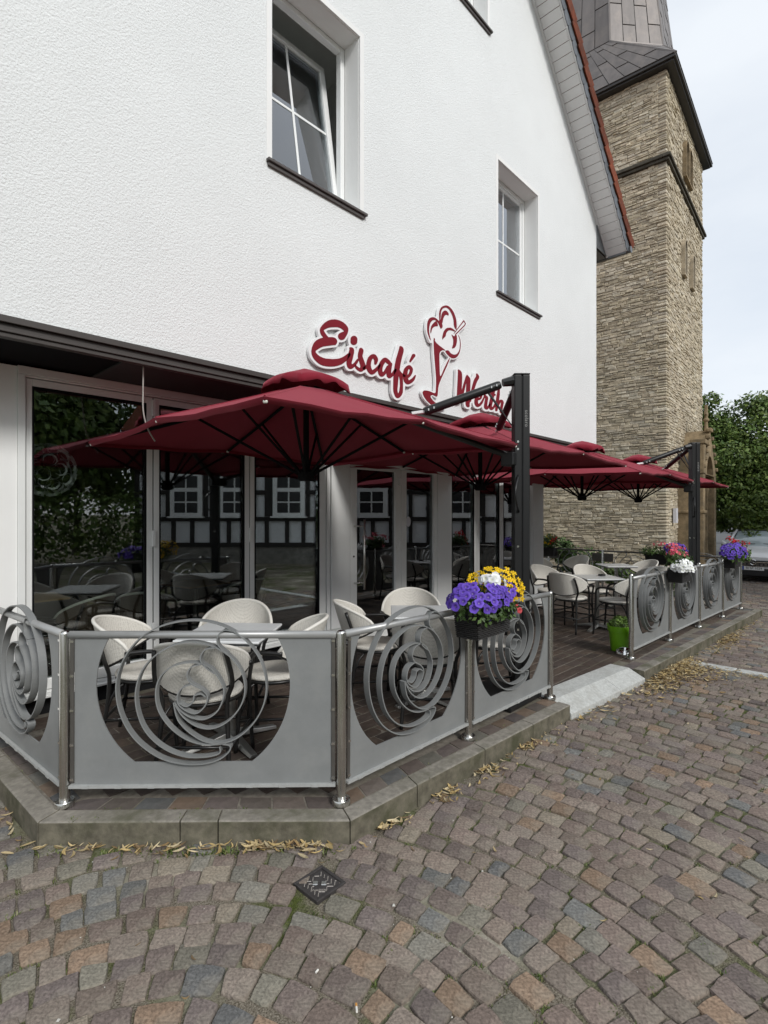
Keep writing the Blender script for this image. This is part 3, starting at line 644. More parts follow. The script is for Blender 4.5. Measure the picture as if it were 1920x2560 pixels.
def offset_line(P, d):
    """polyline moved to its left by d, mitred"""
    out = []
    n = len(P)
    for i in range(n):
        t0 = (Vector(P[i]) - Vector(P[i - 1])).normalized() if i > 0 else None
        t1 = (Vector(P[i + 1]) - Vector(P[i])).normalized() if i < n - 1 else None
        if t0 is None:
            t0 = t1
        if t1 is None:
            t1 = t0
        n0 = Vector((-t0.y, t0.x))
        n1 = Vector((-t1.y, t1.x))
        m = (n0 + n1).normalized()
        k = d / max(m.dot(n0), 0.3)
        out.append((P[i][0] + m.x * k, P[i][1] + m.y * k))
    return out


def terrace_poly(d):
    L = offset_line(KERB, d)
    return L + [(11.7 - d, 9.0), (0.62 + d, 9.0)]


TP_OUT = terrace_poly(0.0)
TP_IN = terrace_poly(0.232)

xs = sorted(set([-60, -20, -8, -3, 0] + [0.5 + 0.25 * i for i in range(30)] + [8, 9, 10, 12, 14, 16, 18, 20, 22, 24, 30, 60, 150, 600]))
ys = [-400, -60, -20, -10, -5, -2.5, 0, 1, 2, 3, 4, 6, 9, 15, 30, 80, 400]
v = [(x, y, G(x) - 0.013) for y in ys for x in xs]
nx = len(xs)
f = [(j * nx + i, j * nx + i + 1, (j + 1) * nx + i + 1, (j + 1) * nx + i) for j in range(len(ys) - 1) for i in range(nx - 1)]
street = MB().add(v, f).build('street', M['joint'])
street['kind'] = 'structure'

SETT_COL = [(0.150, 0.120, 0.106), (0.160, 0.132, 0.114), (0.136, 0.112, 0.102), (0.165, 0.140, 0.122), (0.185, 0.134, 0.098), (0.118, 0.120, 0.118),
            (0.145, 0.138, 0.116), (0.140, 0.115, 0.106), (0.185, 0.136, 0.100), (0.100, 0.102, 0.104), (0.195, 0.170, 0.138), (0.128, 0.108, 0.103), (0.16, 0.154, 0.136)]


def sett_mesh(quad, z, fine=True, tilt=(0, 0), lump=0.004):
    """quad: four corners (x, y) counter-clockwise; returns V, F of one rough dressed stone"""
    cx = sum(p[0] for p in quad) / 4
    cy = sum(p[1] for p in quad) / 4
    V = []
    F = []

    def zt(x, y):
        return z + tilt[0] * (x - cx) + tilt[1] * (y - cy)
    ring = []
    if fine:
        for i in range(4):
            a, b = quad[i], quad[(i + 1) % 4]
            ring.append((a[0] * 0.93 + cx * 0.07, a[1] * 0.93 + cy * 0.07))
            for t in (0.33, 0.67):
                q = random.uniform(-0.055, 0.05)
                mx, my = a[0] + (b[0] - a[0]) * t, a[1] + (b[1] - a[1]) * t
                ring.append((mx + (mx - cx) * q, my + (my - cy) * q))
    else:
        for i in range(4):
            ring.append(quad[i])
    n = len(ring)
    for sc, dz, jit in (((1.03, -0.03, 0), (1.0, -0.0075, 0.0025), (0.955, -0.001, 0.0018)) if fine else ((1.03, -0.03, 0), (0.975, -0.002, 0.002))):
        for x, y in ring:
            X, Y = cx + (x - cx) * sc, cy + (y - cy) * sc
            V.append((X, Y, zt(X, Y) + dz + random.uniform(-jit, jit)))
    k = len(V) // n
    for r in range(k - 1):
        for i in range(n):
            j = (i + 1) % n
            F.append((r * n + i, r * n + j, (r + 1) * n + j, (r + 1) * n + i))
    V.append((cx + random.uniform(-.01, .01), cy + random.uniform(-.01, .01), zt(cx, cy) + random.uniform(0, lump)))
    for i in range(n):
        F.append(((k - 1) * n + i, (k - 1) * n + (i + 1) % n, len(V) - 1))
    return V, F


setts = []


def add_sett(quad, blocky=0.0):
    cx = sum(p[0] for p in quad) / 4
    cy = sum(p[1] for p in quad) / 4
    d, a = depth_of(cx, cy), side_of(cx, cy)
    if d < 0.9 or d > 23 or abs(a) > 0.80 * d + 1.0:
        return
    if in_poly(cx, cy, TP_OUT) or (6.84 < cx < 7.06 and cy < 1.72):
        return
    if abs(cx - 1.517) < 0.108 and abs(cy - 1.817) < 0.108:
        return
    # push corners off the cover and jitter
    q = [(x + random.uniform(-.009, .009), y + random.uniform(-.009, .009)) for x, y in quad]
    vis = d > 1.5 and abs(a) < 0.735 * d and in_view(cx, cy)
    c = random.choice(SETT_COL if random.random() < (0.72 if cx < 1.5 else 0.36) else SETT_COL[:4] + [SETT_COL[7], SETT_COL[11]])
    k = random.uniform(0.92, 1.36)
    setts.append((0 if vis else 1, d, q, (c[0] * k * 1.12, c[1] * k * 1.10, c[2] * k * 1.06)))


def in_view(x, y):
    """not hidden behind the terrace kerb"""
    return True


CX, CY = 0.27, 1.16
r = 0.34
row = 0
while r < 23:
    h = random.uniform(0.108, 0.127)
    n0 = random.uniform(0, 0.2)
    s = n0
    L = r * radians(250)
    while s < L:
        wdt = random.choice((0.09, 0.10, 0.11, 0.118, 0.125, 0.135, 0.15))
        g = random.uniform(0.006, 0.014)
        a0 = radians(43.2 - 125) + s / r
        a1 = radians(43.2 - 125) + (s + wdt - g) / r
        wob = 0.016 * sin(row * 0.9 + s * 2.3) + 0.03 * sin(s * 0.9 + 1)
        r0, r1 = r + wob, r + wob + h - g
        quad = [(CX + r0 * cos(a0), CY + r0 * sin(a0)), (CX + r1 * cos(a0), CY + r1 * sin(a0)), (CX + r1 * cos(a1), CY + r1 * sin(a1)), (CX + r0 * cos(a1), CY + r0 * sin(a1))]
        quad = quad[::-1]
        if (quad[0][0] + quad[2][0]) / 2 < 6.95:
            add_sett(quad)
        s += wdt
    r += h
    row += 1
# straight courses beyond the flush strip of pale stones
y = -14.0
x = 7.08
while x < 21:
    h = random.uniform(0.125, 0.14)
    y = -12 + random.uniform(0, 0.2)
    while y < 8:
        wdt = random.choice((0.12, 0.14, 0.16, 0.18))
        quad = [(x, y), (x + h - 0.014, y), (x + h - 0.014, y + wdt - 0.014), (x, y + wdt - 0.014)]
        add_sett(quad)
        y += wdt
    x += h
setts.sort(key=lambda s: (s[0], s[1]))
NP = 300
V, F, Cc = [], [], []
V4 = MB()
for i, (hid, d, q, c) in enumerate(setts):
    cx = sum(p[0] for p in q) / 4
    cy = sum(p[1] for p in q) / 4
    z = G(cx) + random.uniform(-0.006, 0.004)
    tl = (random.uniform(-.03, .03), random.uniform(-.03, .03))
    if i < NP and not hid:
        v, f = sett_mesh([(x - cx, y - cy) for x, y in q], 0, True, tl, 0.005)
        MB().add(v, f, c).build('sett', M['sett'], street, loc=(cx, cy, z))
    else:
        v, f = sett_mesh(q, z, d < 9, tl, 0.005)
        V4.add(v, f, c)
o = V4.build('setts_beyond', M['sett'], street)
o['kind'] = 'stuff'

# pale flush strip across the street
yy = 1.66
while yy > -9:
    L = random.uniform(0.35, 0.6)
    mb = MB()
    mb.box(-0.075, 0.075, -L / 2 + 0.006, L / 2 - 0.006, -0.05, 0.006)
    bevel(mb.build('gutter_stone', M['granite'], street, loc=(6.95 + 0.03 * sin(yy), yy - L / 2, G(6.95))), 0.008)
    yy -= L

# ------------------------------------------------------------------ the terrace
def zt(x):
    return T + G(x)


px = [0.62 + 0.3 * i for i in range(38)]
mb = MB()
# top sheet: strips clipped to the kerb line
L_in = offset_line(KERB, 0.03)


def y_edge(x):
    """inner kerb line y at x for the street side"""
    for (x0, y0), (x1, y1) in zip(L_in[1:-1], L_in[2:]):
        if x0 <= x <= x1:
            return y0 + (y1 - y0) * (x - x0) / (x1 - x0) + (0.29 if 4.21 < x < 5.735 else 0.0)
    return L_in[1][1] if x < L_in[1][0] else L_in[-2][1]


bx = sorted([0.76, 0.9, 1.1, 1.3, 1.5, 1.7, 1.82, 2.0] + [2.0 + 0.4 * i for i in range(1, 25)] + [11.62, 4.205, 4.213, 5.73, 5.738])
v, f = [], []
for x in bx:
    v += [(x, y_edge(x), zt(x) - 0.005), (x, 3.4, zt(x) - 0.005), (x, 9.0, zt(x) - 0.005)]
for i in range(len(bx) - 1):
    for k in range(2):
        f.append((i * 3 + k, (i + 1) * 3 + k, (i + 1) * 3 + k + 1, i * 3 + k + 1))
terrace = MB().add(v, f).build('terrace_paving', M['terrace_joint'])
terrace['kind'] = 'structure'

PAV = [(0.068, 0.050, 0.041), (0.078, 0.057, 0.046), (0.060, 0.046, 0.039), (0.088, 0.064, 0.050), (0.072, 0.055, 0.047), (0.096, 0.071, 0.055)]
pav = []
y = 1.5
row = 0
while y < 5.0:
    x = 0.7 + (0.12 if row % 2 else 0.0)
    while x < 11.6:
        q = [(x + .002, y), (x + 0.237, y), (x + 0.237, y + 0.108), (x + .002, y + 0.108)]
        cx, cy = x + 0.12, y + 0.055
        if all(in_poly(a, b, TP_IN) for a, b in q) and cy < 4.60:
            d = depth_of(cx, cy)
            vis = abs(side_of(cx, cy)) < 0.73 * d
            pav.append((0 if vis else 1, d, q, random.choice(PAV)))
        x += 0.24
    y += 0.118
    row += 1
# a soldier row of setts just inside the kerb
L1 = offset_line(KERB, 0.118)
L2 = offset_line(KERB, 0.228)
for i in range(len(KERB) - 1):
    a0, a1, b0, b1 = Vector(L1[i]), Vector(L1[i + 1]), Vector(L2[i]), Vector(L2[i + 1])
    if i == 3:
        continue
    n = max(1, int((a1 - a0).length / 0.165))
    for k in range(n):
        t0, t1 = (k + 0.02) / n, (k + 0.98) / n
        q = [tuple(a0.lerp(a1, t0)), tuple(a0.lerp(a1, t1)), tuple(b0.lerp(b1, t1)), tuple(b0.lerp(b1, t0))]
        cx = sum(p[0] for p in q) / 4
        cy = sum(p[1] for p in q) / 4
        if cy > 4.5:
            continue
        d = depth_of(cx, cy)
        c = random.choice(SETT_COL)
        kq = random.uniform(0.62, 0.95)
        pav.append((0 if abs(side_of(cx, cy)) < 0.73 * d else 1, d, q, tuple(x * kq for x in c)))
pav.sort(key=lambda s: (s[0], s[1]))
V4 = MB()
for i, (hid, d, q, c) in enumerate(pav):
    cx = sum(p[0] for p in q) / 4
    cy = sum(p[1] for p in q) / 4
    z = zt(cx) + random.uniform(-0.002, 0.0015)
    k = random.uniform(0.85, 1.15)
    c = tuple(x * k for x in c)
    sl = G(cx + 0.1) - G(cx - 0.1)
    tl = (sl / 0.2 + random.uniform(-.008, .008), random.uniform(-.008, .008))
    if i < 300 and not hid:
        v, f = sett_mesh([(x - cx, y - cy) for x, y in q], 0, False, tl, 0.001)
        MB().add(v, f, c).build('paver', M['paver'], terrace, loc=(cx, cy, z))
    else:
        v, f = sett_mesh(q, z, False, tl, 0.001)
        V4.add(v, f, c)
o = V4.build('pavers_beyond', M['paver'], terrace)
o['kind'] = 'stuff'


def kerb_stone(i, t0, t1, prof, m, name):
    """one stone between fractions t0..t1 of kerb segment i; prof: (offset from the outer line, z above the local street)"""
    mb = MB()
    n = len(prof)
    v = []
    p, q = Vector(KERB[i]), Vector(KERB[i + 1])
    e = 0.0025 / (q - p).length
    for t in (t0 + e, t1 - e):
        for off, z in prof:
            Lo = offset_line(KERB, off)
            w = Vector(Lo[i]).lerp(Vector(Lo[i + 1]), t)
            v.append((w.x, w.y, G(w.x) + z))
    f = [(k, (k + 1) % n, n + (k + 1) % n, n + k) for k in range(n)]
    f += [tuple(range(n - 1, -1, -1)), tuple(range(n, 2 * n))]
    o = mb.add(v, f).build(name, m, terrace)
    fix_normals(o)
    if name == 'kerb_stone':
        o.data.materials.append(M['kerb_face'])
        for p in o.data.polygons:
            if abs(p.normal.z) < 0.3:  # upright faces get the tone with shade painted in
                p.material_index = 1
    return bevel(o, 0.006, 2)


KP = [(0, -0.10), (0, T - 0.004), (0.006, T + 0.002), (0.105, T + 0.003), (0.105, -0.10)]
RP = [(-0.01, -0.10), (-0.01, 0.045), (0.13, T - 0.004), (0.15, T + 0.006), (0.345, T + 0.007), (0.345, -0.10)]
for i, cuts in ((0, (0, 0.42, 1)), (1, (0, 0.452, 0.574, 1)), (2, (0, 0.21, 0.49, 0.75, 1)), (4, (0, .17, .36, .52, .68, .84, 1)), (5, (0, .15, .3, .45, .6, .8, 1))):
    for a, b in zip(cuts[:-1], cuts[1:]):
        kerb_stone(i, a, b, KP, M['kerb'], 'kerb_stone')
for a, b in ((0, 0.62), (0.62, 1)):
    kerb_stone(3, a, b, RP, M['granite'], 'ramp_stone')

# asphalt further down the street
mb = MB()
v, f = [], []
for i, x in enumerate((26, 40, 80, 200)):
    v += [(x, -40, G(24) - 0.012), (x, 60, G(24) - 0.012)]
for i in range(3):
    f.append((2 * i, 2 * i + 2, 2 * i + 3, 2 * i + 1))
road = mb.add(v, f).build('asphalt_road', M['asphalt'])
road['kind'] = 'structure'

# ------------------------------------------------------------------ the cafe building
YW, YG, YR = 3.874, 4.62, 4.10         # upper wall face, shop-front face, window recess
XL, XR = -1.4, 9.94
EAVE, APX, APZ = 6.78, 4.27, 12.50
cafe = thing('cafe_building', 'white rendered gabled cafe house with glazed shop front under a dark overhang', 'building')


def gable_z(x):
    return APZ - 0.957 * abs(x - APX)


OPEN = [(2.69, 3.768, 4.715, 6.51), (6.441, 7.619, 4.715, 6.565), (5.06, 6.176, 8.19, 9.9)]
outer = [(XL, 2.842), (XR, 2.842), (XR, gable_z(XR)), (APX, APZ), (XL, gable_z(XL))]
loops = [outer] + [[(a, c), (a, d), (b, d), (b, c)] for a, b, c, d in OPEN]
wall = plate(loops, lambda x, z: (x, YW, z), lambda x, z: (x, YR, z)).build('upper_wall', M['render'], cafe)
fix_normals(wall)
# side and rear walls
mb = MB()
mb.box(XR - 0.25, XR - 0.001, YR + 0.001, 13.0, 2.842, gable_z(XR) - 0.01)
mb.box(XL + 0.001, XL + 0.25, YR + 0.001, 13.0, 0.0, gable_z(XL) - 0.01)
mb.box(XL + 0.26, XR - 0.26, 12.7, 12.95, 0.0, gable_z(XR) - 0.01)
mb.build('side_wall', M['render'], cafe)
# smooth plaster edge band and reveals round each upper opening
for a, b, c, d in OPEN:
    b2 = 0.052
    bd = MB()
    bd.box(a - b2, a + 0.003, YW - 0.004, YW + 0.02, c, d + b2)
    bd.box(b - 0.003, b + b2, YW - 0.004, YW + 0.02, c, d + b2)
    bd.box(a + 0.0035, b - 0.0035, YW - 0.0045, YW + 0.02, d - 0.003, d + b2)
    bd.build('plaster_band', M['smooth_white'], cafe)
    mb = MB()
    e = 0.006
    mb.box(a - 0.01, a + e, YW + 0.021, YR - 0.001, c, d)
    mb.box(b - e, b + 0.01, YW + 0.021, YR - 0.001, c, d)
    mb.box(a + e, b - e, YW + 0.021, YR - 0.001, d - e, d + 0.01)
    mb.build('window_reveal', M['smooth_white'], cafe)
    mb = MB()
    mb.box(a - 0.055, b + 0.075, YW - 0.042, YR + 0.02, c - 0.028, c - 0.002)
    mb.box(a - 0.045, b + 0.045, YW - 0.022, YW - 0.002, c - 0.062, c - 0.029)
    bevel(mb.build('window_sill', M['sill'], cafe), 0.004)
    # room behind
    mb = MB()
    y0, y1 = YR + 0.09, YR + 1.6
    mb.box(a - 0.5, b + 0.5, y1, y1 + 0.02, c - 0.4, d + 0.35)
    mb.box(a - 0.52, a - 0.5, y0, y1, c - 0.4, d + 0.35)
    mb.box(b + 0.5, b + 0.52, y0, y1, c - 0.4, d + 0.35)
    mb.box(a - 0.5, b + 0.5, y0, y1, d + 0.35, d + 0.37)
    mb.box(a - 0.5, b + 0.5, y0, y1, c - 0.42, c - 0.4)
    mb.build('room_wall', M['room'], cafe)


def frame_mb(a, b, c, d, w, y0, y1):
    mb = MB()
    mb.box(a, a + w, y0, y1, c, d)
    mb.box(b - w, b, y0, y1, c, d)
    mb.box(a + w, b - w, y0, y1, c, c + w)
    mb.box(a + w, b - w, y0, y1, d - w, d)
    return mb


for k, (a, b, c, d) in enumerate(OPEN):
    win = frame_mb(a + 0.007, b - 0.007, c, d - 0.007, 0.055, YR, YR + 0.07).build('window', M['pvc'], cafe)
    bevel(win, 0.004)
    # opening sash, hinged at the foot; the first one is tilted open
    pa, pb, pc, pd = a + 0.045, b - 0.045, c + 0.045, d - 0.045
    w_, h_ = pb - pa, pd - pc
    sash = bevel(frame_mb(0, w_, 0, h_, 0.062, -0.03, 0.03).build('sash', M['pvc'], win), 0.004)
    sash.location = (pa, YR + 0.05, pc)
    if k == 0:
        sash.rotation_euler = (radians(-9), 0, 0)
    g = MB().box(0.062, w_ - 0.062, -0.006, 0.006, 0.062, h_ - 0.062)
    for x in (w_ / 2,):
        pass
    pane = g.build('pane', M['glass_up'], win)
    pane.location = sash.location
    pane.rotation_euler = sash.rotation_euler
    bars = MB()
    bars.box(w_ / 2 - 0.013, w_ / 2 + 0.013, -0.012, -0.007, 0.063, h_ - 0.063)
    zb = h_ * 0.53
    bars.box(0.063, w_ / 2 - 0.0135, -0.012, -0.007, zb - 0.013, zb + 0.013)
    bars.box(w_ / 2 + 0.0135, w_ - 0.063, -0.012, -0.007, zb - 0.013, zb + 0.013)
    bo = bars.build('glazing_bar', M['pvc'], win)
    bo.location = sash.location
    bo.rotation_euler = sash.rotation_euler
    # curtain hanging inside
    n = 14
    v, f = [], []
    cw = (b - a) * (0.20 if k == 0 else 0.42)
    for i in range(n + 1):
        x = a + 0.05 + cw * i / n
        y = YR + 0.30 + 0.025 * sin(i * 2.2)
        v += [(x, y, c + 0.02), (x, y, d + 0.1)]
    f = [(2 * i, 2 * i + 2, 2 * i + 3, 2 * i + 1) for i in range(n)]
    MB().add(v, f).build('curtain', M['curtain'], win, smooth=True)

# fascia and soffit of the overhang
mb = MB()
mb.box(XL, XR + 0.02, YW - 0.03, YW + 0.04, 2.798, 2.840)
mb.box(XL, XR + 0.015, YW - 0.004, YW + 0.04, 2.758, 2.797)
mb.box(XL, XR + 0.02, YW - 0.024, YW + 0.05, 2.742, 2.757)
mb.box(XL, XR + 0.015, YW - 0.010, YW + 0.045, 2.712, 2.741)
bevel(mb.build('fascia', M['dark_metal'], cafe), 0.003)
x = -1.4 - 0.53
while x < XR:
    x1 = min(x + 2.4, XR)
    MB().box(max(x, XL) + 0.004, x1 - 0.004, YW + 0.052, YG + 0.10, 2.722, 2.735).build('soffit_panel', M['soffit_dark'], cafe)
    x += 2.4 if x > 1 else 3.4
MB().box(XL, XR, YW + 0.05, YG + 0.2, 2.740, 2.80).build('soffit_backing', M['gap'], cafe)

# ground-floor walls
mb = MB()
mb.box(XL + 0.26, 0.975, YG - 0.035, YG + 0.25, -0.1, 2.715)
mb.build('ground_floor_wall', M['smooth_white'], cafe)
bevel(MB().box(8.60, 8.995, YG - 0.16, YG + 0.25, -0.3, 2.715).build('corner_pillar', M['panel_white'], cafe), 0.01)
MB().box(8.74, 8.99, YG + 0.26, 12.5, -0.3, 2.715).build('ground_floor_side_wall', M['panel_white'], cafe)
MB().box(0.976, 8.598, YG + 0.03, YG + 0.2, -0.15, 0.255).build('plinth', M['plinth'], cafe)
mb = MB()
mb.box(0.976, 4.285, YG - 0.075, YG + 0.06, 0.256, 0.274)
mb.box(0.976, 4.285, YG - 0.01, YG + 0.06, 0.275, 0.30)
mb.box(5.92, 8.598, YG - 0.075, YG + 0.06, 0.256, 0.274)
mb.box(5.92, 8.598, YG - 0.01, YG + 0.06, 0.275, 0.30)
bevel(mb.build('shop_front_sill', M['alu'], cafe), 0.003)
mb = MB()
mb.box(0.976, 8.598, YG - 0.05, YG + 0.06, 2.662, 2.7215)
mb.box(0.976, 1.025, YG - 0.05, YG + 0.06, 0.302, 2.660)
mb.box(0.985, 8.598, YG - 0.03, YG + 0.06, 2.648, 2.661)
bevel(mb.build('shop_front_frame', M['alu'], cafe), 0.004)
MB().box(0.99, 8.59, YG + 0.045, YG + 0.055, 0.302, 0.306).build('threshold_gap', M['gap'], cafe)


def folding(a, b, ga, gb, hinge=True):
    fr = MB()
    y0, y1 = YG - 0.02, YG + 0.045
    fr.box(a + 0.005, ga, y0, y1, 0.306, 2.642)
    fr.box(gb, b - 0.005, y0, y1, 0.306, 2.642)
    fr.box(ga, gb, y0, y1, 0.306, 0.385)
    fr.box(ga, gb, y0, y1, 2.588, 2.642)
    o = bevel(fr.build('folding_window', M['alu'], cafe), 0.004)
    MB().box(ga + 0.001, gb - 0.001, YG + 0.008, YG + 0.02, 0.386, 2.587).build('pane', M['glass'], o)
    gs = MB()
    gs.box(ga, ga + 0.012, y0 - 0.001, y0 + 0.022, 0.386, 2.587)
    gs.box(gb - 0.012, gb, y0 - 0.001, y0 + 0.022, 0.386, 2.587)
    gs.box(ga + 0.0125, gb - 0.0125, y0 - 0.001, y0 + 0.022, 2.575, 2.587)
    gs.build('gasket', M['gap'], o)
    MB().box(b - 0.0045, b + 0.0045, y0 + 0.012, y1, 0.306, 2.642).build('seam', M['gap'], o)
    if hinge:
        for z in (0.62, 1.42, 2.55):
            bevel(MB().box(b - 0.016, b + 0.016, y0 - 0.022, y0 - 0.001, z - 0.07, z + 0.07).build('hinge', M['alu'], o), 0.004)
    return o


folding(1.030, 1.972, 1.073, 1.913)
folding(1.972, 2.936, 2.024, 2.876)
folding(2.936, 3.937, 2.991, 3.837, False)
folding(6.30, 7.03, 6.36, 6.949, False)
folding(7.03, 7.76, 7.107, 7.695)
folding(7.76, 8.53, 7.822, 8.47, False)
# cladding piers beside the door
for x0, x1, dy in ((3.942, 3.99, 0.03), (3.998, 4.285, 0.045), (5.985, 6.24, 0.045), (6.246, 6.295, 0.03), (8.535, 8.597, 0.045)):
    bevel(MB().box(x0, x1, YG - dy, YG + 0.05, 0.302, 2.647).build('cladding_pier', M['panel_white'], cafe), 0.005)
MB().box(3.94, 6.30, YG + 0.051, YG + 0.06, 0.302, 2.647).build('pier_backing', M['gap'], cafe)
# entrance door with side light
zd = 0.07
door = MB()
DY0, DY1 = YG - 0.04, YG + 0.035
door.box(4.292, 4.404, DY0, DY1, zd, 2.20)
door.box(5.101, 5.205, DY0, DY1, zd, 2.20)
door.box(4.404, 5.101, DY0, DY1, zd, zd + 0.12)
door.box(4.404, 5.101, DY0, DY1, 2.168, 2.20)
dr = bevel(door.build('entrance_door', M['alu'], cafe), 0.004)
MB().box(4.405, 5.10, YG - 0.006, YG + 0.006, zd + 0.121, 2.167).build('pane', M['glass'], dr)
h = MB()
h.tube([(4.455, DY0 - 0.075, 0.72), (4.455, DY0 - 0.075, 1.56)], 0.013, 10)
h.tube([(4.35, DY0, 0.80), (4.455, DY0 - 0.075, 0.80)], 0.009, 8)
h.tube([(4.35, DY0, 1.48), (4.455, DY0 - 0.075, 1.48)], 0.009, 8)
h.build('handle', M['stainless'], dr, smooth=True)
MB().lathe([(0.011, 0), (0.011, 0.008)], 10).build('lock', M['iron'], dr, loc=(4.34, DY0 - 0.008, 1.12)).rotation_euler = (radians(90), 0, 0)
for z in (0.35, 1.22, 2.05):
    bevel(MB().box(5.15, 5.215, DY0 - 0.018, DY0 - 0.001, z - 0.055, z + 0.055).build('hinge', M['alu'], dr), 0.004)
sl = MB()
sl.box(5.21, 5.316, DY0, DY1, zd, 2.20)
sl.box(5.911, 5.98, DY0, DY1, zd, 2.20)
sl.box(5.316, 5.911, DY0, DY1, zd, zd + 0.12)
sl.box(5.316, 5.911, DY0, DY1, 2.178, 2.20)
sd = bevel(sl.build('side_light', M['alu'], cafe), 0.004)
MB().box(5.317, 5.91, YG - 0.006, YG + 0.006, zd + 0.121, 2.177).build('pane', M['glass'], sd)
tb = MB()
tb.box(4.292, 5.98, DY0 + 0.004, DY1, 2.204, 2.647)
bevel(tb.build('door_head_panel', M['alu'], cafe), 0.004)

# dim room behind the shop front
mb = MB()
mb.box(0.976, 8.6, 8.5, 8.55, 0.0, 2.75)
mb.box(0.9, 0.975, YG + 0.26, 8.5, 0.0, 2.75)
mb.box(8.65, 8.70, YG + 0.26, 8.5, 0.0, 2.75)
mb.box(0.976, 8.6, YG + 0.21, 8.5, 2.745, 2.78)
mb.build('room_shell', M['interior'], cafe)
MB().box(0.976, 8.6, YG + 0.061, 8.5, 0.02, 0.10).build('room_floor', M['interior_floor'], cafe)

# ---- roof: two slabs, verge soffit boards, hanging slates, verge tiles
OV = 0.37
roof = MB()
th = 0.20
sl_len = None
for sgn in (1, -1):
    xe = (XR + 0.52) if sgn > 0 else (XL - 0.52)
    ze = APZ - 0.957 * abs(xe - APX)
    nx_, nz_ = 0.957 / sqrt(1 + .957 ** 2) * sgn, 1 / sqrt(1 + .957 ** 2)
    p0, p1 = (APX, APZ + 0.02), (xe, ze + 0.02)
    q0, q1 = (APX, APZ + 0.02 + th / nz_), (xe + nx_ * th, ze + nz_ * th)
    v = [(p[0], y, p[1]) for y in (YW - OV + 0.01, 13.2) for p in (p0, p1, q1, q0)]
    f = [(0, 1, 2, 3), (7, 6, 5, 4), (0, 4, 5, 1), (1, 5, 6, 2), (2, 6, 7, 3), (3, 7, 4, 0)]
    roof.add(v, f)
rf = roof.build('roof', M['tile'], cafe)
fix_normals(rf)
# right slope frame: origin at the eave end, u runs up the slope, n is the outward normal
ux, uz = -1 / sqrt(1 + .957 ** 2), .957 / sqrt(1 + .957 ** 2)
nx_, nz_ = -uz * -1, -ux
EX, EZ = XR + 0.50, APZ - 0.957 * (XR + 0.50 - APX)
SLEN = (EX - APX) / -ux


def SP(u, n, y):
    return (EX + ux * u + nx_ * n, y, EZ + uz * u + nz_ * n)


def slope_box(u0, u1, n0, n1, y0, y1):
    mb = MB()
    v = [SP(u, n, y) for n in (n0, n1) for (u, y) in ((u0, y0), (u1, y0), (u1, y1), (u0, y1))]
    return mb.add(v, [(0, 3, 2, 1), (4, 5, 6, 7), (0, 1, 5, 4), (1, 2, 6, 5), (2, 3, 7, 6), (3, 0, 4, 7)])


u = 0.0
while u < SLEN - 0.05:
    o = slope_box(u + 0.003, u + 0.147, -0.004, 0.016, YW - OV + 0.012, YW - 0.002).build('soffit_board', M['board'], rf)
    fix_normals(o)
    bevel(o, 0.004, 1)
    u += 0.15
o = slope_box(0.0, SLEN, -0.035, -0.005, YW - 0.035, YW - 0.002).build('wall_batten', M['board'], rf)
fix_normals(o)
o = slope_box(0.0, SLEN, -0.002, 0.018, YW - OV - 0.012, YW - OV + 0.010).build('verge_board', M['board'], rf)
fix_normals(o)
u = -0.02
while u < SLEN:
    # hanging slate with a rounded lower edge
    L = 0.20
    pts = [(u, 0.16), (u, 0.02)]
    for k in range(1, 6):
        a = pi * k / 6
        pts.append((u + L / 2 - cos(a) * L / 2, 0.02 - 0.045 * sin(a)))
    pts += [(u + L, 0.02), (u + L, 0.16)]
    yj = 0.004 * (1 if int(u / L) % 2 else 0)
    mb = MB()
    n = len(pts)
    v = [SP(p[0] * 1.0, p[1], YW - OV - 0.016 - yj) for p in pts] + [SP(p[0], p[1], YW - OV - 0.026 - yj) for p in pts]
    f = [tuple(range(n)), tuple(range(2 * n - 1, n - 1, -1))] + [(i, (i + 1) % n, n + (i + 1) % n, n + i) for i in range(n)]
    o = mb.add(v, f).build('verge_slate', M['slate'], rf)
    fix_normals(o)
    u += L + 0.002
u = -0.06
while u < SLEN:
    # verge tile: an angled cover with a rolled top, lapping the one below
    L = 0.335
    mb = MB()
    prof = [(0.13, -0.040), (0.135, -0.058), (0.30, -0.066), (0.335, -0.045), (0.345, 0.02), (0.32, 0.09), (0.33, 0.24), (0.30, 0.24), (0.29, 0.05), (0.27, -0.035)]
    v = []
    for uu, lift in ((u, 0.040), (u + 0.03, 0.036), (u + L, -0.012)):
        v += [SP(uu, n + lift, YW - OV + y) for n, y in prof]
    n = len(prof)
    f = [(s * n + k, s * n + (k + 1) % n, (s + 1) * n + (k + 1) % n, (s + 1) * n + k) for s in range(2) for k in range(n)]
    f += [tuple(range(n - 1, -1, -1)), tuple(range(2 * n, 3 * n))]
    o = mb.add(v, f).build('verge_tile', M['tile'], rf)
    fix_normals(o)
    u += L - 0.03
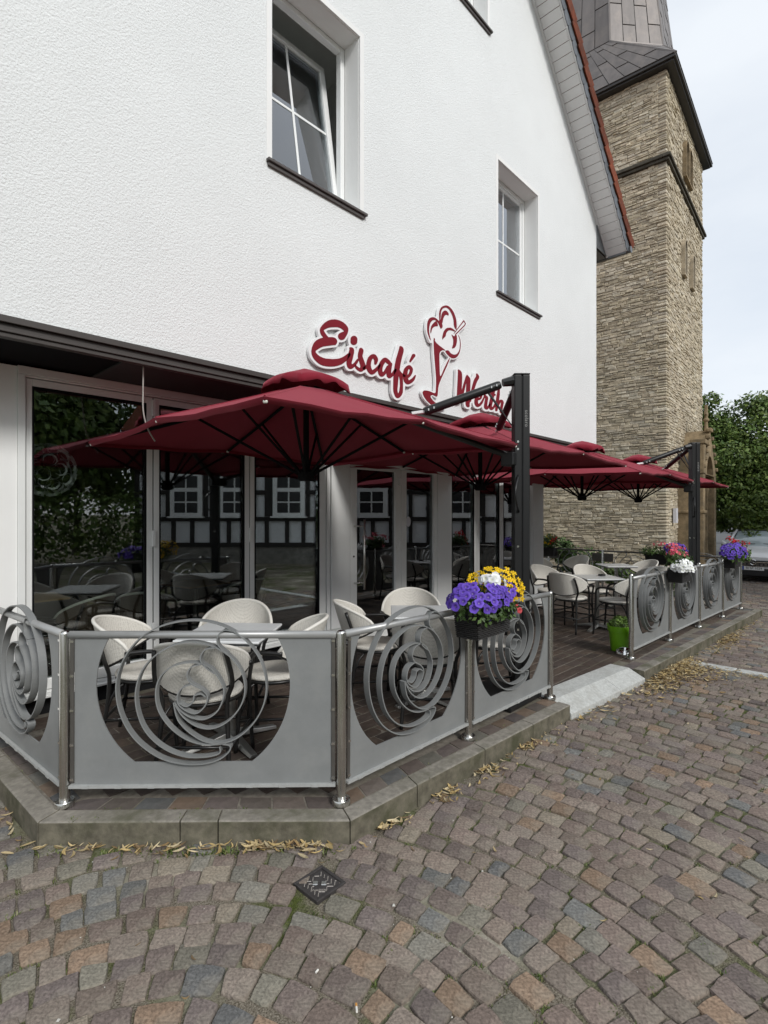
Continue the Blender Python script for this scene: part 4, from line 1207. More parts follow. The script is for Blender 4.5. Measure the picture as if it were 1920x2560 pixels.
# boxed eave end and gutter
mb = MB()
e0 = SP(0, 0.0, 0)
mb.box(XR + 0.001, e0[0] - 0.001, YW + 0.01, 12.9, e0[2] - 0.02, e0[2] + 0.0)
mb.box(e0[0], e0[0] + 0.02, YW - OV + 0.012, 12.9, e0[2] - 0.03, e0[2] + 0.15)
mb.add([(XR + 0.001, YW - 0.02, e0[2]), (e0[0], YW - 0.02, e0[2]), (XR + 0.001, YW - 0.02, gable_z(XR)), (XR + 0.001, YW - 0.001, e0[2]), (e0[0], YW - 0.001, e0[2]), (XR + 0.001, YW - 0.001, gable_z(XR))], [(0, 1, 2), (5, 4, 3), (0, 3, 4, 1), (1, 4, 5, 2), (2, 5, 3, 0)])
mb.build('eave_board', M['zinc'], rf)
gp = []
for k in range(9):
    a = pi + pi * k / 8
    gp.append((cos(a) * 0.065, sin(a) * 0.065))
v, f = [], []
gx, gz = e0[0] + 0.10, e0[2] + 0.06
for y in (YW - OV - 0.05, 12.9):
    v += [(gx + p[0], y, gz + p[1]) for p in gp] + [(gx + p[0] * 0.9, y, gz + p[1] * 0.9) for p in gp[::-1]]
n = 18
f = [(k, (k + 1) % n, n + (k + 1) % n, n + k) for k in range(n)] + [tuple(range(n)), tuple(range(2 * n - 1, n - 1, -1))]
gut = MB().add(v, f)
gut.tube([(gx, YW - OV - 0.06, gz - 0.01), (gx, YW - OV - 0.05, gz - 0.01)], 0.062, 14)
gut.build('gutter', M['zinc'], rf)

# ------------------------------------------------------------------ church tower
TS = 5.3
TR = radians(3.3)
TC = Vector((15.346, 4.109)) + Vector((cos(TR), sin(TR))) * TS / 2 + Vector((-sin(TR), cos(TR))) * TS / 2
tower = thing('church_tower', 'square rubble stone church tower with a grey sheet metal spire behind the cafe', 'tower', (TC.x, TC.y, -0.32), TR)
Hh = TS / 2
ZO = 0.32                                    # local z = world z + ZO
core = MB().box(-Hh + 0.03, Hh - 0.03, -Hh + 0.03, Hh - 0.03, 0, 13.45 + ZO).build('masonry_core', M['mortar'], tower)
STC = [(0.53, 0.465, 0.345), (0.50, 0.435, 0.32), (0.56, 0.495, 0.38), (0.46, 0.40, 0.295), (0.51, 0.44, 0.33), (0.54, 0.485, 0.385), (0.43, 0.37, 0.27), (0.50, 0.44, 0.32), (0.59, 0.535, 0.42)]
stones = []


def lay(face, w0, w1, z0, z1, skip=()):
    z = z0
    while z < z1 - 0.03:
        h = random.choice((0.04, 0.05, 0.06, 0.068, 0.078, 0.09))
        h = min(h, z1 - z)
        s = w0 + random.uniform(-0.2, 0)
        while s < w1:
            L = random.uniform(0.09, 0.33) * (0.8 + h * 4)
            a, b = max(s, w0), min(s + L, w1)
            s += L
            if b - a < 0.05:
                continue
            cz = z + h / 2
            if any(x0 < (a + b) / 2 < x1 and y0 < cz < y1 for x0, x1, y0, y1 in skip):
                continue
            if random.random() < 0.12 and h > 0.085:
                stones.append((face, a, b, z, z + h * 0.48))
                stones.append((face, a, b, z + h * 0.52, z + h))
            else:
                stones.append((face, a, b, z + random.uniform(-.016, .016), z + h + random.uniform(-.016, .016)))
        z += h
    return


# left face (normal -x; runs along y) and street face (normal -y; runs along x)
SK = [(-Hh + 1.80, -Hh + 2.28, 8.62 + ZO, 9.72 + ZO), (-Hh + 3.02, -Hh + 3.48, 8.62 + ZO, 9.72 + ZO), (-Hh + 1.95, -Hh + 3.15, 11.55 + ZO, 12.75 + ZO)]
lay('L', -Hh + 0.22, Hh, 0.02, 10.98 + ZO)
lay('L', -Hh + 0.22, Hh, 11.19 + ZO, 13.44 + ZO)
lay('R', -Hh + 0.22, Hh, 0.02, 10.98 + ZO, SK)
lay('R', -Hh + 0.22, Hh, 11.19 + ZO, 13.44 + ZO, SK)


def stone_vf(face, a, b, z0, z1):
    t = -0.013 + random.uniform(-0.009, 0.016)
    g = 0.004
    j = lambda k: random.uniform(-k, k)
    V = []
    base = [(a + g, z0 + g), (b - g, z0 + g), (b - g, z1 - g), (a + g, z1 - g)]
    e = min(b - a, z1 - z0) * 0.14
    top = [(a + g + e + j(e), z0 + g + e * .6 + j(e * .4)), (b - g - e + j(e), z0 + g + e * .6 + j(e * .4)), (b - g - e + j(e), z1 - g - e * .6 + j(e * .4)), (a + g + e + j(e), z1 - g - e * .6 + j(e * .4))]
    pts = [(s, z, 0.0) for s, z in base] + [(s, z, 0.03 + t + j(0.008)) for s, z in top]
    for s, z, n in pts:
        if face == 'L':
            V.append((-Hh + 0.03 - n, s, z))
        else:
            V.append((s, -Hh + 0.03 - n, z))
    F = [(4, 5, 6, 7), (0, 1, 5, 4), (1, 2, 6, 5), (2, 3, 7, 6), (3, 0, 4, 7)]
    if face == 'L':
        F = [q[::-1] for q in F]
    return V, F


def stone_size(s):
    face, a, b, z0, z1 = s
    mx = (-Hh, (a + b) / 2) if face == 'L' else ((a + b) / 2, -Hh)
    w = Vector((TC.x + mx[0] * cos(TR) - mx[1] * sin(TR), TC.y + mx[0] * sin(TR) + mx[1] * cos(TR)))
    d = depth_of(w.x, w.y)
    a_ = side_of(w.x, w.y)
    zz = (z0 + z1) / 2 - ZO
    fs = 0.75 if face == 'L' else 0.32
    px_ = 960 + 1320 * a_ / d
    hid = face == 'L' and (px_ < (1345 if zz < 2.3 else 1500))
    return (b - a) * (z1 - z0) / d / d * fs * (0 if hid else 1)


stones.sort(key=stone_size, reverse=True)
V4 = MB()
for i, s in enumerate(stones):
    c = random.choice(STC)
    k = random.uniform(0.85, 1.15)
    c = tuple(x * k for x in c)
    v, f = stone_vf(*s)
    if i < 290:
        MB().add(v, f, c).build('stone', M['stone'], tower)
    else:
        V4.add(v, f, c)
o = V4.build('rubble_facing', M['stone'], tower)
o['kind'] = 'stuff'
# quoins up the corner, alternating long and short
z = 0.0
k = 0
while z < 13.4 + ZO:
    h = random.uniform(0.045, 0.115)
    if 10.9 + ZO < z + h and z < 11.19 + ZO:
        z = 11.19 + ZO
    h = min(h, 13.44 + ZO - z)
    la, lb = ((0.36, 0.22), (0.24, 0.34))[k % 2]
    la += random.uniform(-.06, .06)
    lb += random.uniform(-.04, .06)
    p = 0.024 + random.uniform(-.010, .014)
    kq = random.uniform(.85, 1.1)
    bevel(MB().box(-Hh - p + 0.03, -Hh + la, -Hh - p + 0.03, -Hh + lb, z + 0.005, z + h - 0.005, c=tuple(x * kq for x in random.choice(STC))).build('quoin', M['stone'], tower), 0.022, 1)
    z += h
    k += 1
# string course
mb = MB()
for z0, z1, p in ((10.98, 11.06, 0.05), (11.061, 11.14, 0.10), (11.141, 11.19, 0.045)):
    mb.box(-Hh - p, Hh + p, -Hh - p, -Hh + 0.1, z0 + ZO, z1 + ZO)
    mb.box(-Hh - p, -Hh + 0.1, -Hh + 0.101, Hh + p, z0 + ZO, z1 + ZO)
bevel(mb.build('string_course', M['dark_stone'], tower), 0.012)
# square stone tablet let into the left face beside the cafe roof
bevel(MB().box(-Hh - 0.075, -Hh + 0.05, 0.2, 1.6, 6.75 + ZO, 7.75 + ZO).build('stone_tablet', M['sandstone'], tower), 0.02)
# lancet openings of the street face
for s0, z0, h, w in ((-Hh + 2.04, 8.62, 0.92, 0.30), (-Hh + 3.25, 8.62, 0.92, 0.30), (-Hh + 2.30, 11.6, 0.95, 0.40), (-Hh + 2.80, 11.6, 0.95, 0.40)):
    arc = []
    for k in range(9):
        t = k / 8
        a = pi * t
        arc.append((s0 + w / 2 * cos(a), z0 + ZO + h - w / 2 + w * 0.75 * sin(a)))
    inner = [(s0 + w / 2, z0 + ZO)] + arc + [(s0 - w / 2, z0 + ZO)]
    b = 0.045
    arc2 = [(s0 + (w / 2 + b) * cos(pi * k / 8), z0 + ZO + h - w / 2 + (w * 0.75 + b) * sin(pi * k / 8)) for k in range(9)]
    outr = [(s0 + w / 2 + b, z0 + ZO - b)] + arc2 + [(s0 - w / 2 - b, z0 + ZO - b)]
    fr = fix_normals(plate([outr, inner], lambda x, z: (x, -Hh - 0.09, z), lambda x, z: (x, -Hh + 0.05, z)).build('lancet_window', M['lancet'] if z0 < 10 else M['sandstone'], tower))
    ol = plate([inner], lambda x, z: (x, -Hh + 0.025, z), lambda x, z: (x, -Hh + 0.028, z)).build('louvre_board', M['timber_dark'], fr)
    for k in range(5):
        zz = z0 + ZO + 0.08 + k * (h - 0.25) / 5
        MB().add([(s0 - w / 2, -Hh - 0.0, zz), (s0 + w / 2, -Hh - 0.02, zz), (s0 + w / 2, -Hh + 0.03, zz + 0.06), (s0 - w / 2, -Hh + 0.03, zz + 0.06),
                  (s0 - w / 2, -Hh - 0.02, zz - .012), (s0 + w / 2, -Hh - 0.02, zz - .012), (s0 + w / 2, -Hh + 0.03, zz + 0.048), (s0 - w / 2, -Hh + 0.03, zz + 0.048)],
                 [(0, 1, 2, 3), (7, 6, 5, 4), (0, 4, 5, 1), (1, 5, 6, 2), (2, 6, 7, 3), (3, 7, 4, 0)]).build('slat', M['timber_dark'], fr)
# eaves and spire
he = Hh + 0.25
ze = 13.47 + ZO
mb = MB().box(-he, he, -he, he, ze, ze + 0.07)
mb.box(-he + 0.06, he - 0.06, -he + 0.06, he - 0.06, ze - 0.05, ze - 0.001)
bevel(mb.build('eaves_board', M['lead_dark'], tower), 0.01)
ap, kk, z1, za = 2.2, 1.05, 15.35 + ZO, 36.0
zs = ze + 0.075
oct_ = [(-ap, kk), (-ap, -kk), (-kk, -ap), (kk, -ap), (ap, -kk), (ap, kk), (kk, ap), (-kk, ap)]
ec = [(-he, -he), (he, -he), (he, he), (-he, he)]
v = [(x, y, zs) for x, y in ec] + [(x, y, z1) for x, y in oct_] + [(0, 0, za)]
f = [(4 + i, 4 + (i + 1) % 8, 12) for i in range(8)]
f += [(3, 0, 5, 4), (0, 6, 5), (0, 1, 7, 6), (1, 8, 7), (1, 2, 9, 8), (2, 10, 9), (2, 3, 11, 10), (3, 4, 11), (3, 2, 1, 0)]
sp = MB().add(v, f).build('spire', M['lead_dark'], tower)
fix_normals(sp)


def sheets(A, B, C, D, ncol, rowlen, name='metal_sheet'):
    """overlapping sheets on the quad A B (foot) C D (head): columns run from foot to head, rows staggered"""
    A, B, C, D = map(Vector, (A, B, C, D))
    nrm = (B - A).cross(D - A).normalized()
    ctr = Vector((0, 0, (A.z + D.z) / 2))
    if nrm.dot((A + B + C + D) / 4 - ctr) < 0:
        nrm = -nrm
    H_ = ((C + D) / 2 - (A + B) / 2).length
    for c in range(ncol):
        t = -rowlen * (0.5 if c % 2 else 0.05) - random.uniform(0, .1)
        while t < H_:
            t0, t1 = max(t, 0) / H_, min(t + rowlen, H_) / H_
            t += rowlen
            if t1 - t0 < 0.01:
                continue
            e = 0.012 / max((B - A).length, 0.5)
            u0, u1 = c / ncol + e, (c + 1) / ncol - e
            et = 0.012 / H_

            def P(u, w):
                return A.lerp(B, u).lerp(D.lerp(C, u), w)
            q = [P(u0, t0 + et), P(u1, t0 + et), P(u1, t1 - et), P(u0, t1 - et)]
            if (q[2] - q[3]).length < 0.06:
                continue
            lift = [0.022, 0.022, 0.012, 0.012]
            V = [tuple(p) for p in q] + [tuple(p + nrm * l) for p, l in zip(q, lift)]
            o = MB().add(V, [(4, 5, 6, 7), (0, 1, 5, 4), (1, 2, 6, 5), (2, 3, 7, 6), (3, 0, 4, 7)]).build(name, M['lead'], sp)
            fix_normals(o)


def OZ(i, z):
    t = (za - z) / (za - z1)
    return (oct_[i][0] * t, oct_[i][1] * t, z)


zt2 = 22.0 + ZO
sheets((-he, he, zs), (-he, -he, zs), (-ap, -kk, z1), (-ap, kk, z1), 14, 1.15)
sheets(OZ(0, z1), OZ(1, z1), OZ(1, zt2), OZ(0, zt2), 5, 1.35)
sheets(OZ(1, z1), OZ(2, z1), OZ(2, zt2), OZ(1, zt2), 4, 1.35)
sheets((-he, -he, zs), (-he + 0.02, -he, zs), OZ(2, z1), OZ(1, z1), 2, 1.1)
sheets((-he, -he, zs), (he, -he, zs), OZ(3, z1), OZ(2, z1), 9, 1.15)
sheets(OZ(2, z1), OZ(3, z1), OZ(3, zt2), OZ(2, zt2), 5, 1.35)
hip = MB()
for a, b in (((-he, -he, zs), OZ(1, z1)), (OZ(1, z1), OZ(1, za - 0.1)), (OZ(1, z1), OZ(2, z1)), ((-he, -he, zs), OZ(2, z1)), (OZ(2, z1), OZ(2, za - .1))):
    hip.tube([a, b], 0.035, 6)
hip.build('hip_roll', M['lead'], sp)
# gothic porch on the street face, seen from its side
PX0, PX1, PY = -Hh + 1.35, -Hh + 3.6, -Hh - 0.62
mb = MB()
mb.box(PX0, PX0 + 0.34, PY, -Hh + 0.02, 0, 2.72 + ZO)
mb.box(PX1 - 0.34, PX1, PY, -Hh + 0.02, 0, 2.72 + ZO)
mb.box(PX0 - 0.05, PX0 + 0.40, PY - 0.05, -Hh + 0.02, 0, 0.55)
mb.box(PX1 - 0.40, PX1 + 0.05, PY - 0.05, -Hh + 0.02, 0, 0.55)
mb.box(PX0 - 0.04, PX0 + 0.38, PY - 0.04, -Hh + 0.02, 1.62 + ZO, 1.70 + ZO)
por = bevel(mb.build('porch', M['sandstone'], tower), 0.015)
xm = (PX0 + PX1) / 2
g = [(PX0, 2.72 + ZO), (PX1, 2.72 + ZO), (xm, 4.05 + ZO)]
ho = []
for k in range(9):
    a = pi * k / 8
    ho.append((xm + 0.55 * cos(a), 2.74 + ZO + 0.55 * sin(a)))
fix_normals(plate([g, ho], lambda x, z: (x, PY, z), lambda x, z: (x, -Hh + 0.02, z)).build('gable', M['sandstone'], por))
mb = MB()
for s in (-1, 1):
    for k in range(6):
        t = (k + 0.5) / 6
        x = xm + s * (PX1 - xm) * (1 - t)
        zz = 2.76 + ZO + 1.33 * t
        mb.box(x - 0.055, x + 0.055, PY - 0.06, PY + 0.08, zz + 0.01, zz + 0.13)
bevel(mb.build('crocket', M['sandstone'], por), 0.03, 2)
for dx in (0.12, 0.24, 0.34):
    for s in (-1, 1):
        x = xm + s * ((PX1 - xm) - 0.36 - dx * 0.6)
        c_ = MB()
        c_.lathe([(0.07, 0), (0.07, 0.5), (0.045, 0.53), (0.045, 2.2), (0.075, 2.32), (0.075, 2.42)], 10, (x, PY + 0.08 + dx, 0.3))
        c_.build('column', M['sandstone'], por, smooth=True)
pin = MB()
pin.box(PX0 - 0.02, PX0 + 0.30, PY - 0.02, PY + 0.28, 2.725 + ZO, 3.55 + ZO)
pin.box(PX0 - 0.06, PX0 + 0.34, PY - 0.06, PY + 0.32, 3.551 + ZO, 3.68 + ZO)
bevel(pin.build('corner_pier', M['sandstone'], por), 0.015)
fin = MB()
fx, fy = xm, PY + 0.10
fin.lathe([(0.10, 0), (0.06, 0.05), (0.045, 0.3), (0.085, 0.34), (0.085, 0.38), (0.045, 0.42), (0.04, 0.62)], 10, (fx, fy, 4.0 + ZO))
fin.box(fx - 0.16, fx + 0.16, fy - 0.035, fy + 0.035, 4.50 + ZO, 4.60 + ZO)
fin.box(fx - 0.045, fx + 0.045, fy - 0.04, fy + 0.04, 4.60 + ZO, 4.80 + ZO)
bevel(fin.build('finial_cross', M['sandstone'], por), 0.015)
MB().box(PX0 - 0.75, PX0 - 0.55, -Hh - 0.10, -Hh - 0.02, 1.35 + ZO, 1.75 + ZO).build('notice_case', M['paper_white'], tower)

# ------------------------------------------------------------------ sign on the wall
def outline_mesh(name, loops, y_face, depth, m, parent, bev=0.0):
    """filled outlines (x, z on the wall) as a plate with real depth; front at y_face, body behind it"""
    cu = bpy.data.curves.new(name, 'CURVE')
    cu.dimensions = '2D'
    cu.fill_mode = 'BOTH'
    cu.extrude = depth / 2
    for L in loops:
        s = cu.splines.new('POLY')
        s.points.add(len(L) - 1)
        for p, (x, z) in zip(s.points, L):
            p.co = (x, z, 0, 1)
        s.use_cyclic_u = True
    tmp = bpy.data.objects.new(name, cu)
    COL.objects.link(tmp)
    dg = bpy.context.evaluated_depsgraph_get()
    me = bpy.data.meshes.new_from_object(tmp.evaluated_get(dg))
    bpy.data.objects.remove(tmp)
    bpy.data.curves.remove(cu)
    me.transform(Matrix.Rotation(radians(90), 4, 'X'))
    me.transform(Matrix.Translation((0, y_face + depth / 2, 0)))
    me.materials.clear()
    me.materials.append(m)
    o = bpy.data.objects.new(name, me)
    link(o, parent)
    return o


def text_mesh(name, txt, size, m, parent, mtx, extrude=0.001, align='CENTER', spacing=1.0):
    cu = bpy.data.curves.new(name, 'FONT')
    cu.body = txt
    cu.size = size
    cu.extrude = extrude
    cu.align_x = align
    cu.align_y = 'CENTER'
    cu.space_character = spacing
    tmp = bpy.data.objects.new(name, cu)
    COL.objects.link(tmp)
    dg = bpy.context.evaluated_depsgraph_get()
    me = bpy.data.meshes.new_from_object(tmp.evaluated_get(dg))
    bpy.data.objects.remove(tmp)
    bpy.data.curves.remove(cu)
    me.transform(mtx)
    me.materials.clear()
    me.materials.append(m)
    o = bpy.data.objects.new(name, me)
    return link(o, parent)


sg = thing('lettering_sign', 'dark red script lettering on white backing reading Eiscafé, beside the sundae emblem', 'sign')
outline_mesh('backing', SIGN['cafe_back'], YW - 0.044, 0.03, M['sign_white'], sg)
for L in SIGN['cafe_letters']:
    outline_mesh('letter', L, YW - 0.048, 0.0035, M['red_plate'], sg)
sg = thing('emblem_sign', 'red and white ice cream sundae glass emblem on the wall between the two words', 'sign')
outline_mesh('backing', SIGN['cup_back'], YW - 0.044, 0.03, M['sign_white'], sg)
outline_mesh('emblem', SIGN['cup_red'], YW - 0.048, 0.0035, M['red_plate'], sg)
sg = thing('lettering_sign', 'dark red script lettering on white backing reading Werth, partly behind the black parasol arm', 'sign')
outline_mesh('backing', SIGN['name_back'], YW - 0.044, 0.03, M['sign_white'], sg)
for L in SIGN['name_letters']:
    outline_mesh('letter', L, YW - 0.048, 0.0035, M['red_plate'], sg)

# ------------------------------------------------------------------ railings
ORN = [
    [(960, 660), (992, 668), (985, 695), (940, 728), (870, 745), (780, 742), (690, 715), (600, 650), (540, 565), (510, 465), (512, 370), (550, 275), (620, 195), (720, 147), (840, 130), (950, 150), (1045, 205), (1115, 290), (1145, 390), (1138, 480), (1100, 560), (1035, 625), (965, 655), (890, 650), (820, 610), (770, 555), (751, 482)],
    [(948, 672), (945, 700), (880, 715), (790, 710), (700, 670), (630, 600), (595, 510), (592, 420), (625, 330), (700, 260), (800, 223), (900, 235), (985, 280), (1040, 350), (1055, 430), (1035, 500), (985, 560), (920, 592), (855, 585), (795, 545), (757, 490)],
    [(1000, 176), (965, 172), (938, 200), (942, 238), (982, 272)],
    [(975, 656), (900, 662), (820, 645), (745, 595), (690, 520), (675, 440), (695, 370), (750, 325), (830, 310), (900, 330), (945, 380), (966, 440), (940, 515), (885, 552), (825, 545), (780, 515), (757, 482)],
    [(930, 246), (885, 255), (865, 290), (880, 325), (925, 358)],
    [(868, 318), (825, 330), (808, 365), (825, 400), (870, 425), (895, 455), (885, 495), (850, 527), (808, 518), (772, 488), (768, 450), (788, 418), (826, 404)],
    [(838, 452), (832, 480), (805, 498), (776, 484)], [(838, 452), (865, 444), (888, 458)]]


def strip_mesh(name, pts, w0, w1, th):
    P = [Vector((p[0], p[1])) for p in pts]
    n = len(P)
    v, f = [], []
    for i in range(n):
        t = (P[min(i + 1, n - 1)] - P[max(i - 1, 0)]).normalized()
        nn = Vector((-t.y, t.x)) * th / 2
        a, b = P[i] + nn, P[i] - nn
        v += [(a.x, -w1, a.y), (b.x, -w1, b.y), (b.x, -w0, b.y), (a.x, -w0, a.y)]
    for i in range(n - 1):
        for k in range(4):
            l = (k + 1) % 4
            f.append((4 * i + k, 4 * i + l, 4 * i + 4 + l, 4 * i + 4 + k))
    f += [(3, 2, 1, 0), (4 * n - 4, 4 * n - 3, 4 * n - 2, 4 * n - 1)]
    me = bpy.data.meshes.new(name)
    me.from_pydata(v, [], f)
    me.materials.append(M['fence'])
    bm = bmesh.new()
    bm.from_mesh(me)
    bmesh.ops.recalc_face_normals(bm, faces=bm.faces)
    bm.to_mesh(me)
    bm.free()
    return me


scroll_me = [strip_mesh('scroll', cr([((x - 830) / 822, (928 - y) / 822) for x, y in L], 5), -0.014, 0.026, 0.0065) for L in ORN]


def post(parent, x, y, h=0.915):
    z = zt(x)
    mb = MB()
    mb.lathe([(0.0252, 0.0), (0.0252, h - 0.016), (0.0235, h - 0.008), (0.016, h - 0.001), (0.005, h + 0.002)], 20, (0, 0, 0))
    o = mb.build('post', M['stainless'], parent, loc=(x, y, z))
    smooth_by_angle(o)
    c = MB().lathe([(0.049, 0.0), (0.049, 0.026), (0.046, 0.031), (0.0262, 0.032), (0.0262, 0.045)], 22).build('base_collar', M['stainless'], o)
    smooth_by_angle(c)
    return o


def railing_panel(parent, A, B, uc=None, flip=1, r=0.022, detail=True, plain=False):
    A3 = Vector((A[0], A[1], zt(A[0])))
    B3 = Vector((B[0], B[1], zt(B[0])))
    W = Vector((B3.x - A3.x, B3.y - A3.y)).length
    du = (B3 - A3) / W
    nn = Vector((-(B3.y - A3.y), B3.x - A3.x, 0)).normalized()      # local +y points to the terrace side
    mtx = Matrix((( du.x, nn.x, 0, A3.x), (du.y, nn.y, 0, A3.y), (du.z, 0, 1, A3.z), (0, 0, 0, 1)))
    if uc is None:
        uc = W / 2 - 0.015
    R = min(0.505, W / 2 - 0.07)
    vc, vb, vt = 0.628, 0.226, 0.893
    u0, u1 = 0.052, W - 0.052
    hb = sqrt(R * R - (vc - vb) ** 2)
    ht = sqrt(R * R - (vt - vc) ** 2)
    a0, a1 = atan2(vt - vc, ht), atan2(vb - vc, hb)
    right = [(uc + R * cos(a0 + (a1 - a0) * k / 18), vc + R * sin(a0 + (a1 - a0) * k / 18)) for k in range(19)]
    left = [(2 * uc - x, z) for x, z in right[::-1]]
    outl = [(u0, 0.112), (u1, 0.112), (u1, vt)] + right + left + [(u0, vt)]
    p = plate([outl], lambda x, z: (x, -0.004, z), lambda x, z: (x, 0.004, z)).build('panel', M['fence'], parent)
    fix_normals(p)
    p.matrix_local = mtx
    for me in scroll_me:
        s = bpy.data.objects.new('scroll', me)
        link(s, p)
        s.location = (uc, 0, 0)
    fl = MB()
    fl.box(0.03, W - 0.03, -0.022, 0.010, 0.098, 0.1115)
    if detail:
        for k in range(int(W / 0.17)):
            u = 0.10 + k * 0.17
            fl.box(u, u + 0.035, -0.026, -0.0225, 0.0985, 0.111)
    fl.build('bottom_flange', M['flange'], p)
    for u in (0.032, W - 0.052):
        bevel(MB().box(u, u + 0.020, -0.012, -0.0045, 0.125, 0.875).build('fixing_strip', M['strip'], p), 0.002, 1)
    bo = MB()
    for u in (0.042, W - 0.042):
        for v_ in (0.14, 0.32, 0.50, 0.68, 0.86):
            bo.box(u - 0.009, u + 0.009, -0.0155, -0.0125, v_ - 0.006, v_ + 0.006)
    bo.build('bolt', M['bolt'], p)
    rl = MB()
    rl.tube([A3 + Vector((0, 0, 0.893)) + du * 0.027, B3 + Vector((0, 0, 0.893)) - du * 0.027], 0.0205, 14)
    rl.build('handrail', M['rail'], parent, smooth=True)
    return p


P_ = [(0.870, 3.107), (1.877, 2.072), (3.041, 2.060), (4.231, 2.041)]
PL = (0.780, 4.42)
Q_ = [(6.128, 2.005), (7.46, 1.972), (8.77, 1.925), (10.05, 1.872), (11.28, 1.82)]
BK = [(11.30, 3.05), (11.32, 4.28), (11.34, 5.5), (11.36, 6.7)]
fa = thing('terrace_railing', 'grey metal railing with spiral scroll openings round the near corner of the terrace', 'railing', group='railings round the cafe terrace')
for p in [PL] + P_:
    post(fa, *p)
railing_panel(fa, PL, P_[0])
railing_panel(fa, P_[0], P_[1], 0.669)
railing_panel(fa, P_[1], P_[2])
railing_panel(fa, P_[2], P_[3])
fb = thing('terrace_railing', 'grey metal railing with spiral scroll openings beyond the terrace entrance, carrying pink flowers', 'railing', group='railings round the cafe terrace')
for p in Q_:
    post(fb, *p, h=0.945)
for a, b in zip(Q_[:-1], Q_[1:]):
    railing_panel(fb, a, b, detail=False)
for p in BK:
    post(fb, *p, h=0.945)
for a, b in zip([Q_[-1]] + BK[:-1], BK):
    # open scrollwork only, without sheet panel
    A3 = Vector((a[0], a[1], zt(a[0])))
    B3 = Vector((b[0], b[1], zt(b[0])))
    W = (B3 - A3).length
    du = (B3 - A3) / W
    nn = Vector((-du.y, du.x, 0)).normalized()
    mtx = Matrix(((du.x, nn.x, 0, A3.x), (du.y, nn.y, 0, A3.y), (0, 0, 1, A3.z), (0, 0, 0, 1)))
    fr = MB()
    fr.box(0.03, W - 0.03, -0.006, 0.006, 0.10, 0.13)
    fr.box(0.03, 0.22, -0.006, 0.006, 0.70, 0.87)
    fr.box(W - 0.22, W - 0.03, -0.006, 0.006, 0.70, 0.87)
    p = fr.build('scroll_frame', M['strip'], fb)
    p.matrix_local = mtx
    for me in scroll_me:
        s = bpy.data.objects.new('scroll', me)
        link(s, p)
        s.location = (W / 2, 0, 0)
    rl = MB()
    rl.tube([A3 + Vector((0, 0, 0.92)) + du * 0.027, B3 + Vector((0, 0, 0.92)) - du * 0.027], 0.018, 10)
    rl.build('handrail', M['strip'], fb, smooth=True)

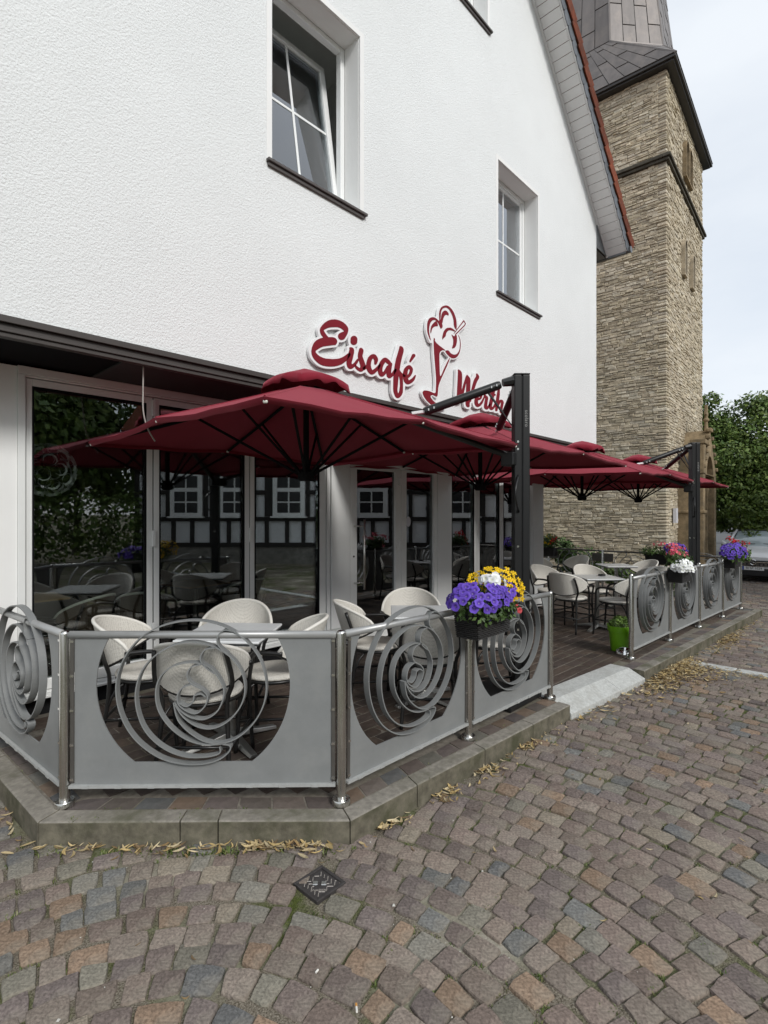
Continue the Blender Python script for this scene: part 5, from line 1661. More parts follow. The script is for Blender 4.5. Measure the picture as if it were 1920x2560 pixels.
# ------------------------------------------------------------------ parasols
def parasol(x, y, label, top):
    z0 = zt(x)
    root = thing('cantilever_parasol', label, 'parasol', (x, y, z0), 0, 'wine red twin parasols over the terrace')
    bp = MB().box(-0.26, 0.26, -0.26 + 0.2, 0.26 + 0.2, 0.004, 0.05)
    bevel(bp.build('base_plate', M['mast'], root), 0.01)
    ht = top - z0
    dz = top - 2.775 - z0
    R45 = Matrix.Rotation(radians(0), 4, 'Z')
    ms = MB()
    for dx, dy in ((-0.034, 0.0), (0.034, 0.0)):
        ms.box(dx - 0.030, dx + 0.030, -0.05, 0.05, 0.05, ht, R45)
    ms.box(-0.045, 0.045, -0.040, 0.040, 0.05, ht - 0.01, R45)
    mst = bevel(ms.build('mast', M['mast_grey'], root), 0.008, 3)
    mst.rotation_euler = (0, 0, radians(-45))
    cp = MB().box(-0.066, 0.066, -0.052, 0.052, ht + 0.001, ht + 0.012)
    bevel(cp.build('mast_cap', M['mast'], mst), 0.004)
    bo = MB()
    for zz in (0.62, 0.68, ht - 0.55, ht - 0.61, 1.3):
        bo.box(-0.0655, -0.0645, -0.008, 0.008, zz - 0.008, zz + 0.008)
        bo.box(-0.044, -0.028, -0.0525, -0.0505, zz - 0.008, zz + 0.008)
    bo.build('bolt', M['bolt'], mst)
    tx = text_mesh('lettering', 'scolaro', 0.040, M['print_grey'], mst, Matrix.Translation((0.034, -0.0512, ht - 0.36)) @ Matrix.Rotation(radians(90), 4, 'X') @ Matrix.Rotation(radians(-90), 4, 'Z'), 0.0004, spacing=1.15)
    OFF = 1.275
    HS = 1.225
    for sx in (-1, 1):
        cx, cy = sx * OFF, OFF - 0.06
        dg = Vector((cx, cy, 0)).normalized()
        zc_, ze_, zm_ = 2.69 + dz, 2.205 + dz, 2.25 + dz
        # fabric: eight fields between ribs, each slightly slack
        verts, faces = [], []
        nr, na = 9, 48
        for i in range(nr + 1):
            t = 0.16 + (1 - 0.16) * i / nr
            for k in range(na):
                a = 2 * pi * k / na
                m_ = max(abs(cos(a)), abs(sin(a)))
                rx, ry = HS * cos(a) / m_, HS * sin(a) / m_
                corner = (hypot(rx, ry) / HS - 1) / 0.4142
                zedge = zm_ + (ze_ - zm_) * corner
                ph = (k % (na // 8)) / (na / 8)
                slack = sin(pi * ph)
                zz = zc_ + (zedge - zc_) * (t ** 0.93) - 0.022 * slack * t ** 1.5 + 0.004 * t * slack * (sin(a * 17 + 3.1 * t * sx) + sin(a * 29 + 9 * t))
                pull = 1 - 0.020 * slack * t ** 3
                verts.append((cx + rx * t * pull, cy + ry * t * pull, zz))
        for i in range(nr):
            for k in range(na):
                l = (k + 1) % na
                faces.append((i * na + k, i * na + l, (i + 1) * na + l, (i + 1) * na + k))
        # hem turned down round the edge
        b = nr * na
        nv = len(verts)
        for k in range(na):
            p = verts[b + k]
            verts.append((cx + (p[0] - cx) * 0.985, cy + (p[1] - cy) * 0.985, p[2] - 0.028))
        for k in range(na):
            l = (k + 1) % na
            faces.append((b + k, b + l, nv + l, nv + k))
        can = MB().add(verts, faces).build('canopy', M['canopy'], root, smooth=False)
        so = can.modifiers.new('cloth', 'SOLIDIFY')
        so.thickness = 0.003
        smooth_by_angle(can, 20)
        for k in range(8):
            a = pi / 4 * k
            m_ = max(abs(cos(a)), abs(sin(a)))
            q = [(cx + HS * cos(a) / m_ * t, cy + HS * sin(a) / m_ * t, zc_ + ((ze_ if k % 2 else zm_) - zc_) * (t ** 0.93) + 0.003) for t in (0.2, 0.4, 0.6, 0.8, 0.995)]
            MB().tube(q, 0.0055, 5).build('seam', M['canopy'], can)
        # vent cap with a wavy skirt
        verts, faces = [], []
        na2 = 64
        for i, (t, zz) in enumerate(((0.0, 2.80), (0.09, 2.775), (0.19, 2.74), (0.262, 2.712), (0.275, 2.655))):
            for k in range(na2):
                a = 2 * pi * k / na2
                m_ = max(abs(cos(a)), abs(sin(a))) * 0.85 + 0.15
                w = (sin(a * 8 + 0.7 * sx) * 0.6 + sin(a * 13 + 1.1) * 0.4)
                rr = (t / m_) * (1 + 0.06 * w * (i >= 3))
                verts.append((cx + rr * cos(a), cy + rr * sin(a), zz + dz - 0.45 * (rr - t) * (i > 1) + 0.022 * w * (i == 4)))
        for i in range(4):
            for k in range(na2):
                l = (k + 1) % na2
                faces.append((i * na2 + k, i * na2 + l, (i + 1) * na2 + l, (i + 1) * na2 + k))
        vt = MB().add(verts, faces).build('vent', M['canopy'], can, smooth=True)
        so = vt.modifiers.new('cloth', 'SOLIDIFY')
        so.thickness = 0.003
        # ribs, struts and hub below the cloth
        zh = 1.95 + dz
        for k in range(8):
            a = pi / 4 * k
            m_ = max(abs(cos(a)), abs(sin(a)))
            ex, ey = HS * cos(a) / m_, HS * sin(a) / m_
            ez = (ze_ if k % 2 else zm_)
            rb = MB()
            q = [(cx + ex * t, cy + ey * t, zc_ + (ez - zc_) * (t ** 0.93) - 0.022) for t in (0.05, 0.3, 0.6, 0.97)]
            rb.tube(q, 0.0135, 6)
            ro = rb.build('rib', M['rib'], root)
            st = MB()
            p0 = (cx + 0.05 * cos(a), cy + 0.05 * sin(a), zh)
            t = 0.50
            st.tube([p0, (cx + ex * t, cy + ey * t, zc_ + (ez - zc_) * (t ** 0.93) - 0.035)], 0.011, 6)
            st.build('strut', M['rib'], ro)
            if k % 2 == 1 or True:
                cl = MB()
                c0 = Vector((cx + ex * 0.985, cy + ey * 0.985, ez - 0.018))
                cl.lathe([(0.008, -0.010), (0.012, -0.004), (0.012, 0.004), (0.007, 0.010)], 10, c0)
                cl.build('end_cap', M['piping'], ro, smooth=True)
        hb = MB()
        hb.lathe([(0.05, -0.05), (0.068, -0.035), (0.068, 0.02), (0.035, 0.05), (0.024, 0.06), (0.024, zc_ - zh - 0.02)], 14, (cx, cy, zh))
        hb.build('hub', M['rib'], root, smooth=False)
        # lower arm: from the sliding bracket on the mast up under the corner rib to the apex
        la = MB()
        s0 = dg * 0.09
        mid = dg * (Vector((cx, cy, 0)).length * 0.62)
        la.tube([(s0.x, s0.y, 2.11 + dz), (mid.x, mid.y, 2.46 + dz), (cx - dg.x * 0.06, cy - dg.y * 0.06, zc_ - 0.04)], 0.026, 8)
        lo = la.build('lower_arm', M['mast'], root)
        bk = MB().box(-0.06, 0.06, -0.06, 0.06, 2.03 + dz, 2.14 + dz, Matrix.Translation(dg * 0.085))
        bevel(bk.build('bracket', M['mast'], lo), 0.01)
        # upper arm from the mast head, with its pale end joint
        h0 = dg * 0.17
        e0 = dg * 0.80
        ua = MB()
        A_, B_ = Vector((h0.x, h0.y, 2.70 + dz)), Vector((e0.x, e0.y, 2.47 + dz))
        ua.tube([A_, A_.lerp(B_, 0.03), A_.lerp(B_, 0.97), B_], [0.030, 0.036, 0.036, 0.032], 8)
        uo = smooth_by_angle(ua.build('upper_arm', M['mast_grey'], root), 50)
        ends = MB()
        C_ = B_ + (B_ - A_).normalized() * 0.11 + Vector((0, 0, 0.022))
        ends.tube([B_.lerp(C_, 0.02), C_], 0.015, 6)
        ends.build('arm_joint', M['panel_white'], uo)
        mh = MB()
        mh.tube([dg * 0.05 + Vector((0, 0, 2.735 + dz)), dg * 0.15 + Vector((0, 0, 2.715 + dz))], [0.045, 0.032], 8)
        mh.build('head_bracket', M['mast'], uo)
        bo = MB()
        pr_ = Vector((dg.y, -dg.x, 0)) * 0.0355
        for t in (0.06, 0.13, 0.88, 0.95):
            q = A_.lerp(B_, t)
            for s in (1, -1):
                bo.lathe([(0.009, -0.009), (0.009, 0.009)], 8, q + pr_ * s)
        bo.build('bolt', M['bolt'], uo)
        gs = MB()
        g0, g1 = A_.lerp(B_, 0.16) - Vector((0, 0, 0.03)), dg * 0.07 + Vector((0, 0, 2.36 + dz))
        gs.tube([g0, g0.lerp(g1, 0.6)], 0.010, 6)
        gs.tube([g0.lerp(g1, 0.6), g1], 0.005, 6)
        gs.build('gas_spring', M['mast'], uo)
    # pull handle: a curved bar on the mast
    hd = MB()
    dd = Vector((-0.75, -0.2, 0)).normalized()
    pts = []
    for k in range(11):
        t = k / 10
        pts.append(dd * (0.06 + 0.11 * sin(pi * t)) + Vector((0, 0, 1.95 + dz - 0.30 * t)))
    hd.tube(pts, 0.009, 6)
    hd.build('pull_handle', M['mast'], root, smooth=True)
    return root


parasol(3.955, 2.165, 'nearer black mast carrying two wine red square canopies, by the yellow flowers', 2.775)
parasol(9.16, 2.075, 'farther black mast carrying two wine red square canopies, in front of the stone tower', 2.70)

# ------------------------------------------------------------------ chairs and tables
def make_chair(name, label, seat_m, group):
    root = thing(name, label, 'chair', (0, 0, 0), 0, group)
    st = MB()
    prof = [(0.0, 0.440), (0.19, 0.440), (0.212, 0.447), (0.216, 0.458), (0.208, 0.470), (0.17, 0.4755), (0.0, 0.478)]
    n = 28
    v, f = [], []
    for r_, z in prof:
        for k in range(n):
            a = 2 * pi * k / n
            yy = r_ * sin(a) * 1.02
            v.append((r_ * cos(a), yy, z))
    for i in range(len(prof) - 1):
        for k in range(n):
            l = (k + 1) % n
            f.append((i * n + k, i * n + l, (i + 1) * n + l, (i + 1) * n + k))
    st.add(v, f).build('seat', seat_m, root, smooth=True)

    def bp(phi, s, off=0.0):
        """point of the wrap-round back: phi across, s 0..1 from lower to upper edge"""
        q = phi / 1.27
        zu = 0.645 + 0.175 * max(0, cos(q * pi / 2)) ** 0.62
        zl = 0.635 - 0.125 * max(0, cos(q * pi / 2)) ** 0.9
        z = zl + (zu - zl) * s
        lean = (z - 0.45) * 0.30
        rr = 0.262 + off + 0.02 * cos(q * pi / 2)
        return Vector((rr * 1.06 * sin(phi), -rr * cos(phi) + 0.03 - lean * (0.35 + 0.65 * cos(q * pi / 2)) + 0.02, z))
    nb, ns = 22, 8
    v, f = [], []
    for side, off in ((0, 0.0), (1, 0.018)):
        for i in range(nb + 1):
            for j in range(ns + 1):
                v.append(bp(-1.27 + 2.54 * i / nb, j / ns, off))
    W = (nb + 1) * (ns + 1)
    for i in range(nb):
        for j in range(ns):
            a = i * (ns + 1) + j
            q = (a, a + 1, a + ns + 2, a + ns + 1)
            f.append(q)
            f.append(tuple(W + k for k in q[::-1]))
    MB().add([tuple(p) for p in v], f).build('backrest', seat_m, root, smooth=True)
    rim = MB()
    up = [bp(-1.27 + 2.54 * i / 24, 1.0, 0.009) for i in range(25)]
    lo_ = [bp(1.27 - 2.54 * i / 24, 0.0, 0.009) for i in range(25)]
    rim.tube(up, 0.0125, 8)
    rim.build('top_rim', M['piping'], root, smooth=True)
    lr = MB()
    lr.tube(lo_, 0.011, 8)
    lr.build('lower_rim', M['chair_frame'], root, smooth=True)
    # legs; the rear pair runs on up behind the back
    for s in (-1, 1):
        lg = MB()
        lg.tube(cr([(s * 0.215, -0.265, 0.0), (s * 0.195, -0.215, 0.25), (s * 0.185, -0.20, 0.46), tuple(bp(s * 0.72, 0.12, 0.040)), tuple(bp(s * 0.64, 0.90, 0.038))], 4), 0.0135, 8)
        lg.build('leg', M['chair_frame'], root, smooth=True)
        lg = MB()
        lg.tube(cr([(s * 0.225, 0.225, 0.0), (s * 0.212, 0.205, 0.25), (s * 0.210, 0.195, 0.46), (s * 0.232, 0.185, 0.59), (s * 0.252, 0.135, 0.636), (s * 0.262, 0.04, 0.645), tuple(bp(s * 1.20, 0.3, 0.022))], 4), 0.0135, 8)
        lg.build('leg', M['chair_frame'], root, smooth=True)
        br = MB()
        br.tube(cr([(s * 0.214, 0.21, 0.24), (s * 0.20, 0.17, 0.37), (s * 0.15, 0.10, 0.43)], 4), 0.009, 6)
        br.tube(cr([(s * 0.196, -0.22, 0.24), (s * 0.18, -0.17, 0.37), (s * 0.14, -0.10, 0.43)], 4), 0.009, 6)
        br.tube([(s * 0.205, -0.228, 0.20), (s * 0.217, 0.215, 0.20)], 0.010, 6)
        br.build('brace', M['chair_frame'], root, smooth=True)
    rg = MB()
    rg.tube([(0.203 * cos(2 * pi * k / 20), 0.203 * sin(2 * pi * k / 20), 0.432) for k in range(20)], 0.0125, 8, closed=True)
    rg.tube([(-0.217, 0.215, 0.205), (0.217, 0.215, 0.205)], 0.010, 6)
    rg.tube([(-0.205, -0.228, 0.205), (0.205, -0.228, 0.205)], 0.010, 6)
    rg.build('seat_ring', M['chair_frame'], root, smooth=True)
    return root


G_CH = 'cream woven armchairs on the terrace'
first = make_chair('bistro_chair', 'cream woven armchair with its back to the street, inside the largest scroll opening', M['weave'], G_CH)
used = [False]


def put_chair(x, y, face, label, group=G_CH, z=None, src=None):
    """face: world angle in degrees that a sitter looks towards"""
    if not used[0]:
        used[0] = True
        c = first
    else:
        c = copy_tree(src or first)
    c.location = (x, y, zt(x) + 0.002 if z is None else z)
    c.rotation_euler = (0, 0, radians(face - 90))
    c['label'] = label
    c['group'] = group
    return c


put_chair(1.60, 2.98, 43, 'cream woven armchair with its back to the street, inside the largest scroll opening')
put_chair(1.54, 3.64, -38, 'cream woven armchair on the left of the nearest table, by the big glass front')
put_chair(2.13, 3.02, 138, 'cream woven armchair right of the nearest table, mostly hidden by the sheet metal')
put_chair(2.13, 3.56, 225, 'cream woven armchair behind the nearest table, its whole round back facing the street')
put_chair(3.20, 3.10, -36, 'cream woven armchair on the left of the second table, seen in profile before the door')
put_chair(3.19, 2.53, 43, 'cream woven armchair turned from the street, behind the scroll left of the purple flowers')
put_chair(4.00, 2.47, 140, 'cream woven armchair on the right of the second table, seat showing under the flower box')
put_chair(3.73, 3.15, 224, 'cream woven armchair behind the second table, its round back before the door glass')
put_chair(7.20, 3.16, -5, 'cream woven armchair with dark back frame, nearest the terrace entrance on its left')
put_chair(7.40, 2.62, 92, 'cream woven armchair with its back to the railing, beside the lime green pot')
put_chair(7.70, 3.68, 255, 'cream woven armchair half hidden behind the chair nearest the terrace entrance')
put_chair(8.24, 3.25, 235, 'cream woven armchair at the far side of the table beyond the entrance')
put_chair(9.57, 2.81, 43, 'cream woven armchair with its back just above the railing by the pink flowers')
put_chair(10.35, 3.25, 150, 'cream woven armchair tip showing left of the pink flowers near the far railing')
put_chair(9.55, 4.72, 250, 'cream woven armchair beside the grey corner pillar of the cafe')
put_chair(10.45, 4.55, 165, 'cream woven armchair turned sideways in front of the scrollwork by the stone tower')


def make_table(name, label, top_m, group):
    root = thing(name, label, 'table', (0, 0, 0), 0, group)
    o = MB().box(-0.275, 0.275, -0.275, 0.275, 0.718, 0.735).build('table_top', top_m, root)
    bevel(o, 0.006, 3)
    bevel(MB().box(-0.268, 0.268, -0.268, 0.268, 0.704, 0.717).build('under_frame', M['table_edge'], root), 0.004)
    cl = MB()
    cl.lathe([(0.03, 0.06), (0.03, 0.70), (0.10, 0.702)], 16)
    cl.build('column', M['cast_alu'], root, smooth=False)
    for k in range(4):
        a = pi / 4 + pi / 2 * k
        d_ = Vector((cos(a), sin(a), 0))
        n_ = Vector((-sin(a), cos(a), 0))
        v = []
        for r_, w, z0_, z1_ in ((0.02, 0.042, 0.035, 0.075), (0.20, 0.036, 0.014, 0.040), (0.33, 0.028, 0.0, 0.022)):
            for s, z in ((-1, z0_), (1, z0_), (0.7, z1_), (-0.7, z1_)):
                p = d_ * r_ + n_ * w * s
                v.append((p.x, p.y, z))
        f = [(4 * i + j, 4 * i + (j + 1) % 4, 4 * i + 4 + (j + 1) % 4, 4 * i + 4 + j) for i in range(2) for j in range(4)] + [(3, 2, 1, 0), (8, 9, 10, 11)]
        bevel(MB().add(v, f).build('foot', M['cast_alu'], root), 0.004)
    return root


tab = make_table('bistro_table', 'pale grey square table nearest the street corner, behind the largest scroll', M['table_top'], 'pale square tables on the terrace')
for i, (x, y, a, lb) in enumerate(((1.885, 3.18, 43 - 4, 'pale grey square table nearest the street corner, behind the largest scroll'),
                                   (3.47, 2.80, 43, 'pale grey square table before the entrance door, left of the purple flowers'),
                                   (7.60, 2.95, 43 + 4, 'pale grey square table beyond the terrace entrance, with a small ashtray'),
                                   (10.05, 3.55, 43, 'pale grey square table beside the far railing, mostly behind chairs'),
                                   (10.25, 5.25, 20, 'pale grey square table farthest back, beside the stone tower bed'))):
    t = tab if i == 0 else copy_tree(tab)
    t.location = (x, y, zt(x) + 0.002)
    t.rotation_euler = (0, 0, radians(a))
    t['label'] = lb
at = MB()
at.lathe([(0.035, 0.0), (0.05, 0.004), (0.052, 0.022), (0.046, 0.022), (0.042, 0.008), (0.0, 0.007)], 16)
o = at.build('ashtray', M['car_black'], None, smooth=True, loc=(7.72, 2.93, zt(7.6) + 0.738))
o['label'] = 'small black ashtray on the pale table beyond the entrance'
o['category'] = 'ashtray'

# furniture inside the shop, seen dimly through the glass
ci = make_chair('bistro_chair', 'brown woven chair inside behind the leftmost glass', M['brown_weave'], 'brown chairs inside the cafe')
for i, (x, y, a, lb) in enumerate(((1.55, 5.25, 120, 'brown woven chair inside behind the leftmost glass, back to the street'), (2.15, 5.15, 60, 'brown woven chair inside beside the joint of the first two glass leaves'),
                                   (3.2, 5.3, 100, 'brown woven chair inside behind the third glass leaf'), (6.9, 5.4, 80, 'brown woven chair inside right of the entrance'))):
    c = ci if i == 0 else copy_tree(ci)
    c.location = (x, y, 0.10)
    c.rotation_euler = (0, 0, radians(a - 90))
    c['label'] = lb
ti = make_table('wooden_table', 'pale wooden table inside behind the leftmost glass', M['wood'], 'wooden tables inside the cafe')
for i, (x, y, lb) in enumerate(((1.35, 5.9, 'pale wooden table inside behind the leftmost glass'), (2.95, 5.75, 'pale wooden table inside behind the second glass leaf'), (6.9, 6.0, 'pale wooden table inside right of the entrance'))):
    c = ti if i == 0 else copy_tree(ti)
    c.location = (x, y, 0.10)
    c.rotation_euler = (0, 0, radians(8 * i))
    c['label'] = lb
# pendant lamp of petals behind the first leaf
pl = thing('pendant_lamp', 'round pale pendant lamp of curled petals hanging behind the leftmost glass', 'lamp', (1.28, 5.05, 2.0))
cd = MB().tube([(0, 0, 0.2), (0, 0, 0.74)], 0.004, 6)
cd.build('cord', M['car_black'], pl)
pm_ = []
mb = MB()
for i in range(46):
    z = 1 - 2 * (i + 0.5) / 46
    a = i * 2.39996
    d_ = Vector((sqrt(1 - z * z) * cos(a), sqrt(1 - z * z) * sin(a), z))
    t1_ = d_.orthogonal().normalized()
    t2_ = d_.cross(t1_)
    v = []
    for k in range(9):
        b = 2 * pi * k / 8 * 0.9
        for w in (0.0, 0.028):
            p = d_ * (0.20 + w * 0.6) + t1_ * (cos(b) * (0.045 + w * .3)) + t2_ * (sin(b) * (0.045 + w * .3))
            v.append(tuple(p))
    mb.add(v, [(2 * k, 2 * k + 2, 2 * k + 3, 2 * k + 1) for k in range(8)])
mb.build('petal_shade', M['curtain'], pl, smooth=True)
# notes behind the side light
for i, (x, z, w, h, m_, lb) in enumerate(((5.44, 1.92, 0.26, 0.30, 'print_grey', 'dull grey card with a small white slip behind the door side light'), (5.60, 1.585, 0.27, 0.25, 'paper', 'greenish handwritten paper note stuck inside the door side light'))):
    n_ = thing('paper_note', lb, 'note', (x, YG + 0.012, z))
    MB().box(-w / 2, w / 2, 0.0, 0.002, -h / 2, h / 2).build('sheet', M[m_], n_)
    if i == 1:
        for k, (z_, w_, n2) in enumerate(((0.055, 0.16, 7), (0.015, 0.11, 5), (-0.035, 0.13, 5))):
            pts = []
            for q in range(n2 * 4 + 1):
                t = q / (n2 * 4)
                pts.append((-w_ / 2 - 0.02 + w_ * t, -0.001, z_ + 0.012 * sin(q * 1.9) + 0.006 * sin(q * 0.7)))
            MB().tube(pts, 0.0022, 4).build('handwriting', M['print_black'], n_)
    else:
        MB().box(0.04, 0.15, -0.003, -0.001, 0.05, 0.12).build('white_slip', M['paper_white'], n_)
st_ = MB().lathe([(0.001, 0), (0.05, 0), (0.05, 0.002), (0.001, 0.002)], 20).build('round_sticker', M['paper_white'], None, loc=(5.385, YG - 0.008, 1.52))
st_.rotation_euler = (radians(90), 0, 0)
st_.scale = (1, 1.35, 1)
st_['label'] = 'oval white sticker on the side light glass beside the handwritten note'
st_['category'] = 'sticker'
# loose cable hanging from the soffit
cb = MB().tube(cr([(1.62, 3.95, 2.72), (1.63, 3.98, 2.55), (1.64, 4.0, 2.40), (1.68, 4.02, 2.28), (1.74, 4.03, 2.19)], 5), 0.0055, 6)
o = cb.build('loose_cable', M['cable'], None, smooth=True)
o['label'] = 'thin pale cable dangling from the dark soffit before the leftmost glass'
o['category'] = 'cable'

# ------------------------------------------------------------------ flower boxes
def bloom_mesh(name, r, lobes, c_in, c_out, depth=0.35, seed=0, throat=None):
    rd = random.Random(seed)
    n = lobes * 4
    v = [(0, 0, -r * depth)]
    c = [throat or c_in]
    for i, (t, z) in enumerate(((0.28, -0.12), (0.72, 0.02), (1.0, -0.02))):
        for k in range(n):
            a = 2 * pi * k / n
            lob = 0.86 + 0.14 * abs(cos(a * lobes / 2)) if lobes == 5 and depth > 0.2 else 0.42 + 0.58 * abs(cos(a * lobes / 2)) ** 0.6
            rr = r * t * (lob if i > 0 else 0.9)
            v.append((rr * cos(a), rr * sin(a), r * (z + 0.10 * sin(a * 2.5 + seed) * (i == 2) + rd.uniform(-.05, .05) * (i == 2))))
            q = (0, 0.75, 1.0)[i]
            c.append(tuple(x + (y - x) * q for x, y in zip(c_in, c_out)))
    f = [(0, 1 + k, 1 + (k + 1) % n) for k in range(n)]
    for i in range(2):
        for k in range(n):
            l = (k + 1) % n
            f.append((1 + i * n + k, 1 + (i + 1) * n + k, 1 + (i + 1) * n + l, 1 + i * n + l))
    me = bpy.data.meshes.new(name)
    me.from_pydata(v, [], f)
    at = me.color_attributes.new('Col', 'FLOAT_COLOR', 'POINT')
    at.data.foreach_set('color', np.array([(*q, 1.0) for q in c], dtype=np.float32).ravel())
    me.materials.append(M['petal'])
    me.shade_smooth()
    return me


def variants(name, n, r, lobes, ci, co, depth, throat=None):
    out = []
    for i in range(n):
        k = 0.8 + 0.4 * i / max(n - 1, 1)
        out.append(bloom_mesh(name, r * (0.88 + 0.24 * ((i * 7) % n) / n), lobes, tuple(x * k for x in ci), tuple(x * k for x in co), depth, i, throat))
    return out


B_PURPLE = variants('petunia_bloom', 6, 0.030, 5, (0.065, 0.025, 0.24), (0.135, 0.075, 0.47), 0.5, (0.30, 0.26, 0.42))
B_WHITE = variants('petunia_bloom', 4, 0.030, 5, (0.70, 0.72, 0.66), (0.78, 0.79, 0.80), 0.5, (0.55, 0.56, 0.30))
B_YELLOW = variants('bidens_bloom', 4, 0.021, 5, (0.62, 0.36, 0.01), (0.78, 0.53, 0.012), 0.05, (0.45, 0.22, 0.01))
B_PINK = variants('geranium_bloom', 4, 0.022, 5, (0.62, 0.06, 0.11), (0.72, 0.16, 0.20), 0.1, (0.5, 0.03, 0.06))
B_RED = variants('geranium_bloom', 4, 0.022, 5, (0.50, 0.015, 0.02), (0.62, 0.03, 0.035), 0.1, (0.35, 0.01, 0.01))
B_CORAL = variants('petunia_bloom', 3, 0.026, 5, (0.52, 0.05, 0.06), (0.62, 0.10, 0.11), 0.4, (0.4, 0.03, 0.03))


def leaf_cloud(name, centers, n, size, cols, parent, mat_, kind='stuff', droop=0.3, fold=True, up=0.0):
    """many small pointed leaves spread through ellipsoids; centers: (x, y, z, rx, ry, rz, weight)"""
    cw = np.array([c[6] for c in centers], float)
    cw /= cw.sum()
    idx = rng.choice(len(centers), n, p=cw)
    C_ = np.array([c[:3] for c in centers])[idx]
    R_ = np.array([c[3:6] for c in centers])[idx]
    d = rng.normal(size=(n, 3))
    d /= np.linalg.norm(d, axis=1)[:, None]
    rad = rng.uniform(0.25, 1.0, n) ** 0.5
    P = C_ + d * R_ * rad[:, None]
    nrm = d + rng.normal(scale=0.55, size=(n, 3)) + np.array([0, 0, 0.35 + up])
    nrm /= np.linalg.norm(nrm, axis=1)[:, None]
    t = rng.normal(size=(n, 3)) + d * 0.7 - np.array([0, 0, droop])
    t -= nrm * (t * nrm).sum(1)[:, None]
    t /= np.linalg.norm(t, axis=1)[:, None]
    b = np.cross(nrm, t)
    s = size * rng.uniform(0.6, 1.35, n)[:, None]
    w = 0.30
    V = np.stack([P, P + t * s * 0.45 + b * s * w - nrm * s * 0.06, P + t * s - nrm * s * 0.15, P + t * s * 0.45 - b * s * w - nrm * s * 0.06], 1).reshape(-1, 3)
    F = np.arange(4 * n).reshape(n, 4)
    cols = np.array(cols)
    ci = cols[rng.integers(0, len(cols), n)] * rng.uniform(0.75, 1.3, n)[:, None]
    return big_mesh(name, V, F, mat_, parent, np.repeat(ci, 4, 0), kind)


GREEN = [(0.055, 0.105, 0.022), (0.075, 0.13, 0.03), (0.045, 0.085, 0.02), (0.095, 0.155, 0.045), (0.06, 0.10, 0.035)]


def put_blooms(root, me_list, n, c, r, zmin=-0.2, front=None):
    """blooms on the shell of an ellipsoid, facing outwards"""
    k = 0
    tries = 0
    placed = []
    while k < n and tries < n * 30:
        tries += 1
        d = Vector((random.gauss(0, 1), random.gauss(0, 1), random.gauss(0, 1))).normalized()
        if d.z < zmin:
            continue
        if front is not None and d.dot(front) < -0.35:
            continue
        q = Vector((c[0] + d.x * r[0], c[1] + d.y * r[1], c[2] + d.z * r[2]))
        if any((q - p).length < 0.026 for p in placed):
            continue
        placed.append(q)
        me = random.choice(me_list)
        o = bpy.data.objects.new(me.name.split('.')[0], me)
        link(o, root)
        dd = (d + Vector((-0.35, -0.35, 0.15)) * 0.8 + Vector((random.uniform(-.4, .4), random.uniform(-.4, .4), random.uniform(-.3, .4)))).normalized()
        o.location = q + d * random.uniform(-0.012, 0.02)
        o.rotation_euler = dd.to_track_quat('Z', 'Y').to_euler()
        k += 1


def flower_box(x0, x1, y0, y1, z, label, h=0.17, rz=0.0):
    cx, cy = (x0 + x1) / 2, (y0 + y1) / 2
    L, W = x1 - x0, y1 - y0
    root = thing('flower_box', label, 'flower box', (cx, cy, z), rz, 'flower boxes hung on the railings')
    mb = MB()
    k = 0.90
    v = [(-L / 2 * k, -W / 2 * k, 0), (L / 2 * k, -W / 2 * k, 0), (L / 2 * k, W / 2 * k, 0), (-L / 2 * k, W / 2 * k, 0), (-L / 2, -W / 2, h), (L / 2, -W / 2, h), (L / 2, W / 2, h), (-L / 2, W / 2, h)]
    e = 0.012
    v += [(-L / 2 + e, -W / 2 + e, h), (L / 2 - e, -W / 2 + e, h), (L / 2 - e, W / 2 - e, h), (-L / 2 + e, W / 2 - e, h), (-L / 2 + e, -W / 2 + e, h - 0.03), (L / 2 - e, -W / 2 + e, h - 0.03), (L / 2 - e, W / 2 - e, h - 0.03), (-L / 2 + e, W / 2 - e, h - 0.03)]
    f = [(0, 3, 2, 1), (0, 1, 5, 4), (1, 2, 6, 5), (2, 3, 7, 6), (3, 0, 4, 7), (4, 5, 9, 8), (5, 6, 10, 9), (6, 7, 11, 10), (7, 4, 8, 11), (8, 9, 13, 12), (9, 10, 14, 13), (10, 11, 15, 14), (11, 8, 12, 15), (12, 13, 14, 15)]
    mb.add(v, f)
    pb = bevel(mb.build('planter', M['planter'], root), 0.006)
    # woven bands proud of the planter sides
    wv = MB()
    nb = 13
    for i in range(nb):
        zz = 0.006 + (h - 0.012) * i / (nb - 1)
        t = zz / h
        sx, sy = L / 2 * (k + (1 - k) * t), W / 2 * (k + (1 - k) * t)
        n1, n2 = max(3, int(L / 0.022)), max(3, int(W / 0.022))
        for (ax, ay, bx_, by_, ox, oy, n) in ((-sx, -sy, sx, -sy, 0, -1, n1), (-sx, sy, -sx, -sy, -1, 0, n2), (sx, -sy, sx, sy, 1, 0, n2)):
            pts = []
            for q in range(n + 1):
                tt = q / n
                o_ = 0.0025 + 0.0022 * (1 if (q + i) % 2 else -1)
                pts.append((ax + (bx_ - ax) * tt + ox * o_, ay + (by_ - ay) * tt + oy * o_, zz))
            wv.tube(pts, 0.0052, 4, cap=False)
    wv.build('woven_band', M['planter'], pb)
    return root


OUTW = Vector((-0.7, -0.7, 0.1)).normalized()
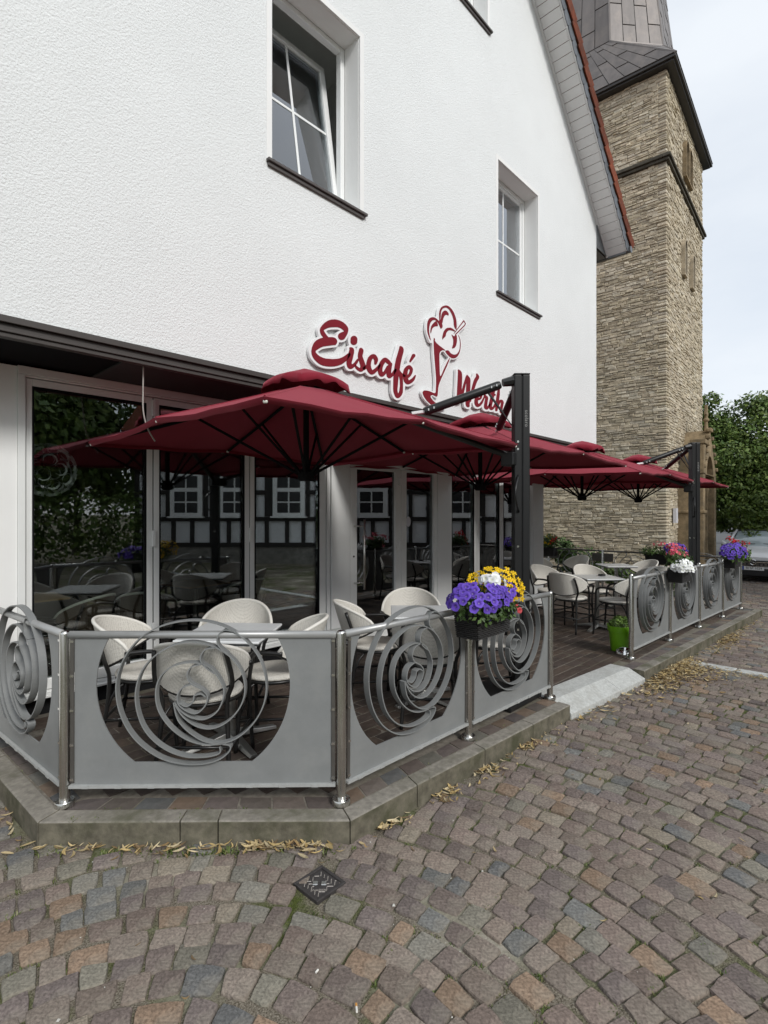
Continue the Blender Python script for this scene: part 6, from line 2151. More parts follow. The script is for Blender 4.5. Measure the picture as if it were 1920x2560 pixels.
# nearest box: purple petunias in front, yellow bidens behind, a few white and coral
b1 = flower_box(2.815, 3.245, 1.845, 2.020, 0.835, 'dark woven flower box with purple petunias and yellow flowers on the nearer railing', 0.165)
leaf_cloud('foliage', [(-0.08, -0.02, 0.20, 0.24, 0.14, 0.10, 3), (0.16, 0.04, 0.25, 0.18, 0.15, 0.15, 3), (-0.1, -0.11, 0.18, 0.16, 0.06, 0.07, 1.5), (0.06, -0.12, 0.18, 0.16, 0.05, 0.07, 1.6)], 1700, 0.034, GREEN, b1, M['plant_leaf'])
put_blooms(b1, B_PURPLE, 58, (-0.09, -0.02, 0.235), (0.25, 0.16, 0.11), -0.25, OUTW)
put_blooms(b1, B_PURPLE, 18, (0.12, -0.07, 0.24), (0.14, 0.08, 0.09), -0.2, OUTW)
put_blooms(b1, B_PURPLE, 7, (-0.22, -0.06, 0.20), (0.10, 0.08, 0.08), -0.5, OUTW)
put_blooms(b1, B_PURPLE, 4, (-0.02, -0.13, 0.16), (0.14, 0.04, 0.05), -0.9, OUTW)
put_blooms(b1, B_YELLOW, 120, (0.25, 0.07, 0.26), (0.24, 0.18, 0.155), -0.35, OUTW)
put_blooms(b1, B_WHITE, 12, (0.07, -0.03, 0.345), (0.09, 0.06, 0.05), -0.2, OUTW)
put_blooms(b1, B_CORAL, 6, (0.225, -0.08, 0.16), (0.04, 0.05, 0.05), -0.9, OUTW)
b2 = flower_box(7.28, 7.70, 1.78, 1.95, 0.765, 'dark flower box with pink geraniums above white petunias on the farther railing', 0.165)
leaf_cloud('foliage', [(0, 0.0, 0.24, 0.24, 0.15, 0.13, 3), (0.1, 0.05, 0.30, 0.2, 0.14, 0.10, 2)], 800, 0.05, GREEN, b2, M['plant_leaf'])
put_blooms(b2, B_WHITE, 46, (-0.09, -0.07, 0.19), (0.23, 0.11, 0.085), -0.4, OUTW)
for (x, y, z) in ((-0.20, 0.0, 0.38), (-0.1, 0.06, 0.36), (0.0, -0.02, 0.33), (0.12, -0.02, 0.31), (0.24, 0.0, 0.27), (0.26, 0.05, 0.40), (0.31, 0.08, 0.35), (0.05, 0.08, 0.42), (0.30, -0.02, 0.20), (-0.03, 0.1, 0.45)):
    put_blooms(b2, B_PINK, 9, (x, y, z), (0.055, 0.055, 0.045), -0.5)
b3 = flower_box(10.05, 10.58, 1.70, 1.86, 0.735, 'dark flower box with purple petunias and red geraniums at the far end railing', 0.165)
leaf_cloud('foliage', [(-0.1, 0.0, 0.22, 0.26, 0.15, 0.13, 2), (0.25, 0.0, 0.25, 0.24, 0.15, 0.15, 3), (0.46, -0.05, 0.20, 0.22, 0.14, 0.15, 2.5)], 1150, 0.05, GREEN, b3, M['plant_leaf'])
put_blooms(b3, B_PURPLE, 72, (-0.18, -0.04, 0.25), (0.33, 0.17, 0.15), -0.4, OUTW)
for (x, y, z) in ((0.24, 0.0, 0.42), (0.36, 0.04, 0.40), (0.30, -.03, 0.36), (0.46, 0.0, 0.24), (0.45, -0.03, 0.16), (0.5, 0.03, 0.27), (0.27, 0.08, 0.45), (0.58, -0.06, 0.30), (0.66, -0.06, 0.24), (0.52, -0.1, 0.38), (0.62, -0.02, 0.16)):
    put_blooms(b3, B_RED, 9, (x, y, z), (0.05, 0.05, 0.045), -0.5)
b4 = flower_box(11.16, 11.33, 5.30, 5.85, 0.66, 'dark flower box with white, yellow and red flowers on the back railing by the pillar', 0.19)
leaf_cloud('foliage', [(0, 0.0, 0.28, 0.15, 0.32, 0.17, 2), (0, -.15, 0.36, 0.15, 0.2, 0.17, 2)], 700, 0.06, GREEN, b4, M['plant_leaf'])
put_blooms(b4, B_WHITE, 42, (-0.03, 0.16, 0.26), (0.13, 0.17, 0.13), -0.4, OUTW)
put_blooms(b4, B_YELLOW, 26, (-0.03, -0.12, 0.33), (0.13, 0.13, 0.14), -0.4, OUTW)
for (x, y, z) in ((-0.1, 0.02, 0.42), (-0.1, -0.28, 0.32), (-0.1, -0.32, 0.40)):
    put_blooms(b4, B_RED, 10, (x, y, z), (0.06, 0.06, 0.06), -0.5)
b5 = flower_box(11.15, 11.32, 2.75, 3.40, 0.63, 'dark flower box with a green fringe, pink and violet flowers on the back railing', 0.19)
leaf_cloud('foliage', [(0, 0.2, 0.24, 0.15, 0.25, 0.10, 2), (0, -.15, 0.26, 0.15, 0.22, 0.13, 2)], 700, 0.05, GREEN, b5, M['plant_leaf'])
put_blooms(b5, B_PURPLE, 60, (-0.03, -0.20, 0.27), (0.14, 0.22, 0.15), -0.3, OUTW)
for (x, y, z) in ((-0.06, 0.1, 0.38), (-0.06, 0.0, 0.40)):
    put_blooms(b5, B_PINK, 8, (x, y, z), (0.05, 0.05, 0.045), -0.5)

# lime green pot with a feathery plant, and the metal bowl beside it
px_, py_ = 6.44, 2.24
pot = thing('plant_pot', 'lime green plastic pot with a feathery green plant at the terrace entrance', 'plant pot', (px_, py_, zt(px_) + 0.002))
mb = MB().lathe([(0.088, 0.0), (0.092, 0.01), (0.118, 0.235), (0.130, 0.238), (0.133, 0.295), (0.124, 0.297), (0.120, 0.25), (0.0, 0.24)], 26, capt=False)
smooth_by_angle(mb.build('pot', M['green_plastic'], pot), 40)
leaf_cloud('foliage', [(0, 0, 0.31, 0.125, 0.125, 0.065, 1), (0.02, 0.0, 0.36, 0.07, 0.07, 0.05, .6)], 900, 0.035, [(0.10, 0.17, 0.03), (0.13, 0.20, 0.045), (0.07, 0.13, 0.025)], pot, M['plant_leaf'], up=0.3)
mb = MB().lathe([(0.105, 0.0), (0.108, 0.006), (0.082, 0.062), (0.076, 0.066), (0.070, 0.060), (0.064, 0.018), (0.0, 0.014)], 26, capt=False)
o = mb.build('metal_bowl', M['chrome'], None, smooth=True, loc=(6.30, 2.13, zt(6.3) + 0.002))
o['label'] = 'shiny metal pet bowl on the paving beside the lime green pot'
o['category'] = 'bowl'

# ------------------------------------------------------------------ trees and shrubs
def tree(name, label, x, y, trunk_h, crown, nleaf, size, cols, cat='tree', group=None, clumps=60, zb=None):
    """crown: list of (dx, dy, z, rx, ry, rz): big lobes; leaves sit in many clumps on them"""
    z0 = G(x) - 0.02 if zb is None else zb
    root = thing(name, label, cat, (x, y, z0), 0, group)
    tk = MB()
    r0 = 0.035 * max(trunk_h + 2, 1.5)
    top = max(c[2] for c in crown)
    tk.tube(cr([(0, 0, 0), (0.03, 0.02, trunk_h * 0.5), (-0.02, 0.04, trunk_h), (0.05, 0.0, top)], 5), [r0 * (1 - 0.85 * k / 15) for k in range(16)], 10)
    for k in range(9):
        c = random.choice(crown)
        a = random.uniform(0, 2 * pi)
        zz = trunk_h * random.uniform(0.7, 1.3)
        e = Vector((c[0] + c[3] * 0.7 * cos(a), c[1] + c[4] * 0.7 * sin(a), c[2] + c[5] * random.uniform(-.4, .5)))
        tk.tube([(0, 0, zz), tuple(Vector((0, 0, zz)).lerp(e, 0.5) + Vector((0, 0, .15))), tuple(e)], [r0 * .45, r0 * .28, r0 * .08], 6)
    tk.build('trunk', M['bark'], root, smooth=True)
    cl = []
    for k in range(clumps):
        c = crown[k % len(crown)]
        d = Vector((random.gauss(0, 1), random.gauss(0, 1), random.gauss(0, 1))).normalized()
        q = random.uniform(0.55, 1.0)
        s = random.uniform(0.16, 0.34) * min(c[3], c[5])
        cl.append((c[0] + d.x * c[3] * q, c[1] + d.y * c[4] * q, c[2] + d.z * c[5] * q, s * 1.25, s * 1.25, s * 0.85, s))
    for c in crown:
        cl.append((c[0], c[1], c[2], c[3] * .8, c[4] * .8, c[5] * .85, min(c[3], c[5]) * 3.0))
    leaf_cloud('crown', cl, nleaf, size, cols, root, M['leaf_dark'], None)
    return root


HB = [(0.082, 0.138, 0.026), (0.105, 0.160, 0.030), (0.060, 0.110, 0.022), (0.135, 0.185, 0.042), (0.092, 0.146, 0.032)]
tree('hornbeam_tree', 'large dense dark green tree right of the church tower', 24.2, 4.0, 1.6,
     [(0, 0, 3.6, 2.5, 2.5, 2.6), (0.4, -0.4, 4.9, 1.7, 1.7, 1.9), (-0.3, -0.8, 2.4, 2.3, 2.3, 1.3), (0.2, -1.6, 3.0, 2.0, 2.0, 1.9), (-0.5, 1.2, 5.2, 1.3, 1.3, 1.7)], 70000, 0.13, HB, clumps=230)
tree('hornbeam_tree', 'dense green tree at the right edge of the view beyond the silver car', 29.5, 0.0, 1.9,
     [(0, 0, 4.2, 3.0, 3.0, 2.4), (0.6, 0.5, 5.6, 2.0, 2.0, 1.6), (-.5, -1.5, 3.7, 2.2, 2.2, 1.5)], 36000, 0.16, HB, clumps=140)
tree('yew_shrub', 'low bushy green shrub with drooping sprays beside the church porch', 20.9, 2.85, 0.3,
     [(0, 0, 1.0, 0.75, 0.75, 0.9), (0.1, 0.2, 1.9, 0.6, 0.6, 0.8), (-0.25, -0.3, 0.45, 0.7, 0.7, 0.45)], 9000, 0.12, [(0.075, 0.12, 0.018), (0.10, 0.145, 0.022), (0.055, 0.095, 0.016)], 'shrub', clumps=70)
tree('climbing_shrub', 'loose pale green shrub growing behind the back railing under the stone tower', 12.3, 5.2, 0.3,
     [(0, 0, 0.75, 0.45, 0.6, 0.42), (0.0, 0.5, 1.0, 0.35, 0.4, 0.35), (0.1, -0.6, 0.5, 0.35, 0.45, 0.3)], 2600, 0.085, GREEN + [(0.12, 0.17, 0.07)], 'shrub', clumps=40)
tree('garden_shrub', 'small dark shrub at the foot of the stone tower behind the back railing', 13.2, 3.6, 0.2,
     [(0, 0, 0.4, 0.5, 0.6, 0.32), (0.3, 1.0, 0.35, 0.4, 0.5, 0.3)], 1800, 0.08, HB, 'shrub', clumps=30)
for i, (x, y, hh) in enumerate(((33.0, 8.0, 5.5), (42, 6.0, 6.5), (50, -3, 6.0), (62, 4, 7.0))):
    tree('distant_tree', ('leafy tree far down the street behind the dense dark tree', 'leafy tree far down the street, second beyond the dark tree', 'leafy tree far down the street by the right edge', 'farthest leafy tree at the end of the street')[i], x, y, hh * 0.3,
         [(0, 0, hh * 0.62, hh * 0.36, hh * 0.36, hh * 0.36), (0.5, -0.4, hh * 0.82, hh * 0.22, hh * 0.22, hh * 0.2)], 7000, 0.30, HB, 'tree', 'trees far down the street', clumps=50)
# trees across the street: not in view, mirrored in the shop windows
for i, (x, y, hh) in enumerate(((4.2, -12.5, 8.5), (-1.5, -12.0, 8.0), (7.2, -15.0, 9.0))):
    tree('street_tree', ('broad dark street tree opposite the cafe front', 'broad dark street tree opposite the left end of the cafe', 'broad dark street tree behind the timber framed house')[i], x, y, hh * 0.28,
         [(0, 0, hh * 0.6, hh * 0.38, hh * 0.38, hh * 0.36), (0.8, 0.4, hh * 0.45, hh * 0.36, hh * 0.36, hh * 0.25), (-0.8, 0.2, hh * 0.75, hh * 0.28, hh * 0.28, hh * 0.22)], 9000, 0.32, HB, 'tree', 'trees across the street', clumps=60)
# low hedge under them
leaf = leaf_cloud('hedge', [(x, -9.5 + 0.2 * sin(x), 1.25, 0.9, 0.6, 1.3, 1) for x in range(-9, 8)], 16000, 0.16, HB, None, M['leaf_dark'], None)
leaf['label'] = 'low clipped hedge across the street opposite the cafe'
leaf['category'] = 'hedge'

# ------------------------------------------------------------------ timber framed house across the street (seen mirrored in the glass)
HU = Vector((0.6845, 0.729, 0))
hs = thing('timber_framed_house', 'black and white timber framed house across the street on a rough stone base', 'building', (13.85, -3.77, 0), atan2(0.729, 0.6845))
# local x runs along the front, local +y is the front (faces the cafe)
gx = -0.30
MB().box(-9, 6, -6, -0.06, gx, 0.40).build('stone_base', M['base_stone'], hs)
MB().box(-9, 6, -6, -0.10, 0.401, 4.6).build('wall', M['infill'], hs)
rf2 = MB()
rf2.add([(-9.3, 0.35, 4.55), (6.3, 0.35, 4.55), (6.3, -6.35, 4.55), (-9.3, -6.35, 4.55), (-9.3, -3, 7.4), (6.3, -3, 7.4)], [(0, 1, 5, 4), (2, 3, 4, 5), (0, 4, 3), (1, 2, 5), (3, 2, 1, 0)])
rf2.build('roof', M['tile'], hs)
HW = [-7.1, -5.35, -3.4, -0.45, 2.85, 4.9]
for z in (0.47, 1.40, 2.36, 3.2, 4.5):
    MB().box(-9, 6, -0.09, -0.01, z - 0.075, z + 0.075).build('timber', M['timber_dark'], hs)
xx = -8.9
while xx < 6:
    for z0, z1 in ((0.55, 1.32), (1.48, 2.28), (2.44, 3.12), (3.28, 4.42)):
        if any(abs(xx - w) < 0.66 for w in HW) and 1.3 < z0 < 3.0:
            continue
        MB().box(xx - 0.07, xx + 0.07, -0.088, -0.012, z0, z1).build('timber', M['timber_dark'], hs)
    xx += random.uniform(0.55, 0.75)
for w in HW:
    for s in (-0.68, 0.68):
        MB().box(w + s - 0.07, w + s + 0.07, -0.088, -0.008, 1.48, 3.12).build('timber', M['timber_dark'], hs)
    wf = MB()
    wf.box(w - 0.58, w + 0.58, -0.05, 0.03, 1.50, 3.08)
    wo = wf.build('window', M['pvc'], hs)
    for i in range(2):
        for (za_, zb_) in ((1.62, 1.98), (2.03, 2.38), (2.52, 2.94)):
            x0 = w - 0.42 + i * 0.44
            MB().box(x0, x0 + 0.39, 0.031, 0.035, za_, zb_).build('pane', M['car_black'], wo)
    MB().box(w - 0.66, w + 0.66, -0.02, 0.09, 1.44, 1.495).build('sill', M['pvc'], wo)

# ------------------------------------------------------------------ parked car at the right edge
def loft(sections, n):
    v = [p for s in sections for p in s]
    f = []
    for i in range(len(sections) - 1):
        for k in range(n - 1):
            f.append((i * n + k, i * n + k + 1, (i + 1) * n + k + 1, (i + 1) * n + k))
    f.append(tuple(range(n - 1, -1, -1)))
    f.append(tuple((len(sections) - 1) * n + k for k in range(n)))
    return v, f


CARX, CARY = 18.40, 2.66
car = thing('parked_car', 'silver white car with a chrome grille bar and emblem facing us at the right edge', 'car', (CARX, CARY, G(CARX) - 0.005), radians(181))
# local +x points forward (towards the viewer), y to the car's left
def sect(x, hw, zb, zs, zt_, crown=0.04, tuck=0.9):
    return [(x, -hw * tuck, zb), (x, -hw, (zb + zs) / 2), (x, -hw * 0.98, zs), (x, -hw * 0.86, zt_ - crown * .6), (x, -hw * 0.45, zt_ - crown * .15), (x, 0, zt_),
            (x, hw * 0.45, zt_ - crown * .15), (x, hw * 0.86, zt_ - crown * .6), (x, hw * 0.98, zs), (x, hw, (zb + zs) / 2), (x, hw * tuck, zb)]


S = [sect(0.02, 0.70, 0.24, 0.62, 0.72, .03), sect(-0.10, 0.82, 0.20, 0.66, 0.80, .03), sect(-0.45, 0.89, 0.18, 0.74, 0.90), sect(-1.05, 0.90, 0.18, 0.84, 0.98),
     sect(-1.5, 0.90, 0.18, 0.90, 1.0), sect(-3.2, 0.90, 0.18, 0.92, 1.0), sect(-4.0, 0.88, 0.2, 0.90, 1.0), sect(-4.35, 0.80, 0.26, 0.80, 0.92)]
v, f = loft(S, 11)
body = fix_normals(MB().add(v, f).build('body', M['car_paint'], car, smooth=True))
smooth_by_angle(body, 40)


def csec(x, hw, zb, zt_):
    return [(x, -hw, zb), (x, -hw * 0.93, (zb + zt_) / 2), (x, -hw * 0.82, zt_ - 0.03), (x, -hw * .4, zt_), (x, hw * .4, zt_), (x, hw * 0.82, zt_ - 0.03), (x, hw * 0.93, (zb + zt_) / 2), (x, hw, zb)]


S = [csec(-1.10, 0.80, 0.93, 0.99), csec(-1.55, 0.80, 0.93, 1.24), csec(-1.95, 0.80, 0.93, 1.43), csec(-2.7, 0.80, 0.93, 1.48), csec(-3.5, 0.78, 0.93, 1.42), csec(-4.15, 0.74, 0.93, 1.02)]
v, f = loft(S, 8)
cab = fix_normals(MB().add(v, f).build('cabin_glass', M['car_glass'], car, smooth=True))
S = [csec(-1.93, 0.815, 1.40, 1.445), csec(-2.7, 0.815, 1.42, 1.495), csec(-3.55, 0.80, 1.38, 1.435)]
v, f = loft(S, 8)
fix_normals(MB().add(v, f).build('car_roof', M['car_black'], car, smooth=True))
for s in (-1, 1):
    pl_ = MB().tube([(-1.08, s * 0.79, 0.95), (-1.55, s * 0.745, 1.23), (-1.97, s * 0.69, 1.43)], 0.032, 6)
    pl_.build('pillar', M['car_paint'], car, smooth=True)
    mi = MB()
    mi.tube([(-1.28, s * 0.86, 1.0), (-1.28, s * 0.99, 1.03)], [0.05, 0.085], 8)
    mi.build('mirror', M['car_paint'], car, smooth=True)
    hl = MB()
    hl.add([(0.0, s * 0.46, 0.63), (-0.02, s * 0.70, 0.66), (-0.32, s * 0.86, 0.72), (-0.32, s * 0.85, 0.80), (-0.10, s * 0.72, 0.77), (0.0, s * 0.47, 0.71),
            (-0.12, s * 0.46, 0.63), (-0.12, s * 0.70, 0.66), (-0.36, s * 0.80, 0.72), (-0.36, s * 0.80, 0.80), (-0.2, s * 0.70, 0.77), (-0.12, s * 0.47, 0.71)],
           [(0, 1, 4, 5), (1, 2, 3, 4), (5, 4, 10, 11), (4, 3, 9, 10), (0, 6, 7, 1), (1, 7, 8, 2), (0, 5, 11, 6), (2, 8, 9, 3)])
    hl.build('headlight', M['car_glass'], car)
    for xw in (-0.85, -3.45):
        w = MB()
        w.tube([(xw, s * 0.70, 0.31), (xw, s * 0.915, 0.31)], 0.31, 22)
        wo = w.build('wheel', M['tyre'], car)
        r_ = MB()
        r_.tube([(xw, s * 0.916, 0.31), (xw, s * 0.925, 0.31)], 0.20, 16)
        r_.build('rim', M['stainless'], wo)
gr = MB()
gr.box(-0.10, 0.052, -0.52, 0.52, 0.45, 0.63)
gro = bevel(gr.build('grille', M['car_black'], car), 0.02)
cb_ = MB()
cb_.box(0.053, 0.070, -0.50, -0.085, 0.565, 0.588)
cb_.box(0.053, 0.070, 0.085, 0.50, 0.565, 0.588)
cb_.tube([(0.055, -0.52, 0.53), (0.058, -0.38, 0.465), (0.06, 0, 0.448), (0.058, 0.38, 0.465), (0.055, 0.52, 0.53)], 0.011, 6)
for z in (0.53, 0.495):
    for k in range(9):
        y = -0.40 + k * 0.1
        cb_.box(0.053, 0.058, y - 0.03, y + 0.03, z - 0.004, z + 0.004)
cb_.build('chrome_bar', M['chrome'], gro)
em = MB()
em.tube([(0.078, 0.075 * cos(2 * pi * k / 22), 0.577 + 0.075 * sin(2 * pi * k / 22)) for k in range(22)], 0.009, 6, closed=True)
em.tube([(0.078, -0.085, 0.583), (0.078, -0.02, 0.592), (0.078, 0.02, 0.562), (0.078, 0.085, 0.571)], [0.003, 0.009, 0.009, 0.003], 6)
em.build('emblem', M['chrome'], gro)
bu = MB()
bu.box(-0.2, 0.050, -0.78, 0.78, 0.17, 0.40)
bevel(bu.build('lower_bumper', M['car_black'], car), 0.03, 3)
npl = bevel(MB().box(0.051, 0.060, -0.26, 0.26, 0.345, 0.455).build('number_plate', M['plate_white'], car), 0.003)
MB().box(0.0605, 0.0615, -0.258, -0.218, 0.348, 0.452).build('blue_band', M['plate_blue'], npl)
FR = Matrix.Translation((0.0612, 0.02, 0.400)) @ Matrix.Rotation(radians(90), 4, 'Z') @ Matrix.Rotation(radians(90), 4, 'X')
text_mesh('plate_lettering', 'BI·SP 1029', 0.092, M['print_black'], npl, FR, 0.0006, spacing=0.98)
wl = MB()
wl.tube([(-1.16, 0.55, 1.03), (-1.20, 0.1, 1.055)], 0.008, 5)
wl.tube([(-1.16, -0.1, 1.045), (-1.22, -0.55, 1.05)], 0.008, 5)
wl.build('wiper', M['car_black'], car)

# far street furniture seen above the car
sb = thing('information_board', 'blue and grey board on a dark post far down the street above the car', 'sign', (43.0, 0.9, G(24) - 0.01), radians(200))
MB().box(-0.1, 0.1, -0.1, 0.1, 0, 2.9).build('post', M['timber_dark'], sb)
MB().box(0.11, 0.16, -0.1, 1.5, 1.5, 2.2).build('board', M['blue_board'], sb)
MB().box(0.11, 0.16, -0.1, 1.5, 1.1, 1.45).build('board', M['grey_post'], sb)
for k in range(7):
    pk = MB().box(-0.06, 0.06, -0.06, 0.06, 0, 1.6).build('street_post', M['panel_white'], None, loc=(46 + k * 4.5, 2.6 + k * 0.4, G(24)))
    pk['label'] = 'slim pale post in a row at the far kerb of the street'
    pk['category'] = 'post'
    pk['group'] = 'pale posts at the far kerb'
kb = MB()
kb.add([(24, 3.2, G(24) + 0.0), (70, 5.2, G(24)), (70, 5.6, G(24)), (24, 3.45, G(24)), (24, 3.2, G(24) + 0.12), (70, 5.2, G(24) + 0.12), (70, 5.6, G(24) + 0.12), (24, 3.45, G(24) + 0.12)],
       [(0, 1, 5, 4), (1, 2, 6, 5), (2, 3, 7, 6), (3, 0, 4, 7), (4, 5, 6, 7)])
ko = kb.build('far_kerb', M['line_white'])
ko['kind'] = 'structure'

# ------------------------------------------------------------------ small things on the ground
mc = thing('valve_cover', 'small square cast iron valve cover with ribs and bright lugs, set among the setts', 'cover', (1.517, 1.817, G(1.517) - 0.016))
hw = 0.083
fr = MB()
for a in ((-hw, hw, -hw, -hw + 0.014), (-hw, hw, hw - 0.014, hw), (-hw, -hw + 0.014, -hw + 0.014, hw - 0.014), (hw - 0.014, hw, -hw + 0.014, hw - 0.014)):
    fr.box(a[0], a[1], a[2], a[3], 0, 0.020)
bevel(fr.build('frame', M['iron'], mc), 0.003)
MB().box(-hw + 0.0145, hw - 0.0145, -hw + 0.0145, hw - 0.0145, 0, 0.012).build('lid', M['iron'], mc)
rb = MB()
for k in range(-5, 6):
    for sgn in (1, -1):
        c0 = k * 0.0235
        pts = []
        for t in np.linspace(-0.09, 0.09, 37):
            x, y = (t + c0) / 1.0, sgn * t
            ok = abs(x) < 0.064 and abs(y) < 0.064 and not (abs(x + y) < 0.048 and abs(x - y) < 0.026) and (int((t + 0.2) / 0.0235) + k) % 2 == (0 if sgn > 0 else 1)
            if ok:
                pts.append((x, y))
            elif len(pts) > 1:
                rb.tube([(pts[0][0], pts[0][1], 0.0125), (pts[-1][0], pts[-1][1], 0.0125)], 0.0019, 4)
                pts = []
            else:
                pts = []
        if len(pts) > 1:
            rb.tube([(pts[0][0], pts[0][1], 0.0125), (pts[-1][0], pts[-1][1], 0.0125)], 0.0019, 4)
rb.build('rib', M['worn_iron'], mc)
R45_ = Matrix.Rotation(radians(-45 + 90), 4, 'Z')
lg = MB()
for dx in (-0.019, 0.019):
    lg.box(dx - 0.0125, dx + 0.0125, -0.012, 0.012, 0.0122, 0.0185, Matrix.Rotation(radians(-47), 4, 'Z'))
bevel(lg.build('lug', M['bolt'], mc), 0.005, 2)
text_mesh('cover_lettering', 'WASSER', 0.017, M['worn_iron'], mc, Matrix.Translation((-0.028, -0.028, 0.0124)) @ Matrix.Rotation(radians(-45), 4, 'Z'), 0.0008)

# dry leaves: long papery bracts, some curled, in drifts along the kerb
DL = [(0.46, 0.345, 0.16), (0.40, 0.29, 0.125), (0.52, 0.41, 0.22), (0.28, 0.19, 0.09), (0.56, 0.47, 0.30), (0.44, 0.35, 0.20), (0.20, 0.14, 0.08)]
LV = MB()


def dry(x, y, z, s):
    a = random.uniform(0, 2 * pi)
    d_ = Vector((cos(a), sin(a), 0))
    n_ = Vector((-sin(a), cos(a), 0))
    cl_ = random.uniform(0.05, 0.7)
    w = s * (random.uniform(0.06, 0.16) if random.random() < 0.92 else random.uniform(0.18, 0.28))
    bend = random.uniform(-0.9, 0.9)
    base = Vector((x, y, z))
    v = []
    for k, (t, ww) in enumerate(((0, .25), (.25, .9), (.55, 1.0), (.85, .6), (1.0, .1))):
        p = base + d_ * (t - .5) * s + n_ * bend * s * (t - .5) ** 2 + Vector((0, 0, cl_ * s * (t - .5) ** 2 * 1.6 + 0.002))
        v += [tuple(p + n_ * w * ww + Vector((0, 0, w * ww * 0.5))), tuple(p), tuple(p - n_ * w * ww + Vector((0, 0, w * ww * 0.35)))]
    f = []
    for k in range(4):
        f += [(3 * k, 3 * k + 1, 3 * k + 4, 3 * k + 3), (3 * k + 1, 3 * k + 2, 3 * k + 5, 3 * k + 4)]
    c = random.choice(DL)
    q = random.uniform(0.6, 1.1)
    LV.add(v, f, tuple(x * q for x in c))


def near_kerb(i, t0, t1, n, spread, s=(0.035, 0.075), lift=0.0):
    p, q = Vector(KERB[i]), Vector(KERB[i + 1])
    t_ = (q - p).normalized()
    nn = Vector((t_.y, -t_.x))
    for k in range(n):
        w = p.lerp(q, random.uniform(t0, t1)) + nn * (0.012 + abs(random.gauss(0, spread)))
        dry(w.x, w.y, G(w.x) + random.uniform(0, 0.012 + lift), random.uniform(*s))


near_kerb(1, 0.0, 1.0, 30, 0.05, (0.025, 0.06))
near_kerb(1, 0.28, 0.60, 34, 0.035, (0.03, 0.075))
near_kerb(1, 0.66, 0.92, 75, 0.04, (0.03, 0.08), 0.01)
near_kerb(1, 0.0, 0.2, 14, 0.03, (0.04, 0.07))
near_kerb(2, 0.0, 1.0, 70, 0.06, (0.02, 0.05))
near_kerb(2, 0.08, 0.16, 14, 0.03)
near_kerb(2, 0.26, 0.33, 30, 0.05)
near_kerb(2, 0.44, 0.52, 34, 0.06)
near_kerb(2, 0.66, 0.74, 24, 0.04)
near_kerb(3, 0.0, 0.8, 50, 0.10)
near_kerb(0, 0.3, 1.0, 30, 0.10)


def drift(cx, cy, sx, sy, n, h, s=(0.03, 0.07)):
    for k in range(n):
        x, y = random.gauss(cx, sx), random.gauss(cy, sy)
        if in_poly(x, y, TP_OUT):
            y = min(y, 1.70) - random.uniform(0.0, 0.1)
            if in_poly(x, y, TP_OUT):
                continue
        q = exp(-((x - cx) / sx) ** 2 / 2 - ((y - cy) / sy) ** 2 / 2)
        dry(x, y, G(x) + random.uniform(0, h * q + 0.006), random.uniform(*s))


drift(6.15, 1.60, 0.42, 0.10, 900, 0.05)
drift(6.55, 1.62, 0.30, 0.09, 450, 0.05)
drift(6.55, 1.42, 0.22, 0.18, 220, 0.02)
drift(6.8, 1.2, 0.08, 0.35, 120, 0.01)
drift(8.6, 1.55, 0.45, 0.06, 330, 0.03)
drift(9.6, 1.52, 0.8, 0.06, 120, 0.01)
for k in range(110):
    x, y = random.uniform(0.8, 6), random.uniform(-1.0, 2.6)
    if not in_poly(x, y, TP_OUT):
        dry(x, y, G(x) + 0.002, random.uniform(0.015, 0.045))
o = LV.build('dry_leaves', M['dry_leaf'])
o['kind'] = 'stuff'

# moss tufts and blades in the joints
bl = MB()
GC = [(0.075, 0.11, 0.022), (0.10, 0.135, 0.03), (0.13, 0.15, 0.05), (0.055, 0.085, 0.018), (0.17, 0.165, 0.07)]


def tuft(x, y, n, s, spread):
    for k in range(n):
        a = random.uniform(0, 2 * pi)
        bx_, by_ = x + random.gauss(0, spread), y + random.gauss(0, spread)
        z = G(bx_) - 0.018
        if in_poly(bx_, by_, TP_OUT):
            z = zt(bx_) - 0.010
        L = s * random.uniform(0.5, 1.3)
        d_ = Vector((cos(a), sin(a), 0)) * L * random.uniform(0.2, 0.9)
        w = Vector((-sin(a), cos(a), 0)) * L * 0.12
        p = Vector((bx_, by_, z))
        t = p + d_ + Vector((0, 0, L * 0.75))
        m_ = p.lerp(t, 0.55) + Vector((0, 0, L * .15))
        bl.add([tuple(p - w), tuple(p + w), tuple(m_ + w * .8), tuple(m_ - w * .8), tuple(t)], [(0, 1, 2, 3), (3, 2, 4)], random.choice(GC))


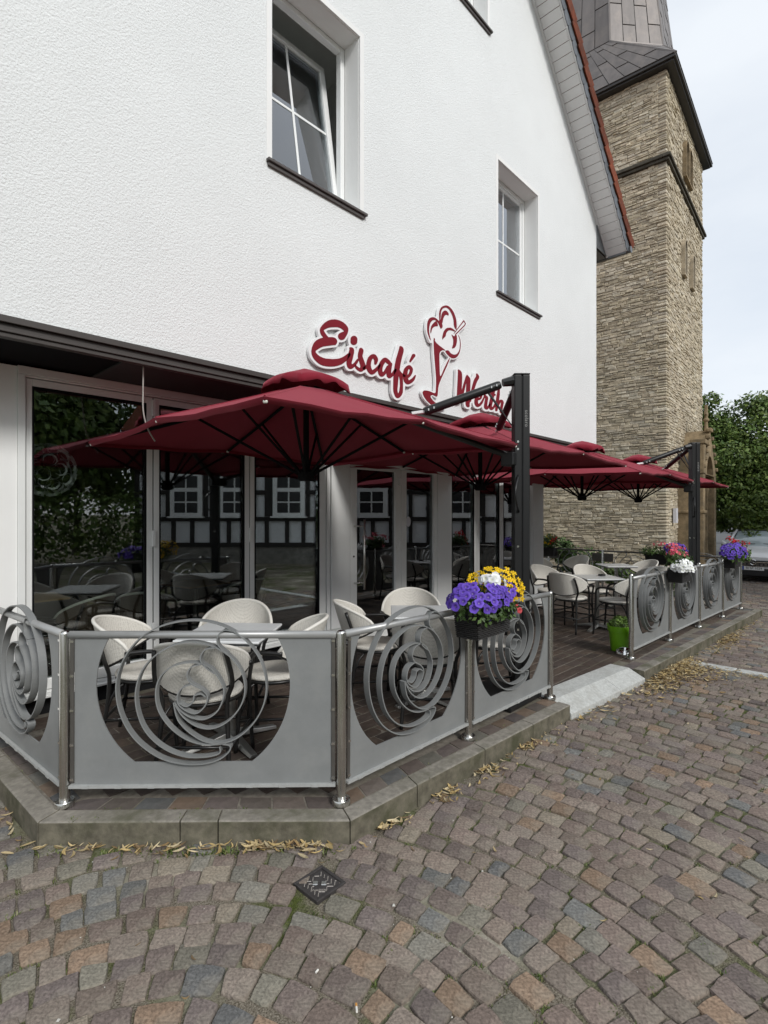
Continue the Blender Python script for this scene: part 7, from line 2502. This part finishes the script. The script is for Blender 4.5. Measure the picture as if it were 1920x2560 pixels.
for i, (hid, d, q, c) in enumerate(setts[:1500]):
    if d > 5.5:
        continue
    cx, cy = q[random.randrange(4)]
    nz = sin(cx * 3.1 + 1.3) + sin(cy * 2.7 - 0.8) + 0.8 * sin((cx + cy) * 1.7)
    dens = 0.5 + 0.35 * nz + (0.4 if cx < 1.9 else 0.1)
    if random.random() < dens * (1.15 if cx < 1.6 else 0.85):
        e = q[(random.randrange(4))]
        for s_ in range(random.randint(1, 3)):
            t = random.random()
            tuft(cx + (e[0] - cx) * t, cy + (e[1] - cy) * t, random.randint(10, 26), random.uniform(0.010, 0.022), 0.012)
for k in range(90):
    t = random.random()
    p = Vector(KERB[1]).lerp(Vector(KERB[2]), t)
    tuft(p.x - 0.03 * random.random() - .02, p.y - 0.03 * random.random() - .02, 16, random.uniform(0.015, 0.035), 0.014)
for k in range(60):
    i = random.choice((0, 1, 1, 2))
    t = random.random()
    Lx = offset_line(KERB, 0.112)
    p = Vector(Lx[i]).lerp(Vector(Lx[i + 1]), t)
    tuft(p.x, p.y, 9, random.uniform(0.008, 0.018), 0.010)
o = bl.build('joint_moss', M['plant_leaf'])
o['kind'] = 'stuff'
# grit and pale crumbs
gr_ = MB()
for k in range(900):
    x, y = random.uniform(0.4, 6.5), random.uniform(-2, 2.8)
    if in_poly(x, y, TP_OUT) or depth_of(x, y) < 1.4:
        continue
    s = random.uniform(0.0015, 0.0042) * (2 if random.random() < .03 else 1)
    z = G(x) - 0.004 + random.uniform(-.008, .006)
    q = [(x + s * cos(a) * random.uniform(.6, 1.2), y + s * sin(a) * random.uniform(.6, 1.2), z) for a in (0, 1.6, 3.1, 4.7)]
    gr_.add(q + [(x, y, z + s)], [(0, 1, 4), (1, 2, 4), (2, 3, 4), (3, 0, 4)])
o = gr_.build('grit', M['pebble'])
o['kind'] = 'stuff'
for i, (x, y, a, L, lb) in enumerate(((1.212, 1.263, 0.9, 0.030, 'cigarette end with an orange filter lying on a grey sett near the bottom edge'), (1.212, 1.467, 0.2, 0.014, 'short white cigarette stub lying in a joint below the valve cover'))):
    t = thing('cigarette_end', lb, 'cigarette end', (x, y, G(x) + 0.009), a, 'cigarette ends on the setts')
    MB().tube([(-L / 2, 0, 0), (L * 0.1, 0, 0)], 0.0036, 8).build('paper_tube', M['cigarette'], t)
    MB().tube([(L * 0.1005, 0, 0), (L / 2, 0, 0)], 0.0037, 8).build('filter', M['filter'] if i == 0 else M['cigarette'], t)
